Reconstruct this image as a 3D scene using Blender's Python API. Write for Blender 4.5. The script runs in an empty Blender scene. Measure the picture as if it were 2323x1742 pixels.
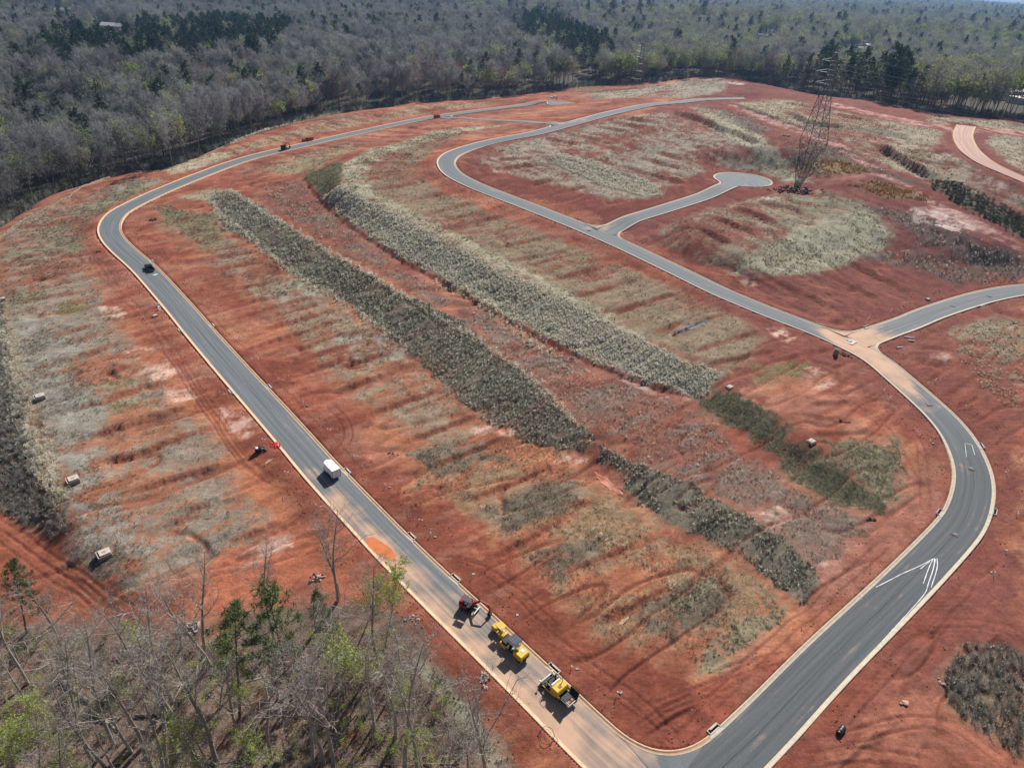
import bpy, bmesh, math, random
import numpy as np
from mathutils import Vector, Matrix

random.seed(7)
rng = np.random.default_rng(11)
scene = bpy.context.scene
COL = scene.collection

# ------------------------------------------------------------------ camera
CAM_H, PITCH, ROLL, LENS = 95.0, math.radians(30.6), math.radians(2.6), 24.0
cam_d = bpy.data.cameras.new("camera")
cam_d.sensor_width = 36.0
cam_d.lens = LENS
cam_d.clip_start = 1.0
cam_d.clip_end = 60000.0
cam = bpy.data.objects.new("camera", cam_d)
COL.objects.link(cam)
_f = Vector((0, math.cos(PITCH), -math.sin(PITCH)))
_r = Vector((1, 0, 0))
_u = _r.cross(_f)
_R = _r * math.cos(ROLL) + _u * math.sin(ROLL)
_U = -_r * math.sin(ROLL) + _u * math.cos(ROLL)
cam.matrix_world = Matrix(((_R.x, _U.x, -_f.x, 0), (_R.y, _U.y, -_f.y, 0), (_R.z, _U.z, -_f.z, CAM_H), (0, 0, 0, 1)))
scene.camera = cam

# ------------------------------------------------------------------ sky, sun, exposure
SUN_EL, SUN_AZ = math.radians(41), math.radians(24)     # azimuth clockwise from +Y
world = bpy.data.worlds.new("World")
scene.world = world
world.use_nodes = True
nt = world.node_tree
bg = nt.nodes["Background"]
sky = nt.nodes.new("ShaderNodeTexSky")
sky.sky_type = 'NISHITA'
sky.sun_disc = False
sky.sun_elevation = SUN_EL
sky.sun_rotation = SUN_AZ
sky.air_density = 1.0
sky.dust_density = 0.6
sky.ozone_density = 1.5
nt.links.new(sky.outputs[0], bg.inputs[0])
bg.inputs[1].default_value = 0.055
sd = bpy.data.lights.new("sun", 'SUN')
sd.energy = 5.0
sd.angle = math.radians(0.5)
sd.color = (1.0, 0.955, 0.89)
sun = bpy.data.objects.new("sun", sd)
COL.objects.link(sun)
sv = Vector((math.sin(SUN_AZ) * math.cos(SUN_EL), math.cos(SUN_AZ) * math.cos(SUN_EL), math.sin(SUN_EL)))
sun.rotation_euler = sv.to_track_quat('Z', 'Y').to_euler()
sun.location = sv * 300
scene.view_settings.view_transform = 'Standard'
scene.view_settings.look = 'None'
scene.view_settings.gamma = 1.0
scene.view_settings.exposure = 0.24
scene.render.engine = 'CYCLES'
scene.cycles.max_bounces = 5
scene.cycles.diffuse_bounces = 2
scene.cycles.glossy_bounces = 2
scene.cycles.transparent_max_bounces = 6
scene.cycles.volume_bounces = 0

# ------------------------------------------------------------------ survey of the site
# The plan was measured off the photograph: a picture point and its ground level give a point on the land.
PW, PH, PF = 2323.0, 1742.0, 2323.0 * LENS / 36.0
FV, RV, UV = np.array(_f), np.array(_R), np.array(_U)

def un(x, y, z):
    d = FV * PF + RV * (x - PW / 2) - UV * (y - PH / 2)
    t = (z - CAM_H) / d[2]
    return np.array((d[0] * t, d[1] * t, z))

def proj(P):
    P = np.asarray(P, float) - np.array((0, 0, CAM_H))
    k = P @ FV
    return np.stack((PW / 2 + PF * (P @ RV) / k, PH / 2 - PF * (P @ UV) / k), -1)

K = 800.0 / 2212.0
ORG = {0: (0, 0, 1.05018), 1: (0, 0, K), 2: (760, 0, K), 3: (1523, 0, K), 4: (0, 570, K), 5: (760, 570, K), 6: (1523, 570, K),
       7: (0, 1142, K), 8: (760, 1142, K), 9: (1523, 1142, K), 10: (1200, 190, 160 / 2212.0)}

def px(n, pts):
    ox, oy, k = ORG[n]
    return [(ox + p[0] * k, oy + p[1] * k) + tuple(p[2:]) for p in pts]

# control lines with ground level (sheet 0 = whole picture)
CL = []
def cl(*pts, n=0):
    CL.append([un(*p) for p in px(n, pts)])
# left street, valley road
LROAD = [(1400, 1659, -.3), (1330, 1590, 0), (1130, 1400, .4), (900, 1170, 1.2), (720, 1000, 2), (560, 800, 2.8), (400, 620, 4), (300, 520, 5), (240, 480, 5.6), (300, 435, 6.2), (400, 390, 7.2), (620, 322, 9.5), (800, 285, 11.5), (950, 256, 13.5), (1100, 232, 16), (1230, 217, 18.5)]
cl(*LROAD)
cl((1480, 1640, -.3), (1600, 1590, 0), (1800, 1400, .2), (1980, 1220, .6), (2070, 1100, 1), (2100, 980, 2), (2020, 870, 3.6), (1930, 780, 5), (1840, 725, 6), (1700, 660, 8.2), (1600, 608, 10.4), (1450, 550, 13.6), (1310, 492, 16.8), (1100, 412, 20.6), (1000, 375, 22.3), (965, 345, 23.3), (1000, 320, 24.3), (1190, 277, 28), (1300, 250, 30.8), (1400, 227, 33.5), (1500, 217, 36), (1620, 212, 38.5))
cl((1850, 722, 6), (1980, 685, 7), (2100, 645, 8.5), (2212, 628, 9.5))
cl((1310, 490, 16.8), (1420, 455, 19), (1530, 415, 21.3), (1600, 383, 23))
# banks: toe and crest
T1 = [(455, 430, 8.6), (470, 455, 8.2), (500, 500, 7.8), (560, 530, 7.5), (650, 600, 6.5), (760, 660, 5.5), (870, 745, 4.4), (960, 832, 3.5), (1050, 905, 2.7), (1150, 960, 2), (1250, 990, 1.6), (1340, 1062, 1.1), (1450, 1135, .8), (1600, 1200, .6), (1690, 1285, .5)]
C1 = [(490, 412, 11.5), (560, 445, 11.4), (640, 500, 11), (740, 560, 10.4), (870, 635, 9.3), (990, 690, 8), (1080, 765, 6.9), (1160, 825, 5.8), (1260, 925, 4.6), (1350, 985, 3.9), (1450, 1028, 3.5), (1580, 1095, 3.1), (1700, 1165, 2.6), (1770, 1240, 1.6)]
T2 = [(655, 378, 13.6), (690, 430, 13.0), (760, 490, 12.2), (870, 562, 10.8), (1000, 632, 9.3), (1100, 692, 8), (1250, 772, 6), (1400, 832, 4.4), (1500, 858, 3.4)]
C2 = [(790, 318, 21.2), (735, 355, 20.8), (730, 400, 20), (830, 450, 18.6), (950, 512, 16.8), (1100, 592, 14.4), (1250, 662, 12), (1400, 742, 9.4), (1510, 788, 7.6), (1570, 806, 6.6)]
for L in (T1, C1, T2, C2):
    cl(*L)
cl((200, 990, 2.6), (400, 1130, 2.0), (640, 1262, 1.8), (900, 1500, 1.4), (1200, 1610, 1.2), n=6)
cl((390, 868, 6.2), (520, 930, 5.9), (650, 1000, 5.6), (760, 1120, 5.0), (900, 1215, 4.8), (1050, 1330, 4.2), (1330, 1550, 2.2), n=6)
cl((1400, 1170, 4.4), (1440, 1300, 3.2), (1420, 1500, 1.8), n=6)
# rims of the lots on the valley side
RIM = [(0, 500, 3.2), (120, 422, 4.6), (290, 373, 6.4), (360, 370, 7.2), (500, 316, 8.8), (560, 290, 9.6), (700, 254, 11.8), (900, 224, 15), (1090, 211, 18), (1240, 196, 20)]
cl(*RIM)
RIML = [(0, 660, 2.4), (50, 850, 1.6), (90, 1000, .9), (150, 1150, .2), (200, 1240, -.4), (330, 1290, -.8)]
cl(*RIML)
cl((-60, 900, -3), (0, 1080, -3.6), (120, 1165, -2.6), (200, 1290, -2.6), (420, 1345, -2.2))
cl((0, 1659, -7), (300, 1500, -5), (640, 1330, -2.4), (760, 1290, -.6))
cl((700, 1659, -6), (960, 1500, -2.6), (1090, 1620, -2.0))
cl((840, 1300, .2), (1000, 1480, -.4), (1180, 1659, -.8))
# inner hill, power line corridor, far ground
cl((1180, 350, 24.6), (1310, 395, 21.8), (1420, 425, 20.2))
cl((1195, 333, 26.6), (1330, 366, 24.2), (1425, 402, 21.6))
cl((1300, 300, 28.3), (1450, 255, 34), (1560, 290, 31))
cl((1480, 235, 35.6), (1560, 265, 34.4), (1650, 320, 31.6), (1730, 380, 27.8), (1800, 430, 24.8))
cl((1600, 232, 37.6), (1690, 300, 34.6), (1757, 318, 34), (1830, 385, 29), (1950, 425, 26), (2050, 490, 21.5), (2212, 555, 16.5))
cl((1560, 590, 14), (1750, 560, 14), (1930, 530, 16))
cl((1600, 545, 17), (1700, 500, 19.5), (1860, 450, 23), (1900, 500, 19))
cl((1480, 520, 17.8), (1600, 450, 21.8), (1740, 412, 25))
cl((1930, 640, 8.4), (1850, 570, 12.5), (2050, 590, 11.6), (2212, 598, 11.8))
cl((1700, 245, 39.5), (1850, 300, 36.5), (2000, 380, 30), (2100, 440, 25.5), (2212, 500, 20.5))
cl((1500, 170, 42.5), (1560, 168, 44), (1650, 182, 43.2), (1800, 212, 42.0), (2000, 246, 40.5), (2212, 262, 40))
cl((1800, 225, 41.2), (2000, 268, 39), (2212, 300, 37))
cl((2060, 290, 37.4), (2080, 330, 35), (2212, 390, 31.5))
cl((1260, 190, 21.5), (1378, 195, 31), (1440, 178, 38))
cl((1250, 205, 22), (1380, 208, 31))
cl((2000, 950, 3.4), (2212, 1000, 3), (2212, 1250, 1.6), (2212, 1659, .8))
cl((1990, 770, 6), (2212, 760, 7.4))
# field levels beyond the lots, and the ring of wooded valley
def off(L, d):
    P = [un(*p) for p in px(0, L)]
    out = []
    for i, p in enumerate(P):
        a, b = P[max(0, i - 1)], P[min(len(P) - 1, i + 1)]
        t = (b - a)[:2]; t = t / np.linalg.norm(t)
        out.append(np.array((p[0] - t[1] * d, p[1] + t[0] * d, 0)))
    return out
for d, dz in ((10, -2.5), (30, -7), (70, -12)):
    o = off(RIM, d)
    for q, p in zip(o, px(0, RIM)):
        q[2] = p[2] + dz
    CL.append(o)
RB = [(1440, 178, 38), (1500, 170, 42.5), (1650, 182, 43.2), (1800, 212, 42.0), (2000, 246, 40.5), (2212, 262, 40), (2300, 268, 39)]
for d, dz in ((14, -4), (60, -10)):
    o = off(RB, d)
    for q, p in zip(o, px(0, RB)):
        q[2] = p[2] + dz
    CL.append(o)

# relaxation of the control lines to a level grid
GX0, GX1, GY0, GY1, GS = -460.0, 560.0, 10.0, 760.0, 2.0
def dense(L, step):
    out = []
    for a, b in zip(L[:-1], L[1:]):
        n = max(1, int(np.linalg.norm((b - a)[:2]) / step))
        out += [a + (b - a) * (i / n) for i in range(n)]
    return out + [L[-1]]
def solve():
    pts = np.array(sum((dense(L, 1.0) for L in CL), []))
    edge = []
    for x in np.arange(GX0, GX1, 2):
        edge += [(x, GY0, -4 if x < 0 else 0), (x, GY1 - 1, 22)]
    for y in np.arange(GY0, GY1, 2):
        t = (y - GY0) / (GY1 - GY0)
        edge += [(GX0, y, -14 + 30 * t), (GX1 - 1, y, 2 + 30 * t)]
    pts = np.concatenate((pts, np.array(edge)))
    Z = None
    for s in (32.0, 16.0, 8.0, 4.0, 2.0):
        nx, ny = int((GX1 - GX0) / s) + 1, int((GY1 - GY0) / s) + 1
        ix = np.clip(((pts[:, 0] - GX0) / s).round().astype(int), 0, nx - 1)
        iy = np.clip(((pts[:, 1] - GY0) / s).round().astype(int), 0, ny - 1)
        S = np.zeros((nx, ny)); C = np.zeros((nx, ny))
        np.add.at(S, (ix, iy), pts[:, 2]); np.add.at(C, (ix, iy), 1)
        m = C > 0
        V = np.where(m, S / np.maximum(C, 1), 0)
        if Z is None:
            Z = np.full((nx, ny), pts[:, 2].mean())
        else:
            ax = np.clip(np.arange(nx) * s / ps, 0, Z.shape[0] - 1.001); ay = np.clip(np.arange(ny) * s / ps, 0, Z.shape[1] - 1.001)
            i, j = ax.astype(int), ay.astype(int); u, v = (ax - i)[:, None], (ay - j)[None]
            Z = (Z[i][:, j] * (1 - u) + Z[i + 1][:, j] * u) * (1 - v) + (Z[i][:, j + 1] * (1 - u) + Z[i + 1][:, j + 1] * u) * v
        Z[m] = V[m]
        for _ in range(260 if s > 8 else 120):
            E = np.pad(Z, 1, mode='edge')
            Z = (E[:-2, 1:-1] + E[2:, 1:-1] + E[1:-1, :-2] + E[1:-1, 2:]) / 4
            Z[m] = V[m]
        ps = s
    for _ in range(3):
        E = np.pad(Z, 1, mode='edge')
        Z = (E[:-2, 1:-1] + E[2:, 1:-1] + E[1:-1, :-2] + E[1:-1, 2:]) / 8 + Z / 2
    return Z
LEVEL = solve()

# ------------------------------------------------------------------ noise and level functions
def _hash(i, j, s):
    n = (i.astype(np.int64) * 374761393 + j.astype(np.int64) * 668265263 + s * 1442695041) & 0x7fffffff
    n = ((n ^ (n >> 13)) * 1274126177) & 0x7fffffff
    return ((n ^ (n >> 16)) & 0xffff) / 65535.0

def vnoise(x, y, s=0):
    i, j = np.floor(x), np.floor(y)
    u, v = x - i, y - j
    u, v = u * u * (3 - 2 * u), v * v * (3 - 2 * v)
    i, j = i.astype(np.int64), j.astype(np.int64)
    a, b, c, d = _hash(i, j, s), _hash(i + 1, j, s), _hash(i, j + 1, s), _hash(i + 1, j + 1, s)
    return (a * (1 - u) + b * u) * (1 - v) + (c * (1 - u) + d * u) * v

def fbm(x, y, s=0, o=4):
    t, a, n = 0.0, 1.0, 0.0
    for k in range(o):
        t = t + a * vnoise(x * 2 ** k + 17.3 * k, y * 2 ** k - 9.1 * k, s + k)
        n += a
        a *= .5
    return t / n

def sst(a, b, x):
    t = np.clip((x - a) / (b - a), 0, 1)
    return t * t * (3 - 2 * t)

def H0(X, Y):
    X, Y = np.asarray(X, float), np.asarray(Y, float)
    fx = np.clip((X - GX0) / GS, 0, LEVEL.shape[0] - 1.001); fy = np.clip((Y - GY0) / GS, 0, LEVEL.shape[1] - 1.001)
    i, j = fx.astype(int), fy.astype(int)
    u, v = fx - i, fy - j
    Z = (LEVEL[i, j] * (1 - u) + LEVEL[i + 1, j] * u) * (1 - v) + (LEVEL[i, j + 1] * (1 - u) + LEVEL[i + 1, j + 1] * u) * v
    R = np.hypot(X, Y)
    far = 14 + 26 * (fbm(X / 700, Y / 700, 40, 3) - .4) + sst(1200, 6000, R) * (44 * (fbm(X / 2600, Y / 2600, 50, 3) - .22)) + sst(3500, 9000, R) * (42 * sst(.62, .2, X / np.maximum(R, 1)) - 22 * sst(.45, .64, X / np.maximum(R, 1))) - 10 * sst(0, 1500, -X) * sst(3000, 1500, R)
    k = sst(520, 760, np.maximum(np.abs(X - 30) + 60, Y))
    k = np.where(Y < 10, np.maximum(k, sst(0, 60, 10 - Y) * 0), k)
    return Z * (1 - k) + far * k

def land(x, y):
    """where the sight line through a measured picture point meets the land"""
    d = FV * PF + RV * (x - PW / 2) - UV * (y - PH / 2)
    d = d / np.linalg.norm(d)
    t = np.concatenate((np.arange(60, 900, 1.5), np.arange(900, 6000, 12.0)))
    X, Y, Z = d[0] * t, d[1] * t, CAM_H + d[2] * t
    b = np.nonzero(Z < H0(X, Y))[0]
    k = b[0] if len(b) else len(t) - 1
    lo, hi = t[max(0, k - 1)], t[k]
    for _ in range(14):
        m = (lo + hi) / 2
        if CAM_H + d[2] * m < H0(d[0] * m, d[1] * m):
            hi = m
        else:
            lo = m
    return np.array((d[0] * hi, d[1] * hi, CAM_H + d[2] * hi))

def lay(n, *pts):
    return np.array([land(*p[:2]) for p in px(n, pts)])

def spline(P, step=2.0):
    P = np.asarray(P, float)
    E = np.concatenate(([2 * P[0] - P[1]], P, [2 * P[-1] - P[-2]]))
    out = []
    for i in range(1, len(E) - 2):
        a, b, c, d = E[i - 1:i + 3]
        n = max(1, int(round(np.linalg.norm((c - b)[:2]) / step)))
        for k in range(n):
            t = k / n
            out.append(.5 * (2 * b + (c - a) * t + (2 * a - 5 * b + 4 * c - d) * t * t + (3 * b - a - 3 * c + d) * t ** 3))
    out.append(P[-1])
    out = np.array(out)
    for _ in range(6):
        out[1:-1] = out[1:-1] * .5 + (out[:-2] + out[2:]) * .25
    return out

# ------------------------------------------------------------------ centre lines of the streets
LS = np.concatenate((
    lay(8, (1960, 1790), (1637, 1510), (1350, 1230), (1010, 900), (695, 600), (378, 290), (160, 60)),
    lay(4, (2010, 1370), (1820, 1150), (1580, 880), (1402, 680), (1238, 490), (1112, 340), (905, 110), (780, 0)),
    lay(1, (712, 1505), (682, 1440), (702, 1375), (750, 1328), (825, 1287), (930, 1235), (1075, 1172), (1275, 1092), (1450, 1027), (1640, 971), (1900, 911)),
    lay(2, (110, 840), (400, 777), (600, 738), (740, 718), (900, 696), (1100, 671), (1300, 648), (1430, 638))))
MR = np.concatenate((
    lay(9, (-150, 2060), (220, 1750), (599, 1385), (967, 1000), (1379, 600), (1607, 370), (1793, 170), (1853, 80)),
    lay(6, (1892, 1530), (1897, 1420), (1876, 1330), (1839, 1230), (1780, 1140), (1686, 1030), (1568, 920), (1420, 790), (1275, 670), (1085, 575), (900, 495), (600, 380), (300, 247), (0, 107)),
    lay(2, (1800, 1535), (1600, 1447), (1400, 1367), (1200, 1289), (1000, 1213), (850, 1152), (735, 1088), (694, 1025), (712, 985), (765, 955), (875, 918), (1025, 880), (1250, 838), (1500, 772), (1700, 718), (1900, 673), (2000, 656), (2180, 640)),
    lay(3, (200, 625), (460, 619))))
ER = lay(6, (1130, 570), (1450, 465), (1600, 401), (1800, 332), (2000, 277), (2212, 249), (2500, 225))
CR = np.concatenate((lay(2, (1650, 1470), (1830, 1383), (2000, 1330)), lay(3, (0, 1297), (150, 1249), (300, 1195), (450, 1115))))
CN = lay(2, (640, 733), (760, 740), (900, 750), (1050, 758), (1200, 764), (1320, 778), (1430, 790))
DR = lay(3, (1850, 790), (1832, 830), (1832, 870), (1870, 940), (1960, 1012), (2080, 1065), (2330, 1180))
LS = np.concatenate(([LS[0] + (LS[0] - LS[1]) / np.linalg.norm((LS[0] - LS[1])[:2]) * 5.5], LS)); LS[0, 2] = LS[1, 2]
ER = np.concatenate(([ER[0] + (ER[0] - ER[1]) / np.linalg.norm((ER[0] - ER[1])[:2]) * 2.5], ER)); ER[0, 2] = ER[1, 2]
HWID = {'LS': 3.9, 'MR': 4.0, 'ER': 4.0, 'CR': 3.8, 'CN': 3.4, 'DR': 4.2}
ROADS = {k: spline(v) for k, v in (('LS', LS), ('MR', MR), ('ER', ER), ('CR', CR), ('CN', CN), ('DR', DR))}
BULB = [(ROADS['LS'][-1].copy(), 11.5), (ROADS['CR'][-1].copy(), 12.5)]
def smooth_z(P, n):
    for _ in range(n):
        P[1:-1, 2] = P[1:-1, 2] * .5 + (P[:-2, 2] + P[2:, 2]) * .25
for k in ROADS:
    smooth_z(ROADS[k], 60)
for k, (c, r) in zip(('LS', 'CR'), BULB):       # level ground round the turning circles
    P = ROADS[k]
    s = np.concatenate(([0], np.cumsum(np.hypot(*np.diff(P[:, :2], axis=0).T)))); s = s[-1] - s
    zb = float(P[s < 22, 2].mean())
    w = sst(34, 12, s)
    P[:, 2] = P[:, 2] * (1 - w) + zb * w
    c[2] = zb
def near_z(P, q):
    return P[np.argmin(np.hypot(P[:, 0] - q[0], P[:, 1] - q[1])), 2]
for a, b, e in (('ER', 'MR', 0), ('CR', 'MR', 0), ('CN', 'LS', 0), ('CN', 'MR', -1), ('LS', 'MR', 0)):
    P = ROADS[a]
    dz = near_z(ROADS[b], P[e]) - P[e, 2]
    s = np.concatenate(([0], np.cumsum(np.hypot(*np.diff(P[:, :2], axis=0).T))))
    if e:
        s = s[-1] - s
    P[:, 2] += dz * sst(40, 6, s)

FILLETS = []
# ------------------------------------------------------------------ small scarps between the lots (upper side is far side)
SC = []
def sc(n, A, *lines):
    for L in lines:
        SC.append((spline(lay(n, *L), 4.0) if len(L) > 2 else lay(n, *L), A))
sc(4, .95, [(340, 715), (560, 640), (800, 560)], [(450, 840), (850, 700)], [(350, 1015), (700, 920), (1100, 800)], [(480, 1185), (850, 1075), (1230, 955)],
   [(620, 1345), (1000, 1215), (1360, 1100)], [(740, 1535), (1100, 1420), (1450, 1310)], [(1080, 1659), (1570, 1505)])
sc(4, .6, [(200, 505), (420, 445)], [(0, 275), (300, 215), (540, 165)], [(150, 425), (560, 335)], [(0, 155), (250, 120), (500, 80)], [(300, 600), (700, 490)],
   [(0, 60), (480, -10)])
sc(4, .6, [(0, 330), (520, 250)], [(60, 385), (600, 300)], [(230, 565), (650, 440)], [(0, 215), (560, 115)], [(0, 105), (500, 30)], [(1150, 65), (1650, -10)], [(1480, 335), (1900, 235)], [(1560, 450), (2060, 310)], [(1680, 580), (2170, 420)], [(1790, 715), (2212, 570)])
sc(1, .5, [(20, 1585), (450, 1520)], [(100, 1435), (500, 1365)], [(250, 1345), (560, 1278)], [(420, 1258), (700, 1205)], [(600, 1175), (850, 1132)], [(940, 1325), (1330, 1275)], [(930, 1405), (1370, 1345)], [(1000, 1485), (1430, 1420)], [(1060, 1545), (1510, 1470)], [(1150, 1605), (1610, 1520)])
sc(1, .5, [(0, 1545), (400, 1470)], [(60, 1440), (420, 1370)], [(180, 1380), (480, 1310)], [(360, 1290), (620, 1235)], [(480, 1220), (760, 1180)])
sc(7, .8, [(880, 205), (1100, 110), (1370, 0)], [(1380, 265), (1800, 110)])
sc(4, .8, [(1480, 415), (1750, 340), (2000, 270)], [(1650, 495), (1900, 430), (2130, 350)], [(1700, 665), (1950, 590), (2212, 490)], [(1880, 765), (2212, 655)])
sc(4, .4, [(1250, 130), (1700, 60)], [(1400, 250), (1800, 170)])
sc(5, .95, [(0, 885), (250, 800), (540, 690)], [(120, 1065), (400, 960), (690, 850)], [(350, 1235), (650, 1110), (940, 995)], [(520, 1385), (800, 1270), (1140, 1140)],
   [(800, 1585), (1100, 1460), (1420, 1330)], [(1400, 1645), (1660, 1540)], [(0, 545), (230, 480)], [(0, 730), (400, 610)])
sc(5, .5, [(170, 260), (330, 210)], [(420, 240), (800, 200)], [(800, 420), (950, 350)], [(1010, 630), (1210, 580)], [(1150, 760), (1400, 690)])
sc(8, .5, [(930, 365), (1220, 240), (1540, 30)], [(1450, 440), (1650, 330), (1920, 255)], [(1600, 760), (1900, 640), (2150, 480)])
sc(5, .8, [(1180, 100), (1420, 30)], [(1350, 185), (1740, 70)], [(1490, 295), (1970, 150)], [(1720, 395), (2150, 250)], [(1960, 525), (2212, 435)])
sc(6, .7, [(0, 525), (330, 380)], [(120, 640), (560, 490)], [(200, 720), (700, 610)])
sc(2, .8, [(380, 1275), (720, 1200)], [(500, 1365), (880, 1260)], [(640, 1445), (1070, 1350)], [(960, 1565), (1390, 1470)], [(1040, 1645), (1500, 1560)],
   [(250, 1190), (580, 1130)], [(100, 1105), (450, 1065)], [(150, 1025), (490, 1015)], [(200, 960), (540, 965)], [(310, 885), (600, 912)], [(480, 835), (700, 868)], [(700, 800), (850, 845)])
sc(2, 1.1, [(1300, 862), (1540, 905)], [(1420, 832), (1670, 885)], [(1620, 790), (1870, 835)], [(1720, 762), (1970, 805)], [(1820, 738), (2060, 778)], [(1780, 1030), (2000, 1100), (2200, 1150)],
   [(1880, 980), (2212, 1065)], [(2000, 945), (2212, 1000)], [(1000, 1000), (1260, 990)], [(980, 1060), (1300, 1030)], [(1180, 1160), (1400, 1120)], [(1380, 1210), (1600, 1160)])
sc(3, 1.2, [(80, 1412), (400, 1532)], [(230, 1352), (580, 1482)], [(380, 1292), (720, 1422)], [(520, 1260), (860, 1330)])
sc(6, 1.1, [(650, 175), (860, 270), (1040, 370)], [(880, 105), (1150, 230), (1350, 330)], [(1050, 45), (1300, 150), (1560, 280)])
sc(6, .6, [(820, 960), (1180, 940)], [(760, 1020), (1100, 1060)], [(820, 1160), (1300, 1120)])
sc(2, .7, *[[(x, y), (x + 150, y + 28)] for x, y in ((-180, 790), (-60, 765), (60, 738), (190, 712), (310, 690), (440, 670), (560, 655), (700, 640))])
sc(2, .7, *[[(x, y), (x + 190, y + 25)] for x, y in ((-120, 905), (20, 870), (150, 840), (290, 815), (430, 790))])
sc(1, .6, *[[(x, y), (x + 200, y + 55)] for x, y in ((1660, 860), (1780, 830), (1900, 800), (2020, 780))])
sc(3, 2.4, [(1270, 900), (1450, 1005), (1650, 1120)], [(700, 690), (860, 765), (1100, 800)], [(0, 700), (300, 800), (560, 900)])
sc(3, 1.2, [(680, 640), (1000, 690)], [(900, 700), (1300, 770)], [(1280, 920), (1450, 1020), (1640, 1130)], [(1420, 945), (1740, 950)], [(1440, 1000), (1860, 1030)], [(700, 700), (860, 770), (1100, 800)])
sc(0, .7, [p[:2] for p in T2])
TRK = [lay(4, (530, -20), (620, 110), (760, 270), (900, 430), (1060, 640), (1200, 850), (1330, 1050), (1480, 1260), (1600, 1395), (1800, 1490), (2030, 1560)),
       lay(4, (560, 0), (680, 150), (830, 330), (980, 500), (1110, 680), (1260, 900), (1400, 1120), (1520, 1270), (1650, 1400)),
       lay(7, (0, 130), (200, 260), (400, 380), (560, 520), (760, 640)), lay(7, (0, 220), (200, 350), (380, 480), (600, 620)),
       lay(3, (340, 660), (560, 735), (820, 830), (1000, 890), (1300, 1080), (1700, 1310), (2212, 1560)),
       lay(3, (1240, 1300), (1500, 1400), (1800, 1520), (2212, 1650)), lay(8, (560, 800), (800, 1030), (1000, 1250), (1250, 1500)),
       lay(9, (330, 1080), (560, 980), (760, 960)), lay(9, (1400, 760), (1800, 720), (2212, 800)), lay(9, (1250, 1040), (1350, 920), (1700, 660))]
TRK += [lay(5, (0, 1000), (60, 1040), (110, 1120), (80, 1220), (0, 1290)), lay(8, (560, 330), (900, 390), (1150, 560), (1300, 700)), lay(8, (1000, 640), (1250, 880), (1500, 1100), (1750, 1300), (2000, 1440)),
        lay(8, (1400, 880), (1700, 1080), (1900, 1230), (2050, 1400)), lay(8, (1800, 1500), (1950, 1400), (2150, 1300), (2212, 1250)), lay(9, (0, 1250), (200, 1190), (420, 1080), (600, 1000)),
        lay(9, (100, 1420), (300, 1210), (640, 860), (1000, 560), (1300, 290)), lay(9, (1120, 1300), (1300, 1080), (1560, 820), (1800, 580), (2000, 380)), lay(9, (900, 1500), (1150, 1480), (1500, 1330), (1800, 1350), (2000, 1500)),
        lay(9, (800, 1640), (1100, 1560), (1400, 1590), (1700, 1659)), lay(4, (1250, 400), (1420, 560), (1640, 800), (1860, 1060), (2100, 1330)), lay(4, (1330, 440), (1560, 660), (1820, 930), (2212, 1330)),
        lay(6, (700, 620), (1000, 760), (1250, 900), (1480, 1100), (1600, 1300), (1580, 1560)), lay(6, (620, 640), (900, 800), (1180, 980), (1400, 1160), (1500, 1400)), lay(6, (1500, 820), (1750, 940), (1950, 1060), (2212, 1200)),
        lay(2, (560, 1010), (600, 1120), (760, 1210), (1100, 1330), (1500, 1510), (1900, 1680)), lay(2, (800, 1000), (900, 1080), (1200, 1190), (1500, 1320)), lay(3, (700, 630), (1200, 720), (1700, 790), (2212, 840)),
        lay(7, (900, 560), (1200, 470), (1500, 380), (1800, 330), (1950, 300))]
TRK = [spline(t, 3.0) for t in TRK]

def seg_each(P, X, Y, m):
    """for every stretch of a line, the points within m of it: index, distance along, signed offset"""
    s = 0.0
    for a, b in zip(P[:-1], P[1:]):
        d = (b - a)[:2]
        L = math.hypot(*d)
        if L < 1e-6:
            continue
        k = np.nonzero((X > min(a[0], b[0]) - m) & (X < max(a[0], b[0]) + m) & (Y > min(a[1], b[1]) - m) & (Y < max(a[1], b[1]) + m))[0]
        if len(k):
            t = d / L
            ux, uy = X[k] - a[0], Y[k] - a[1]
            yield k, s, L, ux * t[0] + uy * t[1], -ux * t[1] + uy * t[0], a, b
        s += L

def line_dist(P, X, Y, m):
    D = np.full(X.shape, 1e9); S = np.zeros(X.shape); Z = np.zeros(X.shape); O = np.zeros(X.shape)
    w = np.nonzero((X > P[:, 0].min() - m) & (X < P[:, 0].max() + m) & (Y > P[:, 1].min() - m) & (Y < P[:, 1].max() + m))[0]
    if not len(w):
        return D, S, Z, O
    xw, yw = X[w], Y[w]
    for k, s, L, u, v, a, b in seg_each(P, xw, yw, m):
        k = w[k]
        c = np.clip(u, 0, L)
        d = np.hypot(u - c, v)
        q = d < D[k]
        kk = k[q]
        D[kk] = d[q]; S[kk] = s + c[q]; Z[kk] = a[2] + (b[2] - a[2]) * c[q] / L; O[kk] = v[q]
    return D, S, Z, O

def lot_axes(X, Y):
    """distance along and across the lot lines (two layouts on the site)"""
    b = (Y > 300 + 40 * (X < -70)) | ((X > 66) & (Y > 200))
    a = np.where(b, math.radians(-43), math.radians(38))
    return X * np.cos(a) + Y * np.sin(a), -X * np.sin(a) + Y * np.cos(a)

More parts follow.
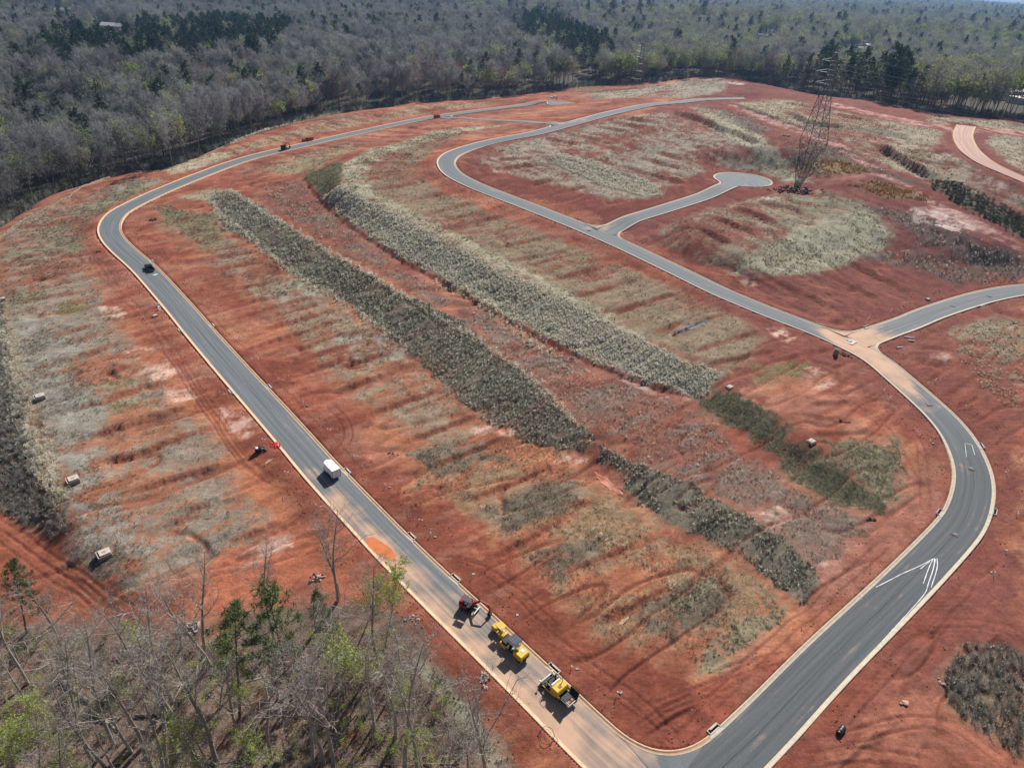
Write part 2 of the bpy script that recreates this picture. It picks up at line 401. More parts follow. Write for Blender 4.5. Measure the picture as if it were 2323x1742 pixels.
def relief(X, Y):
    """scarps, ruts and unevenness of the bare land; also where scarps and ruts are"""
    dz = np.zeros(X.shape); bare = np.zeros(X.shape); rut = np.zeros(X.shape)
    wob = (fbm(X * .5, Y * .5, 3, 3) - .5) * 2.2 + (fbm(X * 1.6, Y * 1.6, 6, 2) - .5) * 1.6
    for P, A in SC:
        sgn = 1.0 if (P[-1] - P[0])[0] > 0 else -1.0
        tot = np.hypot(*np.diff(P[:, :2], axis=0).T).sum()
        D, S, _, O = line_dist(P, X, Y, 9.0)
        k = np.nonzero(D < 9.0)[0]
        if not len(k):
            continue
        o = O[k] * sgn + wob[k] * .55
        w = sst(0, 5, S[k]) * sst(0, 5, tot - S[k]) * (.55 + .9 * vnoise(X[k] * .12, Y[k] * .12, 8))
        w *= sst(9, 4, D[k])
        dz[k] += A * .58 * np.tanh(o / .38) * np.exp(-np.abs(o) / 4.5) * w
        bare[k] = np.maximum(bare[k], np.exp(-((o + .1) / 1.0) ** 2) * np.minimum(w, 1))
    for i, P in enumerate(TRK):
        D, S, _, O = line_dist(P, X, Y, 3.0)
        k = np.nonzero(D < 2.6)[0]
        o = np.abs(np.abs(O[k] + (fbm(S[k] / 9, S[k] * 0 + i, 5, 2) - .5) * 1.2) - .95)
        q = np.exp(-(o / .24) ** 2)
        rut[k] = np.maximum(rut[k], q)
        dz[k] += -.13 * q + .07 * np.exp(-((o - .5) / .2) ** 2)
    R = np.hypot(X, Y)
    U, W = lot_axes(X, Y)
    wv = np.clip(R / 150, 1.0, 2.2)                       # furrows left by the graders along each lot
    fu = fbm(U / 15, W / (1.25 * np.where(R < 230, 1.0, 1.7)), 27, 2) - .5
    st = np.abs(fbm(U / 26, W / 6.5, 28, 2) - .5)         # lesser terrace edges
    k = sst(640, 420, R)
    dz += (fu * .42 - .5 * sst(.05, .0, st)) * k
    bare = np.maximum(bare, .7 * sst(.045, .012, st) * k)
    dz += (fbm(X * .35, Y * .35, 21, 3) - .5) * .28 * sst(700, 300, R) + (fbm(X * .06, Y * .06, 25, 2) - .5) * .7
    return dz, bare, rut

def road_field(X, Y):
    """distance to the nearest kerb line (negative on the street) and its level"""
    best = np.full(X.shape, 1e9); lev = np.zeros(X.shape)
    main = {}
    for k in ('MR', 'LS', 'ER', 'CR', 'CN', 'DR'):
        D, S, Z, O = line_dist(ROADS[k], X, Y, 26.0)
        for b in {'LS': ('MR',), 'ER': ('MR',), 'CR': ('MR',), 'CN': ('LS', 'MR')}.get(k, ()):
            w = sst(22, 5, main[b][0])
            Z = Z * (1 - w) + (main[b][1] + .015) * w
        main[k] = (D, Z)
        e = D - HWID[k]
        q = e < best
        best[q] = e[q]; lev[q] = Z[q]
    for c, r in BULB:
        e = np.hypot(X - c[0], Y - c[1]) - r
        q = e < best
        best[q] = e[q]; lev[q] = c[2]
    return best, lev

def ground(X, Y, full=False):
    X, Y = np.atleast_1d(np.asarray(X, float)), np.atleast_1d(np.asarray(Y, float))
    Z = H0(X, Y)
    dz, bare, rut = relief(X, Y)
    e, lev = road_field(X, Y)
    cell = np.maximum(.35, np.hypot(X, Y) * .0045)
    Z = Z + dz * sst(0, 3, e)
    k = sst(np.clip(5 + 3.2 * np.abs(lev - Z), 6, 21), 1.2, e)
    Z = Z * (1 - k) + (lev + .10) * k
    Z = np.where(e < .1 + cell * .5, lev - .55, Z)
    for Q, c in FILLETS:        # rounded street corners
        o = Q + (Q - c) * (.5 / np.maximum(1.5, np.linalg.norm((Q - c)[:, :2], axis=1)))[:, None]
        poly = np.concatenate(([c[:2]], o[:, :2]))
        w = np.nonzero((np.abs(X - c[0]) < 22) & (np.abs(Y - c[1]) < 22))[0]
        if len(w):
            i = inside(poly, X[w], Y[w])
            Z[w[i]] = np.minimum(Z[w[i]], Q[:, 2].min() - .5)
            e[w[i]] = -1
    if full:
        return Z, bare, rut, e
    return Z

GRID = {}
def gsamp(X, Y):
    """level of the finished land"""
    if not GRID:
        return ground(X, Y)
    X, Y = np.atleast_1d(np.asarray(X, float)), np.atleast_1d(np.asarray(Y, float))
    a, r = np.arctan2(X, Y), np.hypot(X, Y)
    A, R, Z = GRID['a'], GRID['r'], GRID['z']
    i = np.clip(np.searchsorted(A, a) - 1, 0, len(A) - 2); j = np.clip(np.searchsorted(R, r) - 1, 0, len(R) - 2)
    u = np.clip((a - A[i]) / (A[i + 1] - A[i]), 0, 1); v = np.clip((r - R[j]) / (R[j + 1] - R[j]), 0, 1)
    return (Z[j, i] * (1 - u) + Z[j, i + 1] * u) * (1 - v) + (Z[j + 1, i] * (1 - u) + Z[j + 1, i + 1] * u) * v
def gz(x, y):
    return float(gsamp([x], [y])[0])
def spot(n, x, y):
    p = lay(n, (x, y))[0]
    p[2] = gz(p[0], p[1])
    return p

# ------------------------------------------------------------------ ground cover plan
def s2l(*c):
    c = np.array(c) / 255.0
    return np.where(c <= .04045, c / 12.92, ((c + .055) / 1.055) ** 2.4)

ZN = []
def zone(n, cover, colour, pts, soft=2.0, veg=None, soil=None):
    ZN.append((lay(n, *pts)[:, :2], cover, None if colour is None else s2l(*colour), soft, veg, None if soil is None else s2l(*soil)))
GREY, STRAW, OLIVE, BROWN, GREEN = (142, 135, 120), (168, 158, 132), (124, 120, 84), (118, 104, 88), (98, 104, 76)
# soil first
zone(0, 0, None, [(1480, 640), (1700, 560), (2212, 590), (2212, 1659), (1700, 1659), (1990, 1250), (2040, 1000), (1900, 850), (1700, 780), (1560, 860), (1480, 800)], 6, soil=(134, 78, 66))
zone(0, 0, None, [(1300, 480), (1500, 360), (1400, 240), (1700, 190), (2212, 250), (2212, 600), (1800, 600), (1500, 560)], 8, soil=(130, 74, 66))
zone(0, 0, None, [(1000, 330), (1350, 250), (1700, 360), (1700, 420), (1350, 480), (1000, 390)], 4, soil=(122, 64, 54))
zone(0, 0, None, [(820, 900), (1040, 900), (1250, 1000), (1500, 1180), (1680, 1330), (1540, 1440), (1250, 1300), (1000, 1120), (840, 1010)], 7, soil=(190, 122, 86))
zone(0, 0, None, [(180, 760), (330, 760), (520, 980), (610, 1110), (520, 1200), (330, 1240), (220, 1050)], 7, soil=(186, 116, 80))
zone(0, 0, None, [(1780, 1230), (1900, 1100), (2020, 1000), (2040, 1060), (1960, 1200), (1840, 1330)], 6, soil=(166, 108, 88))
zone(0, 0, None, [(1560, 1120), (1660, 1080), (1800, 1120), (1860, 1180), (1800, 1290), (1680, 1160)], 3, soil=(178, 124, 106))
zone(0, 0, None, [(1900, 1500), (2212, 1480), (2212, 1659), (1750, 1659)], 6, soil=(168, 106, 82))
zone(9, 0, None, [(1280, 1050), (1560, 760), (2212, 640), (2212, 860), (1760, 880), (1500, 1200)], 5, soil=(136, 80, 64))
# lots
zone(0, 0, None, [(0, 515), (120, 432), (290, 387), (360, 387), (330, 422), (200, 470), (170, 520), (200, 600), (250, 700), (320, 800), (400, 900), (470, 980), (520, 1060), (560, 1120), (540, 1170), (430, 1220), (300, 1260), (180, 1230), (140, 1130), (100, 1000), (60, 880), (0, 690)], 5, soil=(164, 112, 82))
zone(0, 0, None, [(330, 440), (470, 465), (500, 515), (650, 612), (760, 672), (870, 755), (960, 845), (1060, 925), (960, 985), (860, 940), (760, 850), (660, 740), (560, 640), (460, 560), (360, 500)], 7, soil=(166, 110, 80))
zone(0, 0, None, [(735, 362), (800, 325), (950, 287), (1000, 290), (925, 330), (890, 370), (950, 412), (1090, 472), (1290, 552), (1480, 632), (1610, 692), (1650, 730), (1620, 780), (1570, 800), (1400, 738), (1100, 588), (830, 447), (740, 402)], 4, soil=(140, 106, 84))
zone(0, 0, None, [(650, 390), (700, 450), (870, 580), (1000, 650), (1250, 790), (1500, 880), (1600, 980), (1750, 1080), (1890, 1130), (1780, 1220), (1600, 1090), (1350, 970), (1280, 940), (1100, 750), (980, 670), (760, 550), (560, 430)], 5, soil=(132, 88, 74))
zone(0, .72, GREY, [(0, 515), (120, 432), (290, 387), (360, 387), (330, 422), (200, 470), (170, 520), (200, 600), (250, 700), (320, 800), (400, 900), (470, 980), (520, 1060), (560, 1120), (540, 1170), (430, 1220), (300, 1260), (180, 1230), (140, 1130), (100, 1000), (60, 880), (0, 690)], 5, 'weed')
zone(0, .55, OLIVE, [(0, 540), (150, 450), (300, 400), (320, 420), (190, 490), (180, 600), (110, 640), (0, 670)], 5, 'weed')
zone(0, .8, (150, 145, 132), [(0, 690), (110, 690), (190, 780), (230, 900), (270, 1040), (300, 1150), (310, 1260), (180, 1235), (140, 1130), (60, 880)], 6, 'weed')
for a in ([(370, 340), (520, 310), (570, 360), (390, 420)], [(380, 700), (700, 640), (760, 690), (400, 780)], [(680, 970), (900, 910), (940, 960), (740, 1010)], [(500, 840), (860, 790), (880, 830), (520, 870)]):
    zone(4, .75, (132, 122, 76), a, 2.5, 'green')
zone(0, .76, (146, 132, 110), [(330, 440), (470, 465), (500, 515), (650, 612), (760, 672), (870, 755), (960, 845), (1060, 925), (1000, 960), (900, 940), (800, 880), (700, 790), (620, 690), (500, 600), (420, 520), (350, 490)], 6, 'weed')
zone(0, .7, OLIVE, [(335, 440), (470, 470), (480, 520), (440, 530), (350, 470)], 4, 'weed')
zone(4, .8, (164, 158, 138), [(1780, 100), (1900, 60), (2000, 180), (2000, 290), (1640, 300), (1820, 200)], 3, 'weed')
zone(5, .8, (150, 146, 132), [(0, 540), (330, 500), (480, 600), (360, 680), (0, 720)], 3, 'weed')
zone(0, .7, (140, 120, 92), [(1060, 925), (1250, 1000), (1340, 1075), (1450, 1145), (1600, 1215), (1680, 1300), (1640, 1340), (1500, 1430), (1330, 1390), (1230, 1290), (1100, 1180), (960, 1090), (860, 1000)], 5, 'weed')
for a in ([(1350, 1310), (1530, 1225), (1600, 1270), (1570, 1350), (1430, 1400)], [(1030, 1100), (1230, 1010), (1290, 1060), (1110, 1150)], [(1140, 1200), (1290, 1150), (1310, 1210), (1190, 1250)], [(870, 970), (1060, 935), (1090, 980), (930, 1030)]):
    zone(0, .82, (120, 108, 92), a, 3, 'weed')
zone(0, .72, (140, 124, 100), [(735, 362), (800, 325), (950, 287), (1000, 290), (925, 330), (890, 370), (950, 412), (1090, 472), (1290, 552), (1480, 632), (1610, 692), (1650, 730), (1620, 780), (1570, 800), (1400, 738), (1100, 588), (830, 447), (740, 402)], 3, 'weed')
zone(0, .9, (172, 164, 138), [(735, 362), (800, 322), (950, 280), (1110, 268), (1000, 285), (850, 325), (790, 370), (800, 410), (950, 490), (1250, 645), (1400, 730), (1400, 740), (1100, 590), (830, 447), (738, 402)], 3, 'tuft')
zone(0, .70, (158, 150, 132), [(1010, 340), (1100, 308), (1250, 275), (1400, 245), (1500, 245), (1560, 275), (1680, 350), (1560, 350), (1430, 405), (1420, 425), (1320, 430), (1180, 395), (1060, 365)], 4, 'weed')
zone(0, .68, (150, 144, 118), [(1410, 505), (1560, 445), (1680, 418), (1780, 408), (1900, 455), (1925, 520), (1750, 592), (1600, 580), (1470, 540)], 4, 'weed')
zone(0, .95, (166, 160, 136), [(1570, 590), (1640, 540), (1760, 480), (1870, 450), (1920, 500), (1910, 540), (1760, 590), (1640, 595)], 3, 'tuft')
zone(0, .85, (104, 92, 78), [(1690, 312), (1745, 300), (1830, 335), (1880, 372), (1780, 385), (1720, 350)], 4, 'brush2')
zone(0, .85, (150, 120, 78), [(1740, 345), (1820, 350), (1880, 372), (1790, 385)], 3, 'gold')
zone(0, .85, (142, 118, 82), [(1830, 400), (1900, 390), (2000, 420), (2010, 440), (1900, 420)], 3, 'gold')
zone(0, .74, (172, 164, 140), [(1590, 222), (1700, 216), (1850, 252), (2040, 285), (2020, 320), (2040, 360), (1990, 385), (1900, 352), (1800, 300), (1650, 250)], 4, 'tuft')
zone(0, .85, (160, 150, 128), [(1900, 330), (2050, 330), (2130, 380), (2212, 420), (2212, 450), (2000, 390)], 4, 'weed')
zone(0, .9, (170, 164, 140), [(1490, 232), (1560, 240), (1650, 300), (1740, 370), (1760, 400), (1680, 360), (1560, 290)], 3, 'tuft')
zone(0, .85, (172, 164, 142), [(2150, 290), (2212, 300), (2212, 370), (2170, 350), (2130, 310)], 3, 'tuft')
zone(0, .8, (168, 158, 132), [(2000, 250), (2212, 268), (2212, 285), (2010, 265)], 3, 'weed')
zone(0, .7, (146, 138, 112), [(2050, 710), (2120, 690), (2212, 690), (2212, 890), (2150, 870), (2070, 780)], 4, 'tuft')
zone(0, .85, (120, 112, 92), [(2035, 1480), (2080, 1405), (2212, 1395), (2212, 1659), (2150, 1590), (2060, 1530)], 2, 'brush')
zone(0, .85, (166, 158, 138), [(1420, 182), (1500, 172), (1570, 172), (1560, 198), (1480, 212), (1300, 213), (1270, 205), (1380, 192)], 4, 'weed')
zone(0, .7, (118, 120, 84), [(1225, 185), (1300, 185), (1370, 200), (1270, 202)], 4, 'weed')
zone(0, .7, (156, 142, 112), [(360, 376), (500, 320), (700, 260), (900, 230), (1090, 217), (1000, 233), (800, 265), (620, 302), (460, 352)], 3, 'weed')
zone(0, .7, (150, 140, 108), [(530, 365), (640, 335), (760, 305), (780, 320), (680, 370), (640, 378)], 3, 'weed')
zone(0, .85, (176, 164, 136), [(340, 370), (400, 350), (500, 325), (510, 335), (440, 362), (370, 378)], 2, 'tuft')
zone(0, .58, (128, 112, 102), [(560, 400), (650, 390), (700, 450), (760, 500), (870, 580), (990, 650), (940, 660), (760, 550), (620, 470)], 4, 'brush2')
zone(0, .72, (126, 110, 98), [(990, 650), (1250, 790), (1500, 885), (1600, 980), (1750, 1080), (1880, 1130), (1780, 1215), (1600, 1090), (1400, 990), (1290, 930), (1160, 820), (1080, 760)], 4, 'brush2')
zone(0, .7, (122, 116, 76), [(1620, 790), (1750, 770), (1750, 800), (1640, 830)], 2, 'green')
zone(6, .88, (98, 98, 78), [(200, 880), (390, 868), (520, 930), (650, 1000), (760, 1120), (640, 1262), (560, 1230), (400, 1130), (190, 1000)], 3.0, 'grass')  # face turned from the sun, its shade mixed into the darker green
zone(6, .88, (98, 98, 78), [(650, 1270), (780, 1190), (900, 1215), (1050, 1330), (1330, 1550), (1400, 1640), (1250, 1630), (1000, 1560), (800, 1440)], 3.0, 'grass')  # lower face of the slope, shade likewise put into the colour
zone(6, .84, (126, 124, 98), [(900, 1215), (1100, 1185), (1400, 1175), (1440, 1300), (1410, 1560), (1340, 1560), (1050, 1330)], 4.0, 'grass')  # sunlit top of the same slope, light painted in as paler green
zone(0, .9, (116, 112, 96), [(455, 428), (490, 412), (560, 445), (640, 500), (740, 560), (870, 635), (990, 690), (1080, 765), (1160, 825), (1260, 925), (1290, 955), (1260, 985), (1150, 962), (1050, 905), (960, 832), (870, 745), (760, 660), (650, 600), (560, 532), (490, 495)], 2.4, 'bank1')
zone(0, .9, (116, 112, 96), [(1300, 955), (1355, 985), (1345, 1015), (1290, 1000)], 1, 'bank1')
zone(0, .9, (116, 112, 96), [(1365, 995), (1450, 1028), (1580, 1095), (1700, 1165), (1775, 1240), (1735, 1300), (1690, 1275), (1600, 1190), (1450, 1130), (1345, 1050)], 1.8, 'bank1')
zone(0, .95, (160, 156, 142), [(700, 425), (735, 400), (830, 450), (950, 512), (1100, 592), (1250, 662), (1400, 742), (1510, 788), (1580, 808), (1530, 850), (1490, 858), (1400, 828), (1250, 768), (1100, 688), (1000, 628), (870, 556), (760, 486)], 2.4, 'bank2')
zone(0, .95, (118, 116, 88), [(655, 378), (740, 345), (740, 395), (700, 425), (675, 405)], 2, 'grass')
zone(0, .85, (165, 156, 128), [(380, 425), (470, 408), (500, 415), (470, 440)], 2, 'tuft')
zone(0, .9, (104, 96, 84), [(-200, 620), (0, 640), (20, 760), (50, 900), (100, 1050), (150, 1150), (130, 1165), (0, 1100), (-200, 1000)], 2, 'bank0')
zone(0, .85, (104, 96, 84), [(175, 1240), (210, 1180), (280, 1200), (300, 1255), (260, 1262), (200, 1252)], 2, 'weed')
zone(3, .92, (100, 96, 78), [(1600, 1150), (1720, 1130), (2212, 1360), (2330, 1480), (2212, 1500), (1800, 1280)], 2, 'hedge')
zone(3, .75, (112, 96, 90), [(1240, 1300), (1450, 1420), (1600, 1560), (2212, 1659), (2212, 1620), (1800, 1440), (1500, 1330)], 4, 'brush2')
zone(6, .7, (118, 108, 96), [(1100, 20), (1400, 0), (2212, 0), (2212, 180), (1750, 180), (1500, 80)], 4, 'brush2')
zone(3, .7, (112, 104, 94), [(100, 650), (280, 680), (500, 740), (660, 830), (560, 850), (300, 740)], 3, 'brush2')
zone(9, .8, (138, 132, 106), [(130, 1090), (230, 900), (500, 700), (760, 640), (620, 780), (420, 950), (180, 1100)], 1.5, 'tuft')
zone(9, .8, (140, 134, 108), [(0, 640), (180, 480), (320, 440), (300, 520), (60, 680)], 1.5, 'tuft')
zone(0, .95, (126, 122, 110), [(1180, 335), (1200, 328), (1330, 365), (1425, 400), (1425, 422), (1390, 425), (1290, 395), (1190, 352)], 2, 'bank2')
zone(3, .95, (96, 88, 80), [(360, 640), (560, 700), (820, 800), (1000, 880), (1300, 1060), (1560, 1150), (1560, 1165), (1290, 1080), (980, 900), (800, 815), (540, 715)], 1.2, 'brush2')
zone(3, .9, (118, 112, 98), [(700, 690), (860, 760), (1100, 790), (1300, 800), (1500, 850), (1480, 880), (1280, 840), (1080, 830), (840, 790)], 3, 'tuft')
# woods
zone(0, .85, (122, 106, 94), [(-300, 1250), (0, 1290), (200, 1345), (420, 1350), (640, 1310), (760, 1290), (850, 1310), (950, 1420), (1000, 1490), (1060, 1580), (1120, 1659), (1200, 1900), (-400, 1900)], 3, 'litter')
zone(8, .9, (160, 154, 132), [(440, 960), (560, 960), (700, 1170), (900, 1400), (1140, 1640), (1000, 1659), (760, 1400)], 1.5, 'tuft')
zone(0, 0, None, [(-50, 1105), (0, 1118), (150, 1215), (300, 1305), (440, 1332), (400, 1375), (200, 1335), (-50, 1290)], 3, soil=(158, 92, 64))
zone(0, 0, None, [(470, 1240), (620, 1130), (740, 1140), (780, 1290), (640, 1300), (420, 1340)], 4, soil=(180, 106, 76))
# pale sediment and water marks
PALE = (212, 172, 152)
for n, a in ((4, [(620, 330), (760, 360), (780, 420), (680, 470), (630, 410)]), (4, [(760, 640), (860, 590), (960, 620), (900, 680), (780, 660)]),
             (4, [(860, 760), (1060, 690), (1130, 760), (1000, 820)]), (4, [(1040, 880), (1200, 860), (1230, 920), (1080, 940)]), (4, [(1380, 980), (1560, 1060), (1580, 1180), (1450, 1160)]),
             (7, [(1480, 330), (1800, 180), (1840, 260), (1560, 400)]), (5, [(860, 1100), (1080, 1080), (1160, 1160), (900, 1170)]), (5, [(1430, 1280), (1540, 1290), (1600, 1330), (1400, 1340)]),
             (3, [(1500, 1310), (1620, 1300), (1780, 1390), (1820, 1460), (1640, 1420), (1520, 1400)]), (3, [(1640, 1290), (1720, 1290), (1960, 1420), (1900, 1450), (1780, 1420)]),
             (3, [(300, 510), (420, 515), (500, 528), (420, 535)]), (6, [(600, 490), (700, 490), (780, 550), (700, 570)]), (6, [(440, 170), (540, 180), (540, 215), (450, 200)]),
             (6, [(850, 860), (1000, 810), (1080, 830), (940, 870)]), (6, [(800, 760), (900, 720), (960, 760), (830, 790)]), (6, [(1600, 650), (1760, 640), (1700, 690)]),
             (9, [(560, 90), (700, 0), (760, 60), (620, 140)]), (9, [(930, 400), (980, 370), (990, 420)]), (2, [(1290, 1100), (980, 1080), (1000, 1070)]),
             (3, [(1900, 1140), (2080, 1150), (2140, 1180), (1980, 1170)]), (3, [(560, 1230), (680, 1240), (660, 1260), (600, 1255)])):
    zone(n, 0, None, a, 1.6, soil=PALE if n != 3 else (206, 180, 172))
zone(3, 0, None, [(330, 645), (560, 720), (830, 815), (1010, 880), (1310, 1065), (1710, 1290), (2260, 1550), (2260, 1610), (1690, 1330), (1290, 1100), (980, 905), (800, 840), (540, 750)], 1.5, soil=(194, 150, 138))
zone(3, 0, None, [(960, 630), (1250, 700), (1500, 750), (1800, 800), (2300, 830), (2300, 870), (1800, 830), (1480, 780), (1230, 725), (950, 655)], 1.5, soil=(198, 150, 136))
zone(3, 0, None, [(940, 1130), (1240, 1070), (1300, 1090), (1160, 1130), (960, 1160)], 1.5, soil=(168, 112, 100))
zone(5, 0, None, [(1490, 590), (1700, 680), (1900, 800), (2150, 960), (2120, 980), (1850, 820), (1640, 700)], 1.2, soil=(196, 160, 148))
zone(2, 0, None, [(0, 0), (1, 0), (1, 1)], 1)

def inside(poly, X, Y):
    r = np.zeros(X.shape, bool)
    x0, y0 = poly[-1]
    for x1, y1 in poly:
        if y0 != y1:
            c = ((y1 > Y) != (y0 > Y)) & (X < (x0 - x1) * (Y - y1) / (y0 - y1) + x1)
            r ^= c
        x0, y0 = x1, y1
    return r

def zone_mask(poly, soft, X, Y, key):
    pad = soft * 2 + 3
    k = np.nonzero((X > poly[:, 0].min() - pad) & (X < poly[:, 0].max() + pad) & (Y > poly[:, 1].min() - pad) & (Y < poly[:, 1].max() + pad))[0]
    if not len(k):
        return k, None
    x, y = X[k], Y[k]
    m = np.zeros(len(k))
    for q in range(3):          # uneven, ragged border
        jx = (fbm(x / (2.2 + 3 * q), y / (2.2 + 3 * q), 60 + q + key % 7, 2) - .5) * soft * 2.6
        jy = (fbm(x / (2.2 + 3 * q), y / (2.2 + 3 * q), 80 + q + key % 7, 2) - .5) * soft * 2.6
        m += inside(poly, x + jx, y + jy) / 3.0
    return k, m

SITE = lay(0, (-300, 620), (0, 495), (120, 418), (290, 368), (360, 366), (500, 312), (560, 286), (700, 251), (900, 222), (1090, 209), (1225, 192), (1300, 184), (1440, 176), (1500, 168), (1560, 166), (1650, 180), (1800, 210), (2000, 244), (2212, 260), (2420, 270))[:, :2]
SITE = np.concatenate((SITE, [(420, 60), (200, -60), (-400, -60), (-400, 200)]))

# cleared strip of the power line running off through the woods
CORR = lay(0, (1378, 195), (1230, 160), (1154, 113), (1113, 79), (1068, 48))[:, :2]
_t = np.gradient(CORR, axis=0); _t /= np.linalg.norm(_t, axis=1)[:, None]
_n = np.stack((-_t[:, 1], _t[:, 0]), -1)
ZN.append((np.concatenate((CORR[1:] + _n[1:] * 16, (CORR[1:] - _n[1:] * 16)[::-1])), .95, s2l(160, 138, 112), 4, 'corridor', None))

# ------------------------------------------------------------------ materials
MATS = {}
def mat(name, col, rough=.7, metal=0.0, noise=0.0, nscale=6.0, rand=0.0, trans=0.0, spec=.3):
    if name in MATS:
        return MATS[name]
    m = bpy.data.materials.new(name)
    m.use_nodes = True
    t = m.node_tree
    b = t.nodes["Principled BSDF"]
    lin = s2l(*col)
    b.inputs["Base Color"].default_value = (*lin, 1)
    b.inputs["Roughness"].default_value = rough
    b.inputs["Metallic"].default_value = metal
    b.inputs["Specular IOR Level"].default_value = spec
    src = None
    if noise:
        tc = t.nodes.new("ShaderNodeTexCoord")
        n = t.nodes.new("ShaderNodeTexNoise")
        n.inputs["Scale"].default_value = nscale
        n.inputs["Detail"].default_value = 4
        t.links.new(tc.outputs["Object"], n.inputs["Vector"])
        r = t.nodes.new("ShaderNodeMapRange")
        r.inputs[1].default_value = .3; r.inputs[2].default_value = .7
        r.inputs[3].default_value = 1 - noise; r.inputs[4].default_value = 1 + noise
        t.links.new(n.outputs[0], r.inputs[0])
        src = r.outputs[0]
    if rand:
        oi = t.nodes.new("ShaderNodeObjectInfo")
        r = t.nodes.new("ShaderNodeMapRange")
        r.inputs[3].default_value = 1 - rand; r.inputs[4].default_value = 1 + rand
        t.links.new(oi.outputs["Random"], r.inputs[0])
        if src:
            mm = t.nodes.new("ShaderNodeMath"); mm.operation = 'MULTIPLY'
            t.links.new(src, mm.inputs[0]); t.links.new(r.outputs[0], mm.inputs[1])
            src = mm.outputs[0]
        else:
            src = r.outputs[0]
    colsock = None
    if src:
        v = t.nodes.new("ShaderNodeVectorMath"); v.operation = 'SCALE'
        v.inputs[0].default_value = lin
        t.links.new(src, v.inputs["Scale"])
        t.links.new(v.outputs[0], b.inputs["Base Color"])
        colsock = v.outputs[0]
    if trans:
        tr = t.nodes.new("ShaderNodeBsdfTranslucent")
        if colsock:
            t.links.new(colsock, tr.inputs[0])
        else:
            tr.inputs[0].default_value = (*lin, 1)
        mx = t.nodes.new("ShaderNodeMixShader")
        mx.inputs[0].default_value = trans
        t.links.new(b.outputs[0], mx.inputs[1]); t.links.new(tr.outputs[0], mx.inputs[2])
        t.links.new(mx.outputs[0], t.nodes["Material Output"].inputs[0])
    MATS[name] = m
    return m

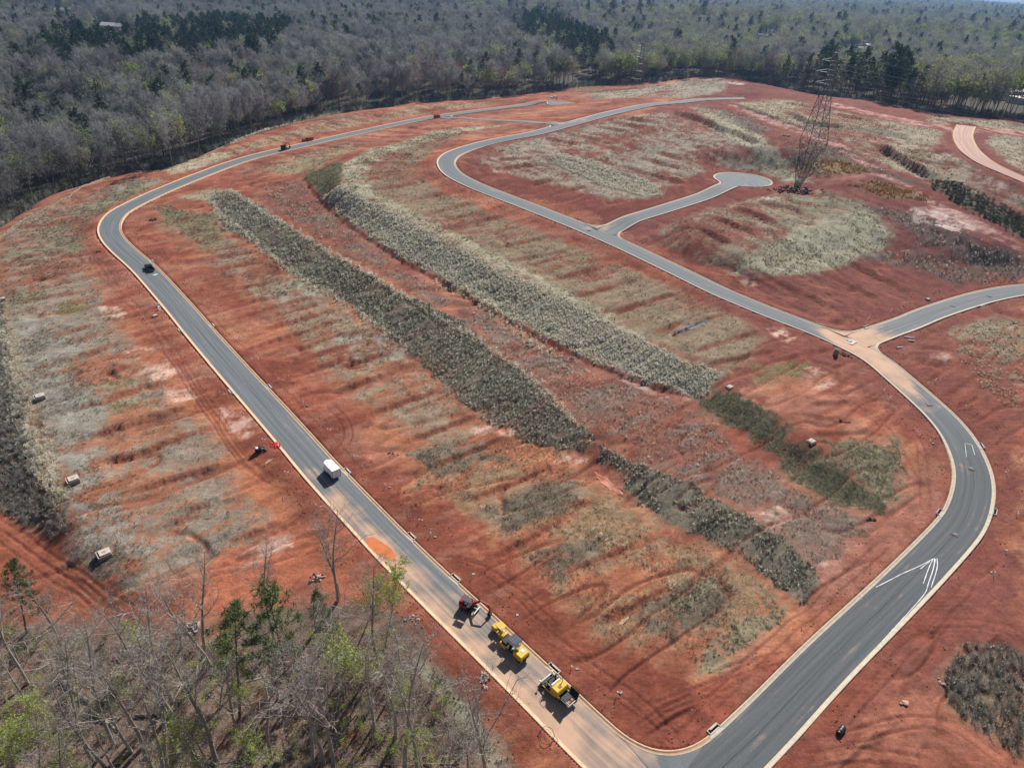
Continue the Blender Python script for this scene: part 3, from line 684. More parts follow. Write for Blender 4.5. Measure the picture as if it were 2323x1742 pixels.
def ground_material():
    m = bpy.data.materials.new("bare_land")
    m.use_nodes = True
    t = m.node_tree; N = t.nodes; L = t.links
    b = N["Principled BSDF"]
    b.inputs["Roughness"].default_value = .95
    b.inputs["Specular IOR Level"].default_value = .12
    at = N.new("ShaderNodeAttribute"); at.attribute_name = "col"
    cv = N.new("ShaderNodeAttribute"); cv.attribute_name = "cov"
    geo = N.new("ShaderNodeNewGeometry")
    def noise(scale, detail=3, rough=.6):
        n = N.new("ShaderNodeTexNoise"); n.inputs["Scale"].default_value = scale; n.inputs["Detail"].default_value = detail
        n.inputs["Roughness"].default_value = rough
        L.new(geo.outputs["Position"], n.inputs["Vector"]); return n.outputs[0]
    def rng_(s, a, b2, c, d):
        r = N.new("ShaderNodeMapRange"); r.inputs[1].default_value = a; r.inputs[2].default_value = b2; r.inputs[3].default_value = c; r.inputs[4].default_value = d
        L.new(s, r.inputs[0]); return r.outputs[0]
    def mth(op, a, b2):
        q = N.new("ShaderNodeMath"); q.operation = op
        for i, s in enumerate((a, b2)):
            if isinstance(s, (int, float)):
                q.inputs[i].default_value = s
            else:
                L.new(s, q.inputs[i])
        return q.outputs[0]
    n1, n2, n3 = noise(1.5, 5, .75), noise(.3, 5, .65), noise(6.0, 3, .7)
    f = mth('MULTIPLY', rng_(n1, .28, .72, .72, 1.28), rng_(n2, .3, .7, .78, 1.22))
    # hair-fine rills and dried water lines
    rl = noise(.22, 6, .72)
    rill = rng_(mth('ABSOLUTE', mth('SUBTRACT', rl, .5), 0), .0, .012, 1.22, 1.0)
    rl2 = noise(.5, 5, .7)
    rill2 = rng_(mth('ABSOLUTE', mth('SUBTRACT', rl2, .47), 0), .0, .012, .72, 1.0)
    f = mth('MULTIPLY', f, mth('MULTIPLY', rill, rill2))
    # blade marks of the graders
    mpg = N.new("ShaderNodeMapping"); mpg.inputs["Rotation"].default_value = (0, 0, math.radians(-35)); mpg.inputs["Scale"].default_value = (.09, 1.1, .2); L.new(geo.outputs["Position"], mpg.inputs[0])
    gn = N.new("ShaderNodeTexNoise"); gn.inputs["Scale"].default_value = 1.0; gn.inputs["Detail"].default_value = 5; gn.inputs["Roughness"].default_value = .7; L.new(mpg.outputs[0], gn.inputs["Vector"])
    f = mth('MULTIPLY', f, rng_(gn.outputs[0], .3, .7, .84, 1.16))
    g = rng_(n3, .3, .7, .62, 1.38)                                   # blades and stubble in the covered land
    mixg = N.new("ShaderNodeMix"); L.new(cv.outputs["Fac"], mixg.inputs[0]); mixg.inputs[2].default_value = 1.0; L.new(g, mixg.inputs[3])
    f = mth('MULTIPLY', f, mixg.outputs[0])
    # scattered pebbles and clods on bare ground
    vo = N.new("ShaderNodeTexVoronoi"); vo.inputs["Scale"].default_value = 1.3; L.new(geo.outputs["Position"], vo.inputs["Vector"])
    peb = rng_(vo.outputs["Distance"], .05, .11, 1.0, 0.0)
    vd = N.new("ShaderNodeTexVoronoi"); vd.inputs["Scale"].default_value = .9; L.new(geo.outputs["Position"], vd.inputs["Vector"])
    f = mth('MULTIPLY', f, mth('SUBTRACT', 1.0, mth('MULTIPLY', rng_(vd.outputs["Distance"], .06, .15, .5, 0.0), mth('GREATER_THAN', n1, .52))))
    vm = N.new("ShaderNodeVectorMath"); vm.operation = 'SCALE'
    L.new(at.outputs["Color"], vm.inputs[0]); L.new(f, vm.inputs["Scale"])
    mc = N.new("ShaderNodeMix"); mc.data_type = 'RGBA'
    L.new(mth('MULTIPLY', mth('MULTIPLY', peb, .5), mth('GREATER_THAN', n2, .56)), mc.inputs[0])
    L.new(vm.outputs[0], mc.inputs[6]); mc.inputs[7].default_value = (*s2l(190, 150, 128), 1)
    L.new(mc.outputs[2], b.inputs["Base Color"])
    bp = N.new("ShaderNodeBump"); bp.inputs["Strength"].default_value = .55; bp.inputs["Distance"].default_value = .3
    L.new(mth('ADD', n1, mth('MULTIPLY', n3, .5)), bp.inputs["Height"])
    L.new(bp.outputs[0], b.inputs["Normal"])
    return m

def road_material(name, base, dark, dustc):
    m = bpy.data.materials.new(name)
    m.use_nodes = True
    t = m.node_tree; N = t.nodes; L = t.links
    b = N["Principled BSDF"]; b.inputs["Roughness"].default_value = .8; b.inputs["Specular IOR Level"].default_value = .25
    uv = N.new("ShaderNodeUVMap"); uv.uv_map = "UVMap"
    du = N.new("ShaderNodeAttribute"); du.attribute_name = "dust"
    geo = N.new("ShaderNodeNewGeometry")
    mp = N.new("ShaderNodeMapping"); mp.inputs["Scale"].default_value = (1.6, .035, 1); L.new(uv.outputs[0], mp.inputs[0])
    st = N.new("ShaderNodeTexNoise"); st.inputs["Scale"].default_value = 1.0; st.inputs["Detail"].default_value = 4; L.new(mp.outputs[0], st.inputs["Vector"])
    fn = N.new("ShaderNodeTexNoise"); fn.inputs["Scale"].default_value = 5.0; fn.inputs["Detail"].default_value = 4; L.new(geo.outputs["Position"], fn.inputs["Vector"])
    bl = N.new("ShaderNodeTexNoise"); bl.inputs["Scale"].default_value = .25; bl.inputs["Detail"].default_value = 5; L.new(geo.outputs["Position"], bl.inputs["Vector"])
    def rg(s, a, b2, c, d):
        r = N.new("ShaderNodeMapRange"); r.inputs[1].default_value = a; r.inputs[2].default_value = b2; r.inputs[3].default_value = c; r.inputs[4].default_value = d
        L.new(s, r.inputs[0]); return r.outputs[0]
    def mth(op, a, b2):
        q = N.new("ShaderNodeMath"); q.operation = op
        for i, s in enumerate((a, b2)):
            if isinstance(s, (int, float)): q.inputs[i].default_value = s
            else: L.new(s, q.inputs[i])
        return q.outputs[0]
    mx = N.new("ShaderNodeMix"); mx.data_type = 'RGBA'
    L.new(rg(st.outputs[0], .38, .62, 0, 1), mx.inputs[0]); mx.inputs[6].default_value = (*s2l(*dark), 1); mx.inputs[7].default_value = (*s2l(*base), 1)
    # paving seam down the middle
    sx = N.new("ShaderNodeSeparateXYZ"); L.new(uv.outputs[0], sx.inputs[0])
    seam = rg(mth('ABSOLUTE', mth('ADD', sx.outputs[0], rg(bl.outputs[0], .3, .7, -.08, .08)), 0), .03, .16, .62, 1.0)
    sc_ = N.new("ShaderNodeVectorMath"); sc_.operation = 'SCALE'
    fa = N.new("ShaderNodeAttribute"); fa.attribute_name = "fresh"
    L.new(mx.outputs[2], sc_.inputs[0]); L.new(mth('MULTIPLY', mth('MULTIPLY', seam, rg(fn.outputs[0], .3, .7, .86, 1.14)), rg(fa.outputs['Fac'], 0, 1, 1.0, .66)), sc_.inputs["Scale"])
    md = N.new("ShaderNodeMix"); md.data_type = 'RGBA'
    dd = mth('ADD', du.outputs["Fac"], mth('MULTIPLY', mth('SUBTRACT', mth('ADD', st.outputs[0], bl.outputs[0]), 1.0), 1.0))
    L.new(rg(dd, .25, .95, 0, .92), md.inputs[0]); L.new(sc_.outputs[0], md.inputs[6])
    dv = N.new("ShaderNodeVectorMath"); dv.operation = 'SCALE'; dv.inputs[0].default_value = s2l(*dustc); L.new(rg(bl.outputs[0], .3, .7, .85, 1.1), dv.inputs["Scale"])
    L.new(dv.outputs[0], md.inputs[7])
    L.new(md.outputs[2], b.inputs["Base Color"])
    bp = N.new("ShaderNodeBump"); bp.inputs["Strength"].default_value = .25; bp.inputs["Distance"].default_value = .03; L.new(fn.outputs[0], bp.inputs["Height"]); L.new(bp.outputs[0], b.inputs["Normal"])
    return m

# ------------------------------------------------------------------ mesh helpers
def mesh_np(name, V, F, uv=None):
    """fast mesh from arrays; F (n,4) or (n,3)"""
    me = bpy.data.meshes.new(name)
    V = np.ascontiguousarray(V, np.float32); F = np.ascontiguousarray(F, np.int32)
    n, k = F.shape
    me.vertices.add(len(V)); me.vertices.foreach_set("co", V.ravel())
    me.loops.add(n * k); me.loops.foreach_set("vertex_index", F.ravel())
    me.polygons.add(n); me.polygons.foreach_set("loop_start", np.arange(0, n * k, k, dtype=np.int32))
    me.update(calc_edges=True)
    me.validate()
    return me

def smooth(me):
    me.polygons.foreach_set("use_smooth", np.ones(len(me.polygons), bool))

def link(name, me, parent=None, **props):
    o = bpy.data.objects.new(name, me)
    COL.objects.link(o)
    if parent is not None:
        o.parent = parent
    for k, v in props.items():
        o[k] = v
    return o

def empty(name, loc, rz=0, label=None, cat=None, group=None):
    o = bpy.data.objects.new(name, None)
    COL.objects.link(o)
    o.location = loc
    o.rotation_euler = (0, 0, rz)
    o.empty_display_size = .1
    tag(o, label, cat, group)
    return o

def tag(o, label=None, cat=None, group=None, kind=None):
    for k, v in (("label", label), ("category", cat), ("group", group), ("kind", kind)):
        if v:
            o[k] = v
    return o

class MB:
    def __init__(s):
        s.v, s.f, s.m = [], [], []
        s.cur = 0
    def add(s, V, F):
        o = len(s.v)
        s.v += [tuple(p) for p in V]
        s.f += [tuple(i + o for i in f) for f in F]
        s.m += [s.cur] * len(F)
        return s
    def box(s, c, d, rz=0, ry=0, rx=0, taper=1.0):
        x, y, z = d[0] / 2, d[1] / 2, d[2] / 2
        V = [(-x, -y, -z), (x, -y, -z), (x, y, -z), (-x, y, -z), (-x * taper, -y * taper, z), (x * taper, -y * taper, z), (x * taper, y * taper, z), (-x * taper, y * taper, z)]
        M = Matrix.Translation(c) @ Matrix.Rotation(rz, 4, 'Z') @ Matrix.Rotation(ry, 4, 'Y') @ Matrix.Rotation(rx, 4, 'X')
        return s.add([M @ Vector(p) for p in V], [(0, 3, 2, 1), (4, 5, 6, 7), (0, 1, 5, 4), (1, 2, 6, 5), (2, 3, 7, 6), (3, 0, 4, 7)])
    def tube(s, a, b, r, r2=None, n=8, cap=True):
        a, b = Vector(a), Vector(b)
        r2 = r if r2 is None else r2
        q = (b - a).to_track_quat('Z', 'Y')
        V, F = [], []
        for k in range(n):
            w = Vector((math.cos(2 * math.pi * k / n), math.sin(2 * math.pi * k / n), 0))
            V += [a + q @ (w * r), b + q @ (w * r2)]
        for k in range(n):
            i, j = 2 * k, 2 * ((k + 1) % n)
            F.append((i, j, j + 1, i + 1))
        if cap:
            F.append(tuple(range(0, 2 * n, 2))[::-1]); F.append(tuple(range(1, 2 * n, 2)))
        return s.add(V, F)
    def prism(s, poly, lo, hi, axis='y'):
        """poly in the plane across the axis, pulled from lo to hi"""
        def P(p, t):
            return (p[0], t, p[1]) if axis == 'y' else (t, p[0], p[1]) if axis == 'x' else (p[0], p[1], t)
        n = len(poly)
        V = [P(p, lo) for p in poly] + [P(p, hi) for p in poly]
        F = [tuple(range(n)), tuple(range(n, 2 * n))[::-1]] + [(i, i + n, (i + 1) % n + n, (i + 1) % n) for i in range(n)]
        return s.add(V, F)
    def path(s, pts, r, n=5):
        for a, b in zip(pts[:-1], pts[1:]):
            s.tube(a, b, r, n=n)
        return s
    def mesh(s, name, *mats, bevel=0, sm=False):
        me = bpy.data.meshes.new(name)
        me.from_pydata(s.v, [], s.f)
        for m in mats:
            me.materials.append(m)
        if len(mats) > 1:
            me.polygons.foreach_set("material_index", s.m)
        bm = bmesh.new(); bm.from_mesh(me)
        bmesh.ops.recalc_face_normals(bm, faces=bm.faces)
        if bevel:
            bmesh.ops.bevel(bm, geom=[e for e in bm.edges if e.is_manifold and e.calc_face_angle(0) > .6], offset=bevel, segments=1, affect='EDGES', clamp_overlap=True)
        bm.to_mesh(me); bm.free()
        if sm:
            smooth(me)
        return me
    def build(s, name, m, parent=None, bevel=0, sm=False, **props):
        return link(name, s.mesh(name, m, bevel=bevel, sm=sm), parent, **props)

def copy_tree(o, parent=None):
    c = o.copy()
    COL.objects.link(c)
    c.parent = parent
    for ch in o.children:
        copy_tree(ch, c)
    return c

# ------------------------------------------------------------------ the land
def land_colour(X, Y, bare, rut, e):
    n = len(X)
    big = fbm(X / 22, Y / 22, 100, 4)
    U, W = lot_axes(X, Y)
    streak = fbm(U / 16, W / 2.1, 110, 4)
    med = fbm(X / 3.2, Y / 3.2, 120, 3)
    soil = np.empty((n, 3))
    A, B, C = s2l(148, 82, 60), s2l(118, 62, 48), s2l(178, 114, 82)
    soil[:] = A
    w = sst(.48, .68, big * .6 + streak * .4)[:, None]
    soil = soil * (1 - w) + C * w
    w = sst(.5, .36, big * .5 + med * .5)[:, None] * .6
    soil = soil * (1 - w) + B * w
    film = sst(.46, .66, fbm(U / 9, W / 3.4, 140, 4) * .65 + fbm(X / 30, Y / 30, 145, 2) * .35)[:, None] * .38    # dried silt
    soil = soil * (1 - film) + s2l(182, 134, 112) * film
    soil *= (.86 + .28 * fbm(X / 5, Y / 5, 150, 3))[:, None] * (.72 + .6 * fbm(U / 17, W / 8, 155, 4))[:, None]
    colr = soil.copy()
    cov = np.zeros(n)
    R = np.hypot(X, Y)
    # wooded ground outside the site
    k = ~inside(SITE, X, Y)
    fl = s2l(82, 74, 64) * (.8 + .4 * med[k])[:, None]
    colr[k] = fl; cov[k] = .8
    verge = sst(2.0, 7.0, e + (med - .5) * 7)
    fin = fbm(X / .9, Y / .9, 130, 2)
    strn = np.clip(streak * .42 + med * .3 + fin * .28 + (big - .5) * .9, 0, 1)
    for q, (poly, cover, c, soft, veg, so) in enumerate(ZN):
        k, m = zone_mask(poly, soft, X, Y, q)
        if m is None:
            continue
        if so is not None:
            if so[0] > .52:
                a = (m * sst(.40, .56, streak[k] * .5 + med[k] * .25 + fin[k] * .25))[:, None]
            else:
                a = (m * (.45 + .75 * sst(.3, .6, big[k] * .4 + streak[k] * .6)))[:, None].clip(0, 1)
            keep = np.where(cov[k] > .4, .35, 1.0)[:, None] if so[0] < .5 else 1.0
            colr[k] = colr[k] * (1 - a * keep) + so * (.85 + .3 * med[k])[:, None] * a * keep
            if so[0] > .5:
                cov[k] *= 1 - .8 * m
        if c is not None:
            th = 1 - cover
            a = m * sst(th * .9 + .02, th * .9 + .30, strn[k]) * (.5 + .48 * cover)
            if veg not in ('bank1', 'bank2', 'bank0', 'litter', 'hedge', 'brush', 'grass'):
                a = a * verge[k]
            a = a * (1 - np.where(cover > .7, .4, .75) * bare[k] * (cover < .93))
            v = (.82 + .36 * med[k])[:, None]
            colr[k] = colr[k] * (1 - a[:, None]) + c * v * a[:, None]
            cov[k] = np.maximum(cov[k], a)
    b = np.clip(bare * .8, 0, 1)[:, None] * (cov < .6)[:, None]
    colr = colr * (1 - b) + (s2l(132, 74, 56) * .5 + soil * .5) * b
    r = (rut * .55)[:, None]
    colr = colr * (1 - r) + s2l(116, 60, 48) * r
    # damp disturbed earth next to the kerbs
    lum = colr @ np.array((.3, .5, .2))
    colr = colr * .92 + lum[:, None] * .08
    d = (sst(7, 1, e) * .4 * sst(.4, .6, med))[:, None]
    colr = colr * (1 - d) + s2l(132, 74, 60) * d
    return np.clip(colr, 0, 1), cov

def make_land():
    ang = np.concatenate((np.radians(np.arange(-180, -47, 7.0)), np.radians(np.arange(-46.5, 46.6, .115)), np.radians(np.arange(48, 180, 7.0))))
    ang = ang[(ang > -math.pi + .01)]
    rad = [36.0]
    while rad[-1] < 830:
        rad.append(rad[-1] * 1.0048)
    while rad[-1] < 14000:
        rad.append(rad[-1] * 1.045)
    rad = np.array([8.0, 22.0] + rad)
    A, Rr = np.meshgrid(ang, rad)
    X, Y = (np.sin(A) * Rr).ravel(), (np.cos(A) * Rr).ravel()
    Z, bare, rut, e = ground(X, Y, True)
    na, nr = len(ang), len(rad)
    GRID.update(a=ang, r=rad, z=Z.reshape(nr, na))
    V = np.stack((X, Y, Z), -1)
    V = np.concatenate((V, [[0, 0, float(H0(0.0, 0.0))]]))
    i = np.arange(na)[None] + na * np.arange(nr - 1)[:, None]
    j = (np.arange(na) + 1) % na
    j = j[None] + na * np.arange(nr - 1)[:, None]
    F = np.stack((i, j, j + na, i + na), -1).reshape(-1, 4)
    me = mesh_np("ground", V, F)
    smooth(me)
    colr, cov = land_colour(X, Y, bare, rut, e)
    c4 = np.ones((len(V), 4), np.float32); c4[:-1, :3] = colr
    a = me.attributes.new("col", 'FLOAT_COLOR', 'POINT'); a.data.foreach_set("color", c4.ravel())
    a = me.attributes.new("cov", 'FLOAT', 'POINT'); a.data.foreach_set("value", np.append(cov, 0).astype(np.float32))
    me.materials.append(ground_material())
    return link("ground", me, kind="structure")

# ------------------------------------------------------------------ streets
M_ASPH = road_material("asphalt", (120, 124, 126), (102, 107, 111), (206, 168, 140))
M_DIRT = road_material("packed_dirt", (196, 158, 142), (178, 134, 120), (206, 164, 146))
M_CURB = mat("curb_concrete", (214, 180, 148), .85, noise=.14, nscale=1.2)
M_CURB2 = mat("curb_concrete_clean", (206, 190, 168), .85, noise=.12, nscale=1.2)

DUST = []
def dust(n, amt, *pts):
    DUST.append((lay(n, *pts)[:, :2], amt))
dust(8, .55, (-100, 0), (60, -40), (420, 330), (760, 560), (1180, 860), (1560, 1200), (2080, 1570), (1900, 1900), (1500, 1720), (960, 1060), (300, 420))
dust(8, .45, (120, 150), (330, 220), (430, 330), (600, 560), (1200, 1150), (1750, 1600), (1500, 1659), (900, 1040), (320, 470))
dust(8, .45, (180, 230), (260, 210), (420, 330), (380, 400), (260, 330))
dust(4, .5, (1890, 1360), (1990, 1350), (2230, 1600), (2120, 1680))
dust(6, .95, (1080, 490), (1300, 470), (1420, 560), (1310, 600), (1420, 740), (1560, 890), (1480, 880), (1200, 690), (1010, 570), (900, 500))
dust(6, .35, (860, 460), (1100, 480), (1200, 640), (1700, 980), (1640, 1020), (1200, 690))
dust(2, .7, (1640, 1400), (1740, 1395), (1720, 1430), (1500, 1450), (1560, 1420))
dust(2, .4, (1370, 770), (1600, 730), (1600, 750), (1400, 800))

def normals(P):
    T = np.gradient(P[:, :2], axis=0)
    T /= np.linalg.norm(T, axis=1)[:, None]
    return np.stack((-T[:, 1], T[:, 0]), -1)

def edge_dist(name, Q):
    """how far points are outside the other streets (junction mouths only)"""
    best = np.full(len(Q), 1e9)
    for k, P in ROADS.items():
        if k == name:
            continue
        D, S, Z, O = line_dist(P, Q[:, 0], Q[:, 1], 22.0)
        tot = np.hypot(*np.diff(P[:, :2], axis=0).T).sum()
        d = D - HWID[k]
        ends = (S < .01) | (S > tot - .01)
        d[ends & (D < 1e8)] = 1e9
        best = np.minimum(best, d)
    for i, (c, r) in enumerate(BULB):
        if name == 'bulb%d' % i:
            continue
        best = np.minimum(best, np.hypot(Q[:, 0] - c[0], Q[:, 1] - c[1]) - r + 3.0)
    return best

PROFILE = [(-.48, .012), (-.02, .03), (.05, .15), (.25, .15), (.29, -.9)]
ENDS = []
def sweep_curb(Q, Nn, sgn):
    V, F = [], []
    for q, nn in zip(Q, Nn):
        for o, z in PROFILE:
            V.append((q[0] + nn[0] * o * sgn, q[1] + nn[1] * o * sgn, q[2] + z))
    k = len(PROFILE)
    for i in range(len(Q) - 1):
        for j in range(k - 1):
            a = i * k + j
            F.append((a, a + 1, a + k + 1, a + k))
    return V, F

def curb_runs(name, Q, Nn, sgn, reach):
    ok = edge_dist(name, Q) > np.where(Q[:, 1] < 85, reach + 3, reach)
    runs, cur = [], []
    for i, f in enumerate(ok):
        if f:
            cur.append(i)
        elif cur:
            runs.append(cur); cur = []
    if cur:
        runs.append(cur)
    out = []
    for r in runs:
        if len(r) < 2:
            continue
        out.append(sweep_curb(Q[r], Nn[r], sgn))
        for a, b in ((r[0], r[1]), (r[-1], r[-2])):
            if 0 < a < len(Q) - 1 or name.startswith('bulb') is False:
                t = Q[a] - Q[b]
                ENDS.append((Q[a], t / np.linalg.norm(t), name))
    return out

def settle(k, V):
    """side streets meet the through street at its own grade"""
    for a, b in (('ER', 'MR'), ('CR', 'MR'), ('CN', 'LS'), ('CN', 'MR'), ('LS', 'MR')):
        if a == k:
            D, S, Z, O = line_dist(ROADS[b], V[:, 0], V[:, 1], 24.0)
            w = sst(22, 5, D)
            V[:, 2] = V[:, 2] * (1 - w) + (Z + .015) * w
    return V

def strip(P, hw, cols, lo=0, hi=None, dz=0.0, name="road", m=None, ext=None):
    P = P[lo:hi]
    Nn = normals(P)
    us = np.linspace(-hw, hw, cols)
    s = np.concatenate(([0], np.cumsum(np.hypot(*np.diff(P[:, :2], axis=0).T))))
    X = P[:, 0, None] + Nn[:, 0, None] * us; Y = P[:, 1, None] + Nn[:, 1, None] * us
    Zz = P[:, 2, None] + .06 * (1 - (us / hw) ** 2)[None] + dz
    V = settle(ext, np.stack((X, Y, Zz), -1).reshape(-1, 3))
    n = len(P)
    i = np.arange(cols - 1)[None] + cols * np.arange(n - 1)[:, None]
    F = np.stack((i + 1, i, i + cols, i + cols + 1), -1).reshape(-1, 4)
    me = mesh_np(name, V, F)
    uvl = me.uv_layers.new(name="UVMap")
    UVv = np.stack((np.broadcast_to(us, (n, cols)), np.broadcast_to(s[:, None], (n, cols))), -1).reshape(-1, 2)
    idx = np.empty(len(me.loops), np.int32); me.loops.foreach_get("vertex_index", idx)
    uvl.data.foreach_set("uv", UVv[idx].astype(np.float32).ravel())
    set_dust(me, V, cols)
    if ext == 'MR':      # newest pavement is darker
        c0 = lay(6, (1780, 1140))[0]
        i0 = int(np.argmin(np.hypot(P[:, 0] - c0[0], P[:, 1] - c0[1])))
        fr = sst(i0 + 26, i0 - 26, np.arange(n))
        a = me.attributes.new("fresh", 'FLOAT', 'POINT'); a.data.foreach_set("value", np.repeat(fr, cols).astype(np.float32))
    me.materials.append(m)
    smooth(me)
    return me

def set_dust(me, V, cols=0):
    d = np.zeros(len(V))
    for q, (poly, amt) in enumerate(DUST):
        k, mm = zone_mask(poly, 3.2, V[:, 0], V[:, 1], q)
        if mm is not None:
            d[k] += mm * amt
    if cols:
        g = d.reshape(-1, cols)
        for _ in range(10):
            g[1:-1] = g[1:-1] * .5 + (g[:-2] + g[2:]) * .25
        d = g.ravel()
    d += .06 + .25 * (fbm(V[:, 0] / 9, V[:, 1] / 9, 300, 3) - .45)
    a = me.attributes.new("dust", 'FLOAT', 'POINT'); a.data.foreach_set("value", d.astype(np.float32))

def dens(P, step=1.0):
    out = []
    for a, b in zip(P[:-1], P[1:]):
        n = max(1, int(round(np.linalg.norm((b - a)[:2]) / step)))
        out += [a + (b - a) * i / n for i in range(n)]
    return np.array(out + [P[-1]])

ROADOBJ = {}
def make_streets():
    info = {'LS': M_ASPH, 'MR': M_ASPH, 'ER': M_ASPH, 'CR': M_ASPH, 'CN': M_ASPH, 'DR': M_DIRT}
    for k, P in ROADS.items():
        R_ = dens(P)
        hw = HWID[k]
        lo, hi = 0, None
        if k in ('ER', 'CR', 'CN'):
            e = np.array([0.0] * len(R_))
            D = line_dist(ROADS['MR'] if k != 'CN' else ROADS['LS'], R_[:, 0], R_[:, 1], 15)[0]
            lo = int(np.argmax(D > HWID['MR'] - .6))
            if k == 'CN':
                D = line_dist(ROADS['MR'], R_[:, 0], R_[:, 1], 15)[0]
                bad = np.nonzero(D < HWID['MR'] - .6)[0]
                hi = int(bad[0]) if len(bad) else None
        if k == 'LS':
            D = line_dist(ROADS['MR'], R_[:, 0], R_[:, 1], 15)[0]
            lo = int(np.argmax(D > HWID['MR'] - .6))
        if k == 'MR':
            ROADOBJ[k] = ROADOBJ['MR0'] = link("road", strip(R_, hw - .05, 11, 0, None, 0, "road", M_ASPH, 'MR'), kind="structure")
        else:
            ROADOBJ[k] = link("dirt_road" if k == 'DR' else "road", strip(R_, hw - .05, 11, lo, hi, -.012, "road", info[k], k), kind="structure")
        Nn = normals(R_)
        V, F = [], []
        for sgn in (1, -1):
            Q = R_.copy(); Q[:, :2] += Nn * sgn * hw
            Q = settle(k, Q)
            for v, f in curb_runs(k, Q, Nn, sgn, 6.0 if k != 'DR' else -50):
                if not v:
                    continue
                cm = mesh_np("curb", np.array(v), np.array(f)); cm.materials.append(M_CURB if k in ('LS', 'DR') else M_CURB2)
                link("curb", cm, ROADOBJ[k])
    for i, (c, r) in enumerate(BULB):
        a = np.linspace(0, 2 * math.pi, 73)
        Q = np.stack((c[0] + np.cos(a) * r, c[1] + np.sin(a) * r, np.full(73, c[2])), -1)
        Nn = np.stack((np.cos(a), np.sin(a)), -1)
        j = 'LS' if i == 0 else 'CR'
        # keep clear of the mouth of the street
        st = int(np.argmin(edge_dist('bulb%d' % i, Q)))
        Q, Nn = np.roll(Q[:-1], -st, 0), np.roll(Nn[:-1], -st, 0)
        for v, f in curb_runs('bulb%d' % i, Q, Nn, 1, 2.5):
            cm = mesh_np("curb", np.array(v), np.array(f)); cm.materials.append(M_CURB2)
            link("curb", cm, ROADOBJ[j])
        mb = []
        V = [(c[0], c[1], c[2] + .02)]
        for t in range(1, 9):
            rr = (r - .05) * t / 8
            for w in range(48):
                V.append((c[0] + math.cos(w * math.pi / 24) * rr, c[1] + math.sin(w * math.pi / 24) * rr, c[2] - .03 + .02 * (1 - t / 8)))
        F3 = [(0, 1 + w, 1 + (w + 1) % 48) for w in range(48)]
        me = bpy.data.meshes.new("turning_circle")
        me.from_pydata(V, [], F3 + [(1 + t * 48 + w, 1 + (t + 1) * 48 + w, 1 + (t + 1) * 48 + (w + 1) % 48, 1 + t * 48 + (w + 1) % 48) for t in range(7) for w in range(48)])
        u = me.uv_layers.new(name="UVMap")
        for l in me.loops:
            u.data[l.index].uv = V[l.vertex_index][:2]
        set_dust(me, np.array(V)); me.materials.append(M_ASPH)
        link("turning_circle", me, ROADOBJ[j])
    # rounded corners at the junctions
    used = set()
    for i, (p, t, a) in enumerate(ENDS):
        best = None
        for j, (q, u, b) in enumerate(ENDS):
            if a == b or i in used or j in used:
                continue
            d = np.hypot(*(p - q)[:2])
            if d < 26 and t[:2] @ (q - p)[:2] > 0 and (best is None or d < best[0]):
                best = (d, j)
        if best:
            j = best[1]
            q, u, b = ENDS[j]
            M_ = np.array(((t[0], -u[0]), (t[1], -u[1])))
            if abs(np.linalg.det(M_)) < .15:
                continue
            s = np.linalg.solve(M_, (q - p)[:2])
            if s[0] < 0 or s[1] < 0 or s.max() > 40:
                continue
            used.update((i, j))
            cpt = np.array((*(p[:2] + t[:2] * s[0]), (p[2] + q[2]) / 2))
            k = np.linspace(0, 1, 15)[:, None]
            Q = p * (1 - k) ** 2 + 2 * cpt * k * (1 - k) + q * k ** 2
            N2 = normals(Q)
            sgn = -1 if (cpt - Q[7])[:2] @ N2[7] > 0 else 1
            v, f = sweep_curb(Q, N2, sgn)
            cm = mesh_np("curb", np.array(v), np.array(f)); cm.materials.append(M_CURB if 'LS' in (a, b) else M_CURB2)
            par = ROADOBJ.get(b) or ROADOBJ.get(a) or ROADOBJ['MR']
            link("curb", cm, par)
            FILLETS.append((Q, cpt))
            cc = cpt + (cpt - Q[7]) * .7 - np.array((0, 0, .10))
            W = [tuple(cc + (0, 0, -.02))] + [tuple(w + (0, 0, -.005)) for w in Q]
            me = bpy.data.meshes.new("corner_apron")
            me.from_pydata(W, [], [(0, n, n + 1) for n in range(1, 15)])
            uu = me.uv_layers.new(name="UVMap")
            for l in me.loops:
                uu.data[l.index].uv = (1.5 + W[l.vertex_index][0] * .1, W[l.vertex_index][1])
            set_dust(me, np.array(W)); me.materials.append(M_ASPH)
            link("corner_apron", me, par)
make_streets()

ground_obj = make_land()

# ------------------------------------------------------------------ plants: shapes
def tri_blades(mb, n, r, h0, h1, w, lean, seed, base=(0, 0, 0)):
    g = random.Random(seed)
    for _ in range(n):
        a = g.uniform(0, 6.283); q = r * math.sqrt(g.random())
        x, y = base[0] + math.cos(a) * q, base[1] + math.sin(a) * q
        h = g.uniform(h0, h1); l = g.uniform(.1, lean) * h
        b = a + g.uniform(-.8, .8); p = b + 1.57
        dx, dy = math.cos(p) * w, math.sin(p) * w
        mb.add([(x - dx, y - dy, base[2] - .05), (x + dx, y + dy, base[2] - .05), (x + math.cos(b) * l, y + math.sin(b) * l, base[2] + h)], [(0, 1, 2)])

def proto(name, mb, *mats):
    me = mb.mesh(name, *mats)
    return bpy.data.objects.new(name, me)

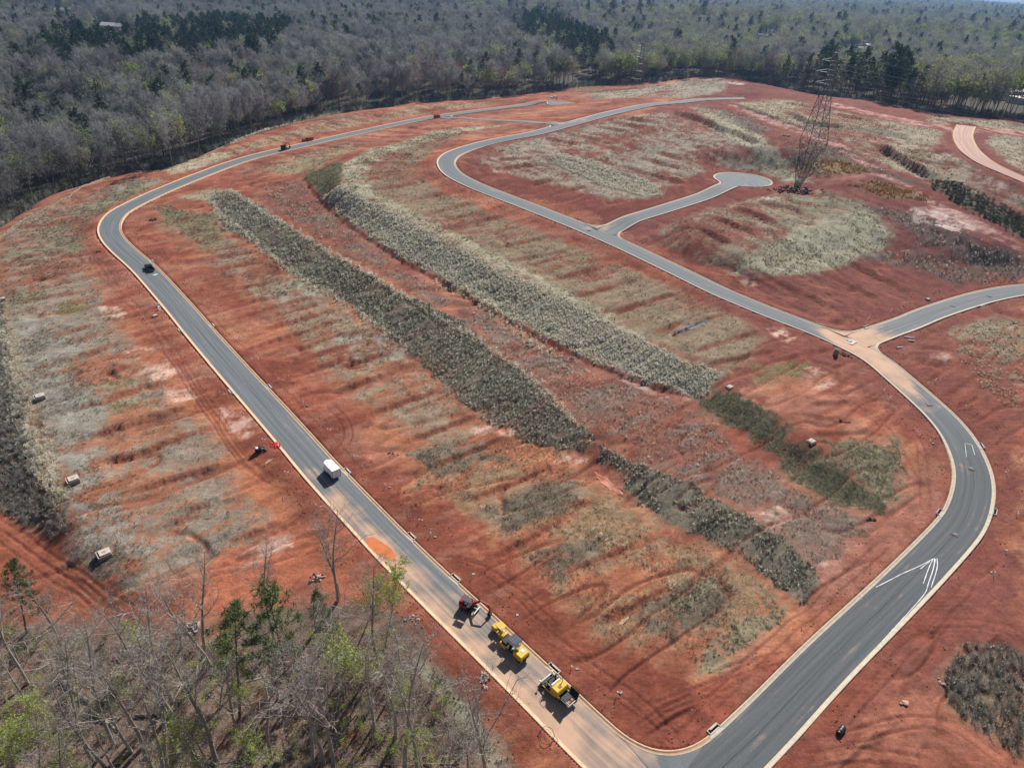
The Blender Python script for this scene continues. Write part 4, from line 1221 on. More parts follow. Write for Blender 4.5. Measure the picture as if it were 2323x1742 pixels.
M_STRAW = mat("straw_grass", (216, 206, 178), .9, rand=.2, trans=.45)
M_STRAWD = mat("dull_straw", (184, 174, 148), .9, rand=.25, trans=.4)
M_WEED = mat("dry_weed", (150, 140, 120), .9, rand=.3, trans=.3)
M_WEEDG = mat("green_weed", (116, 118, 84), .9, rand=.25, trans=.35)
M_DARKW = mat("dark_weed", (120, 118, 96), .9, rand=.3, trans=.35)
M_HEAD = mat("seed_heads", (232, 228, 214), .9, rand=.12, trans=.45)
M_TWIG = mat("twigs", (146, 132, 122), .9, rand=.22)
M_TWIGP = mat("pale_twigs", (176, 168, 158), .9, rand=.2)
M_BANKD = mat("bank_weed", (98, 100, 80), .9, rand=.4, trans=.3)
M_WEEDK = mat("brown_weed", (104, 92, 78), .9, rand=.25, trans=.2)
M_GOLD = mat("golden_sedge", (176, 132, 78), .9, rand=.2, trans=.2)
M_HEDGE = mat("hedge_leaf", (96, 98, 70), .8, rand=.3, trans=.15)

def tufts(k, n, r, h0, h1, w, lean, m, m2=None, heads=0):
    out = []
    for i in range(k):
        mb = MB()
        tri_blades(mb, n, r, h0, h1, w, lean, 1000 + i + int(h1 * 97))
        if m2:
            mb.cur = 1
            g = random.Random(i)
            for _ in range(heads):
                a, q = g.uniform(0, 6.28), r * 1.3 * math.sqrt(g.random())
                x, y, z = math.cos(a) * q, math.sin(a) * q, h1 * g.uniform(.75, 1.1)
                s_ = g.uniform(.06, .13)
                mb.add([(x - s_, y, z - s_), (x + s_, y + s_ * .5, z - s_ * .6), (x, y - s_ * .4, z + s_ * 1.6)], [(0, 1, 2)])
        out.append(proto("tuft_%d" % i, mb, *( (m, m2) if m2 else (m,))))
    return out

def twiggy(mb, seed, h, spread, n1, n2, w, leafm=None, nleaf=0, ls=.12):
    g = random.Random(seed)
    for i in range(n1):
        a = g.uniform(0, 6.283); l = h * g.uniform(.6, 1.0); o = spread * g.uniform(.2, 1)
        p0 = Vector((math.cos(a) * .1, math.sin(a) * .1, -.1)); p1 = Vector((math.cos(a) * o, math.sin(a) * o, l))
        mid = (p0 + p1) / 2 + Vector((g.uniform(-.2, .2), g.uniform(-.2, .2), .15 * h))
        for q0, q1 in ((p0, mid), (mid, p1)):
            sd_ = (q1 - q0).cross(Vector((0, 0, 1))).normalized() * w
            mb.add([q0 - sd_, q0 + sd_, q1 + sd_ * .6, q1 - sd_ * .6], [(0, 1, 2, 3)])
        for j in range(n2):
            t = g.uniform(.25, 1)
            q0 = p0.lerp(mid, t * 2) if t < .5 else mid.lerp(p1, t * 2 - 1)
            d = Vector((g.uniform(-1, 1), g.uniform(-1, 1), g.uniform(.1, 1))).normalized() * h * g.uniform(.18, .42)
            sd_ = d.cross(Vector((g.uniform(-1, 1), g.uniform(-1, 1), g.uniform(-1, 1)))).normalized() * w * .7
            mb.add([q0 - sd_, q0 + sd_, q0 + d], [(0, 1, 2)])
            if leafm is not None:
                c0 = mb.cur; mb.cur = leafm
                for _ in range(nleaf):
                    c = q0 + d * g.uniform(.3, 1.1) + Vector((g.uniform(-1, 1), g.uniform(-1, 1), g.uniform(-1, 1))) * ls * 1.2
                    u = Vector((g.uniform(-1, 1), g.uniform(-1, 1), g.uniform(-1, 1))).normalized() * ls
                    v = u.cross(Vector((g.uniform(-1, 1), g.uniform(-1, 1), g.uniform(-1, 1)))).normalized() * ls * .8
                    mb.add([c - u, c + v, c + u, c - v], [(0, 1, 2, 3)])
                mb.cur = c0

def shrubs(k, h, spread, n1, n2, w, m, leaf=None, nleaf=0, ls=.12, s0=0):
    out = []
    for i in range(k):
        mb = MB()
        twiggy(mb, 300 + i + s0, h, spread, n1, n2, w, 1 if leaf else None, nleaf, ls)
        out.append(proto("shrub_%d" % i, mb, *((m, leaf) if leaf else (m,))))
    return out

# ------------------------------------------------------------------ scattering of what nobody could count
def scatter(name, protos, P, rot, scl, idx, label, cat):
    pc = bpy.data.collections.new(name + "_shapes")
    for i, o in enumerate(protos):
        o.name = "%s_%02d" % (name, i)
        pc.objects.link(o)
    me = bpy.data.meshes.new(name)
    me.vertices.add(len(P)); me.vertices.foreach_set("co", np.ascontiguousarray(P, np.float32).ravel())
    R3 = np.zeros((len(P), 3), np.float32); R3[:, :] = rot
    a = me.attributes.new("rot", 'FLOAT_VECTOR', 'POINT'); a.data.foreach_set("vector", R3.ravel())
    a = me.attributes.new("scl", 'FLOAT', 'POINT'); a.data.foreach_set("value", np.asarray(scl, np.float32))
    a = me.attributes.new("idx", 'INT', 'POINT'); a.data.foreach_set("value", np.asarray(idx, np.int32))
    me.update()
    g = bpy.data.node_groups.new(name, 'GeometryNodeTree')
    g.interface.new_socket("Geometry", in_out='INPUT', socket_type='NodeSocketGeometry')
    g.interface.new_socket("Geometry", in_out='OUTPUT', socket_type='NodeSocketGeometry')
    N, L = g.nodes, g.links
    gi, go = N.new("NodeGroupInput"), N.new("NodeGroupOutput")
    ip = N.new("GeometryNodeInstanceOnPoints")
    ci = N.new("GeometryNodeCollectionInfo")
    ci.inputs[0].default_value = pc
    ci.inputs["Separate Children"].default_value = True
    ci.inputs["Reset Children"].default_value = True
    def at(n, t):
        q = N.new("GeometryNodeInputNamedAttribute"); q.data_type = t; q.inputs[0].default_value = n
        return q.outputs[0]
    L.new(gi.outputs[0], ip.inputs["Points"]); L.new(ci.outputs[0], ip.inputs["Instance"])
    ip.inputs["Pick Instance"].default_value = True
    L.new(at("idx", 'INT'), ip.inputs["Instance Index"])
    er = N.new("FunctionNodeEulerToRotation"); L.new(at("rot", 'FLOAT_VECTOR'), er.inputs[0])
    L.new(er.outputs[0], ip.inputs["Rotation"])
    L.new(at("scl", 'FLOAT'), ip.inputs["Scale"]); L.new(ip.outputs[0], go.inputs[0])
    o = link(name, me)
    tag(o, label, cat, kind="stuff")
    md = o.modifiers.new("scatter", 'NODES'); md.node_group = g
    return o

def sow(vegs, density, far_pow=1.0, cap=60000, thin=None):
    """random points over the zones of these covers"""
    PX, PY = [], []
    for q, (poly, cover, c, soft, veg, so) in enumerate(ZN):
        if veg not in vegs:
            continue
        lo, hi = poly.min(0), poly.max(0)
        r = math.hypot(*(poly.mean(0)))
        d = density * min(1.0, (110.0 / r)) ** far_pow
        n = int((hi - lo).prod() * d)
        x, y = rng.uniform(lo[0], hi[0], n), rng.uniform(lo[1], hi[1], n)
        k, m = zone_mask(poly, soft, x, y, q)
        ok = k[m > .5]
        PX.append(x[ok]); PY.append(y[ok])
    X, Y = np.concatenate(PX), np.concatenate(PY)
    if thin:
        n = fbm(X / 2.4, Y / 2.4, 500, 3) * .6 + fbm(X / 9, Y / 9, 510, 2) * .4
        s = rng.uniform(0, 1, len(X)) < sst(thin - .12, thin + .14, n)
        X, Y = X[s], Y[s]
    if len(X) > cap:
        s = rng.permutation(len(X))[:cap]; X, Y = X[s], Y[s]
    e = road_field(X, Y)[0]
    s = e > 1.2
    X, Y = X[s], Y[s]
    return np.stack((X, Y, gsamp(X, Y)), -1)

def strew(name, protos, P, s0, s1, label, cat, tilt=.12, grow=0.0):
    n = len(P)
    rot = np.stack((rng.normal(0, tilt, n), rng.normal(0, tilt, n), rng.uniform(0, 6.283, n)), -1)
    r = np.hypot(P[:, 0], P[:, 1])
    scl = rng.uniform(s0, s1, n) * np.maximum(1, r / 130) ** grow
    return scatter(name, protos, P, rot, scl, rng.integers(0, len(protos), n), label, cat)

strew("bunch_grass", tufts(5, 18, .16, .25, .6, .028, .8, M_STRAW) + tufts(3, 16, .16, .2, .5, .028, .8, M_DARKW), sow(('tuft',), 5.0, 1.1, 50000, .47), .5, 1.15, "pale dry bunch grass in clumps on the slopes and lot edges", "grass", grow=.25)
strew("bank_grass", tufts(6, 18, .16, .15, .42, .026, 1.0, M_STRAW, M_HEAD, 2) + tufts(3, 16, .16, .14, .4, .026, 1.0, M_DARKW), sow(('bank2',), 14.0, .4, 70000, .33), .45, 1.1, "pale silvery bunch grass covering the long upper bank", "grass", grow=.2)
P1 = sow(('bank1',), 13.0, .4, 70000, .42)
strew("bank_brush", tufts(4, 18, .16, .14, .42, .026, .9, M_BANKD) + tufts(4, 18, .16, .16, .5, .026, .8, M_STRAWD, M_HEAD, 2) + tufts(3, 18, .16, .14, .42, .026, .9, M_DARKW) + shrubs(2, .8, .4, 6, 6, .012, M_TWIGP), P1, .4, 1.25, "grey green brush and weeds covering the lower bank", "brush", grow=.15)
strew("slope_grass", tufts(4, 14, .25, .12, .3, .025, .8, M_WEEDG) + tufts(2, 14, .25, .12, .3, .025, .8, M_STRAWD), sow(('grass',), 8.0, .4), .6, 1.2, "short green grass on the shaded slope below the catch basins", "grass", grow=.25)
strew("lot_weeds", tufts(4, 10, .2, .1, .3, .03, 1.0, M_WEED) + tufts(3, 10, .2, .1, .28, .03, 1.0, M_WEEDK) + tufts(2, 10, .2, .1, .3, .03, 1.0, M_STRAWD), sow(('weed', 'gold'), 5.0, 1.5, 90000, .46), .5, 1.4, "low dry weeds scattered over the graded lots", "weeds", grow=.4)
strew("green_weeds", tufts(4, 10, .25, .08, .2, .03, 1.0, M_WEEDG), sow(('green',), 4.0, .8, thin=.4), .5, 1.2, "low green weeds in patches on the lots", "weeds", grow=.3)
strew("golden_sedge", tufts(3, 18, .22, .3, .8, .035, .6, M_GOLD), sow(('gold',), 3.0, .3, thin=.42), .6, 1.2, "golden sedge under and beyond the pylon", "grass", grow=.15)
strew("dry_brush", shrubs(4, 1.0, .5, 5, 7, .016, M_TWIG) + tufts(3, 20, .25, .25, .65, .03, .7, M_STRAWD, M_HEAD, 4) + tufts(2, 18, .25, .2, .5, .03, .8, M_WEEDK), sow(('brush2',), 2.6, .6, 40000, .46), .35, .95, "sparse brown brush on the bench between the banks", "brush", grow=.25)
strew("tall_brush", shrubs(4, 1.5, .7, 8, 9, .016, M_TWIGP) + tufts(4, 26, .3, .4, 1.1, .035, .6, M_BANKD, M_HEAD, 2) + shrubs(3, 1.3, .7, 8, 9, .018, M_TWIG), sow(('brush', 'bank0'), 5.0, .3, 40000, .34), .4, 1.0, "tall grey brush on the edges of the lots and under the pylon", "brush", grow=.12)
strew("roadside_hedge", shrubs(4, 2.2, 1.0, 8, 8, .025, M_TWIG, M_HEDGE, 3, .12), sow(('hedge',), 1.2, .2, thin=.38), .3, .75, "dark green thicket beside the dirt haul road", "brush", grow=.05)
# pale crest of grass along the top of the left bank and stray clumps
def fringe(L, n, w, dens_):
    P = spline(lay(n, *L), 2.0)
    D_ = dens(P, 1.0)
    k = int(len(D_) * dens_)
    q = D_[rng.integers(0, len(D_), k)]
    X, Y = q[:, 0] + rng.normal(0, w, k), q[:, 1] + rng.normal(0, w, k)
    return np.stack((X, Y, gsamp(X, Y)), -1)
FR = np.concatenate((fringe([(-10, 420), (40, 560), (80, 800), (110, 1000), (160, 1120), (230, 1300), (330, 1470), (400, 1540)], 4, 1.1, 9),
                     fringe([(60, 800), (150, 1060), (230, 1260), (330, 1440)], 4, 2.0, 7),
                     fringe([(0, 490), (120, 412), (290, 366), (340, 360)], 0, .8, 4), fringe([(500, 312), (560, 287), (700, 251), (900, 222), (1090, 209)], 0, .8, 3),
                     fringe([(455, 430), (480, 470), (560, 530), (650, 602), (760, 664), (870, 748)], 0, .9, 3),
                     fringe([(490, 412), (640, 500), (870, 637), (1080, 767), (1260, 927)], 0, .8, 3),
                     fringe([(1000, 620), (1060, 660), (1150, 740), (1240, 800)], 0, 1.6, 3), fringe([(640, 180), (900, 300), (1150, 500), (1350, 620)], 5, 2.0, 4),
                     fringe([(1380, 190), (1640, 180), (1900, 330), (2120, 480), (2200, 600)], 8, .9, 2.5)))
strew("fringe_grass", tufts(5, 22, .25, .35, .85, .035, .8, M_STRAW, M_HEAD, 5), FR, .5, 1.2, "pale dry grass fringe along the tops of the banks", "grass", grow=.25)

# clods and stones thrown up along the street verges
def clod(seed, m):
    g = random.Random(seed); mb = MB()
    p = [(g.uniform(.7, 1.2) * math.cos(a), g.uniform(.7, 1.2) * math.sin(a), g.uniform(-.1, .25)) for a in (0, 1.26, 2.5, 3.8, 5.0)]
    mb.add([(x * .5, y * .5, z) for x, y, z in p] + [(g.uniform(-.15, .15), g.uniform(-.15, .15), .55)], [(0, 1, 5), (1, 2, 5), (2, 3, 5), (3, 4, 5), (4, 0, 5)])
    return proto("clod", mb, m)
def verge_points(n):
    x, y = rng.uniform(-170, 190, n), rng.uniform(45, 300, n)
    e = road_field(x, y)[0]
    s = (e > .9) & (rng.random(n) < sst(11, 2, e) * sst(.42, .62, fbm(x / 5, y / 5, 900, 3)) * np.minimum(1, 130 / np.hypot(x, y)))
    return np.stack((x[s], y[s], gsamp(x[s], y[s]) - .02), -1)
strew("verge_clods", [clod(i, mat("verge_clod", (132, 76, 58), .95, rand=.3)) for i in range(4)] + [clod(9, mat("pale_pebble", (196, 162, 142), .9, rand=.2))], verge_points(70000), .14, .42, "red clods and pebbles thrown up along the street verges", "clods", grow=.4)

# ------------------------------------------------------------------ trees
M_BARKG = mat("grey_bark", (158, 150, 140), .9, noise=.2, nscale=1.5, rand=.15)
M_BARKD = mat("dark_bark", (122, 112, 104), .9, noise=.2, nscale=1.5, rand=.15)
M_BARKP = mat("pine_bark", (112, 92, 78), .9, noise=.2, nscale=1.5, rand=.15)
M_NEED = mat("pine_needles", (92, 110, 64), .7, rand=.25, trans=.2)
M_NEEDD = mat("dark_needles", (66, 86, 58), .7, rand=.25, trans=.12)
M_BUD = mat("spring_leaves", (176, 190, 88), .8, rand=.16, trans=.4)
M_BUD2 = mat("soft_green_leaves", (166, 172, 112), .8, rand=.25, trans=.4)
M_REDB = mat("red_buds", (166, 112, 90), .8, rand=.25, trans=.3)
M_GREYTW = mat("crown_twigs", (146, 145, 143), .9, rand=.34, trans=.35)
M_TWFG = mat("branch_bark", (168, 161, 152), .9, rand=.12)

def limb(mb, a, b, r0, r1, n):
    mb.tube(a, b, r0, r1, n, cap=False)

def rv(g):
    return Vector((g.gauss(0, 1), g.gauss(0, 1), g.gauss(0, 1))).normalized()

def bare_tree(seed, h, r, first, nb, levels, tw, twn, lean=.03, fork=False, twl=.9, spread=1.0):
    """returns stem (trunk and limbs) and crown (finer branches) builders"""
    g = random.Random(seed)
    T, C = MB(), MB()
    pts = [Vector((0, 0, -.4))]
    d = Vector((g.gauss(0, lean), g.gauss(0, lean), 1)).normalized()
    n = 9
    for i in range(n):
        d = (d + Vector((g.gauss(0, .05), g.gauss(0, .05), .05))).normalized()
        pts.append(pts[-1] + d * (h / n))
    def rad(t):
        return r * (1 - t) ** .8 + .02
    for i in range(n):
        limb(T, pts[i], pts[i + 1], rad(i / n), rad((i + 1) / n), 6)
    def grow(p, dr, L, rr, lev):
        q = p
        dd = dr.copy()
        k = 3 if lev else 4
        nodes = [p]
        for i in range(k):
            dd = (dd + rv(g) * .22 + Vector((0, 0, .16))).normalized()
            q2 = q + dd * (L / k)
            m_ = T if lev == 0 else C
            limb(m_, q, q2, rr * (1 - i / k * .75), rr * (1 - (i + 1) / k * .75), 4 if lev == 0 else 3)
            q = q2
            nodes.append(q)
        if lev + 1 < levels:
            for i in range(1, len(nodes)):
                for _ in range(2 if lev == 0 else 1 + (g.random() < .5)):
                    nd = (dd * .55 + rv(g) * .75 + Vector((0, 0, .25))).normalized()
                    grow(nodes[i] + (nodes[i - 1] - nodes[i]) * g.random(), nd, L * g.uniform(.32, .55), rr * .42, lev + 1)
        else:
            for _ in range(twn):
                i = g.randrange(1, len(nodes))
                c = nodes[i].lerp(nodes[i - 1], g.random())
                e = (dd * .5 + rv(g) * .8 + Vector((0, 0, .2))).normalized() * twl * g.uniform(.5, 1.2)
                s = e.cross(rv(g)).normalized() * tw
                C.add([c - s, c + s, c + e], [(0, 1, 2)])
    for b in range(nb):
        t = first + (1 - first) * ((b + g.random() * .8) / nb)
        t = min(t, .98)
        i = min(n - 1, int(t * n)); f_ = t * n - i
        p = pts[i].lerp(pts[i + 1], f_)
        a = b * 2.4 + g.uniform(-.6, .6)
        up = g.uniform(.45, 1.0) if not fork else g.uniform(.9, 1.6)
        L = h * (.34 * (1 - (t - first) / (1 - first) * .72) + .03) * g.uniform(.7, 1.15) * spread
        grow(p, Vector((math.cos(a), math.sin(a), up)).normalized(), L, max(.03, rad(t) * .55), 0)
    return T, C, pts

def pine_tree(seed, h, r, first, nb, tuft_n, ts, leafw):
    g = random.Random(seed)
    T, C = MB(), MB()
    pts = [Vector((0, 0, -.4))]
    for i in range(8):
        pts.append(pts[-1] + Vector((g.gauss(0, .02) * h / 8, g.gauss(0, .02) * h / 8, h / 8)))
    for i in range(8):
        limb(T, pts[i], pts[i + 1], r * (1 - i / 8 * .85), r * (1 - (i + 1) / 8 * .85), 6)
    for b in range(nb):
        u = (b + g.random()) / nb
        t = first + (1 - first) * u
        i = min(7, int(t * 8))
        p = pts[i].lerp(pts[i + 1], t * 8 - i)
        a = b * 2.39 + g.uniform(-.4, .4)
        L = h * .17 * (math.sin(min(1, u * 1.8 + .3) * 1.57) * (1.15 - u) + .12) * g.uniform(.45, 1.3)
        d = Vector((math.cos(a), math.sin(a), g.uniform(-.05, .5) + u * .5)).normalized()
        e = p + d * L
        limb(T, p, e, .05, .02, 3)
        for k in range(tuft_n):
            c = p.lerp(e, g.uniform(.55, 1.08)) + rv(g) * ts * .5
            for _ in range(5):
                v = (rv(g) + Vector((0, 0, .35)) + d * .3).normalized() * ts * g.uniform(.7, 1.1)
                s = v.cross(rv(g)).normalized() * leafw
                C.add([c - s, c + s, c + v], [(0, 1, 2)])
    return T, C

def leaf_over(C, seed, n, ls, cl=.5, idx=None, up=0):
    """young leaves set along the fine branches already built"""
    g = random.Random(seed)
    F = [f for f in C.f]
    lv = MB()
    for _ in range(n):
        f = g.choice(F)
        c = Vector(C.v[f[-1]]) + rv(g) * cl * g.random()
        u = rv(g) * ls * g.uniform(.6, 1.2)
        v = u.cross(rv(g)).normalized() * ls * .8
        lv.add([c - u, c + v, c + u, c - v], [(0, 1, 2, 3)])
    return lv

def dome_leaves(seed, h, n, per, ls, rx=.27, rz=.27, cz=.68, open_=.12):
    """young leaves in clumps over a rounded crown with gaps"""
    g = random.Random(seed)
    lv = MB()
    for _ in range(n):
        d = rv(g); d.z = abs(d.z) * 1.1 - .25
        d.normalize()
        q = g.uniform(.72, 1.06) * (1 + g.gauss(0, open_))
        c0 = Vector((d.x * rx * h * q, d.y * rx * h * q, h * cz + d.z * rz * h * q))
        for _ in range(per):
            c = c0 + rv(g) * g.uniform(.2, 1.1)
            u = rv(g) * ls * g.uniform(.6, 1.2)
            v = u.cross(rv(g)).normalized() * ls * .8
            lv.add([c - u, c + v, c + u, c - v], [(0, 1, 2, 3)])
    return lv

class Kind:
    """meshes of one tree shape: stem, crown, young leaves"""
    def __init__(s, name, T, C, mt, mc, lv=None, ml=None):
        s.stem = T.mesh(name + "_trunk", mt, sm=True)
        s.crown = C.mesh(name + "_crown", mc)
        s.leaf = lv.mesh(name + "_leaves", ml) if lv else None
        b = MB(); b.v = T.v + C.v; b.f = T.f + [tuple(i + len(T.v) for i in f) for f in C.f]; b.m = [0] * len(T.f) + [1] * len(C.f)
        ms = [mt, mc]
        if lv:
            o = len(b.v); b.v += lv.v; b.f += [tuple(i + o for i in f) for f in lv.f]; b.m += [2] * len(lv.f); ms.append(ml)
        s.joined = (b, ms)
    def proto(s, name):
        b, ms = s.joined
        return bpy.data.objects.new(name, b.mesh(name, *ms))

def tree_obj(kind, name, loc, rz, scale, label, group, tilt=(0, 0)):
    t = empty(name, loc, 0, label, "tree", group)
    t.rotation_euler = (tilt[0], tilt[1], rz)
    t.scale = (scale,) * 3
    link("trunk", kind.stem, t)
    c = link("crown", kind.crown, t)
    if kind.leaf:
        link("young_leaves", kind.leaf, c)
    return t

# far and middle distance shapes
FK = {'bare': [], 'bud': [], 'red': [], 'pine': [], 'green': []}
for i in range(4):
    T, C, _ = bare_tree(50 + i, 21, .2, .36, 15, 2, .07, 11, twl=2.0, spread=1.35)
    FK['bare'].append(Kind("bare_tree", T, C, M_BARKD, M_GREYTW))
for i in range(3):
    T, C, _ = bare_tree(70 + i, 20, .2, .34, 13, 2, .06, 7, twl=1.8, spread=1.45)
    FK['bud'].append(Kind("budding_tree", T, C, M_BARKD, M_GREYTW, dome_leaves(i, 20, 54, 10, .34) if i else leaf_over(C, i, 420, .30, .9), M_BUD2))
for i in range(2):
    T, C, _ = bare_tree(80 + i, 20, .2, .36, 12, 2, .06, 7, twl=1.8, spread=1.2)
    FK['red'].append(Kind("red_maple", T, C, M_BARKD, M_GREYTW, dome_leaves(9 + i, 20, 46, 7, .28), M_REDB))
for i in range(3):
    T, C = pine_tree(90 + i, 24, .24, .46, 34, 5, 1.5, .2)
    FK['pine'].append(Kind("pine_tree", T, C, M_BARKP, M_NEEDD))
for i in range(2):
    T, C, _ = bare_tree(95 + i, 20, .2, .32, 13, 2, .06, 6, twl=1.8, spread=1.5)
    FK['green'].append(Kind("leafing_tree", T, C, M_BARKD, M_GREYTW, dome_leaves(30 + i, 20, 74, 13, .36), mat("bright_spring_leaves", (170, 184, 104), .8, rand=.2, trans=.4)))

PINEP = [lay(0, *q)[:, :2] for q in ([(80, 175), (110, 120), (260, 95), (480, 75), (640, 90), (600, 145), (420, 150), (330, 185), (150, 190)], [(1180, 130), (1120, 70), (1180, 60), (1300, 120), (1330, 170), (1230, 170)],
                                     [(1420, 190), (1440, 168), (1800, 200), (2000, 235), (1990, 247), (1800, 214), (1640, 182)])]
REDP = [lay(0, *q)[:, :2] for q in ([(1440, 110), (1700, 100), (1720, 150), (1450, 140)], [(380, 230), (640, 190), (1000, 180), (1100, 200), (700, 240), (480, 300)])]
CLEAR = []   # openings round the far houses and fields: centre, radius

# ------------------------------------------------------------------ far woods
def forest():
    pts = []
    for r0, r1, sp, sc_ in ((215, 1500, 8.4, 1.06), (1500, 4600, 17.0, 1.5), (4600, 11000, 52.0, 1.9)):
        n = int(math.radians(88) / 2 * (r1 ** 2 - r0 ** 2) / sp ** 2)
        r = np.sqrt(rng.uniform(r0 ** 2, r1 ** 2, n)); a = rng.uniform(math.radians(-44), math.radians(44), n)
        pts.append(np.stack((np.sin(a) * r, np.cos(a) * r, np.full(n, sc_)), -1))
    Q = np.concatenate(pts)
    X, Y = Q[:, 0], Q[:, 1]
    ok = ~inside(SITE, X, Y)
    D = line_dist(np.c_[CORR, np.zeros(len(CORR))], X, Y, 30.0)[0]
    ok &= D > 17 + 4 * vnoise(X / 20, Y / 20, 3)
    for c, r, ln in CLEAR:
        u = c / np.linalg.norm(c)
        al = (X - c[0]) * u[0] + (Y - c[1]) * u[1]; ac = np.abs(-(X - c[0]) * u[1] + (Y - c[1]) * u[0])
        ok &= ~((al < r) & (al > -ln) & (ac < r))
    ok &= (fbm(X / 60, Y / 60, 700, 3) > .26) | (rng.random(len(X)) < .3)
    Q = Q[ok]
    # trees stand apart, a ragged edge against the site
    X, Y = Q[:, 0], Q[:, 1]
    Z = gsamp(X, Y) - .2
    P = np.stack((X, Y, Z), -1)
    p = proj(P) / 1.05018
    right = sst(1050, 1500, p[:, 0])
    nz = fbm(X / 90, Y / 90, 710, 3); n2 = fbm(X / 45, Y / 45, 720, 2); u = rng.random(len(X))
    pp = .03 + .24 * sst(.56, .66, nz) * (1 - .6 * right)
    for q in PINEP:
        pp = np.where(inside(q, X, Y), .8, pp)
    pb = (.15 + .32 * right) * (.3 + 1.4 * n2)
    pg = (.06 + .30 * right) * (.2 + 1.6 * n2)
    pr = .035 + .08 * right
    for q in REDP:
        pr = np.where(inside(q, X, Y), .34, pr)
    k = np.where(u < pp, 3, np.where(u < pp + pb, 1, np.where(u < pp + pb + pg, 4, np.where(u < pp + pb + pg + pr, 2, 0))))
    scl = Q[:, 2] * rng.uniform(.62, 1.28, len(X)) * np.where(k == 3, 1.0, 1.0) * (1 + .22 * (fbm(X / 25, Y / 25, 730, 2) - .4) + .12 * right)
    return P, k, scl, p
FNAME = ['bare', 'bud', 'red', 'pine', 'green']
def plant_forest():
    P, k, scl, p = forest()
    r = np.hypot(P[:, 0], P[:, 1])
    inview = (p[:, 0] > -20) & (p[:, 0] < 2232) & (p[:, 1] < 560)
    order = np.argsort(np.where(inview, r, 1e9))[:270]
    one = np.zeros(len(P), bool); one[order] = True
    nm = {0: ("bare_tree", "leafless grey tree in the wood edge round the graded site"), 1: ("budding_tree", "pale green budding tree in the wood edge round the graded site"),
          2: ("maple_tree", "tree with reddish buds in the wood edge round the graded site"), 3: ("pine_tree", "tall dark green pine in the wood edge round the graded site"),
          4: ("leafing_tree", "bright spring green tree in the wood edge round the graded site")}
    for i in order:
        kk = int(k[i])
        ks = FK[FNAME[kk]]
        xx = p[i, 0]
        wh = "beyond the silt fence of the left lots" if xx < 500 else "behind the far left street" if xx < 1240 else "behind the pale hilltop" if xx < 1720 else "behind the right red shoulder"
        tree_obj(ks[int(i) % len(ks)], nm[kk][0], P[i], rng.uniform(0, 6.28), float(scl[i]), nm[kk][1].replace("round the graded site", wh), nm[kk][0].replace("_", " ") + "s " + wh)
    lab = {0: ("bare_woodland", "grey leafless woodland stretching to the horizon"), 1: ("budding_woodland", "pale green budding trees through the far woodland"), 2: ("maple_woodland", "reddish budding trees through the far woodland"),
           3: ("pine_woodland", "dark green pines through the far woodland"), 4: ("leafing_woodland", "bright green leafing trees through the far woodland")}
    for kk in range(5):
        s = (~one) & (k == kk)
        ks = FK[FNAME[kk]]
        n = int(s.sum())
        rot = np.zeros((n, 3)); rot[:, 2] = rng.uniform(0, 6.283, n)
        scatter(lab[kk][0], [q.proto("t") for q in ks], P[s], rot, scl[s], rng.integers(0, len(ks), n), lab[kk][1], "woodland")
    # undergrowth at the foot of the wood edge
    q = dens(np.c_[SITE[:20], np.zeros(20)], 1.0)
    n = 14000
    w = q[rng.integers(0, len(q), n)]
    X, Y = w[:, 0] + rng.normal(0, 9, n), w[:, 1] + rng.normal(0, 9, n)
    ok = ~inside(SITE, X, Y)
    X, Y = X[ok], Y[ok]
    strew("edge_undergrowth", shrubs(4, 2.6, 1.1, 7, 6, .05, M_GREYTW, None, 0, .12, 40) + shrubs(1, 3.0, 1.0, 6, 6, .05, M_TWIG, M_HEDGE, 3, .2, 50), np.stack((X, Y, gsamp(X, Y)), -1), .5, 1.4, "dark undergrowth at the foot of the wood edge", "undergrowth")

# ------------------------------------------------------------------ near wood
NK = {'bare': [], 'lime': [], 'pine': []}
for i in range(6):
    T, C, _ = bare_tree(200 + i, 20, .23 + .02 * (i % 3), .40 + .07 * (i % 3), 10, 3, .013, 2, lean=.05, fork=i % 3 == 0, twl=.85, spread=.9 + .2 * (i % 2))
    NK['bare'].append(Kind("bare_tree", T, C, M_BARKG, M_TWFG))
for i in range(3):
    T, C, _ = bare_tree(230 + i, 13, .11, .35, 11, 3, .012, 3, lean=.06, twl=.7)
    NK['lime'].append(Kind("budding_tree", T, C, M_BARKG, M_TWFG, leaf_over(C, 60 + i, 1500, .11, .3), M_BUD))
for i in range(3):
    T, C = pine_tree(240 + i, 20, .2, .42 if i < 2 else .3, 46, 12, .72, .05)
    NK['pine'].append(Kind("pine_tree", T, C, M_BARKP, M_NEED))

def stand(n, bx, by, tx, ty, kind, which, label, group=None, hk=None):
    p = spot(n, bx, by)
    (sx, sy), = [q[:2] for q in px(n, [(tx, ty)])]
    h0 = 20.0 if kind != 'lime' else 13.0
    h, l = h0, 0.0
    for _ in range(8):
        v = proj(p + np.array((l, 0, h)))
        a = proj(p + np.array((l, 0, h + 1))); b = proj(p + np.array((l + 1, 0, h)))
        J = np.stack((b - v, a - v), -1)
        dl, dh = np.linalg.solve(J, np.array((sx, sy)) - v)
        l += dl; h += dh
    h = min(26.0, max(5.0, h)); l = max(-.2 * h, min(.2 * h, l))
    ks = NK[kind]
    label = label or near_lab(p[0])
    if group == GB:
        group = GB + label[41:]
    return tree_obj(ks[which % len(ks)], {'bare': "bare_tree", 'lime': "budding_tree", 'pine': "pine_tree"}[kind], p, which * 1.7, h / h0, label, group, (0, math.atan2(l, h)))
def near_lab(x):
    return "tall leafless grey tree in the near wood " + ("below the red track" if x < -48 else "among the pines" if x < -20 else "by the dry grass strip")
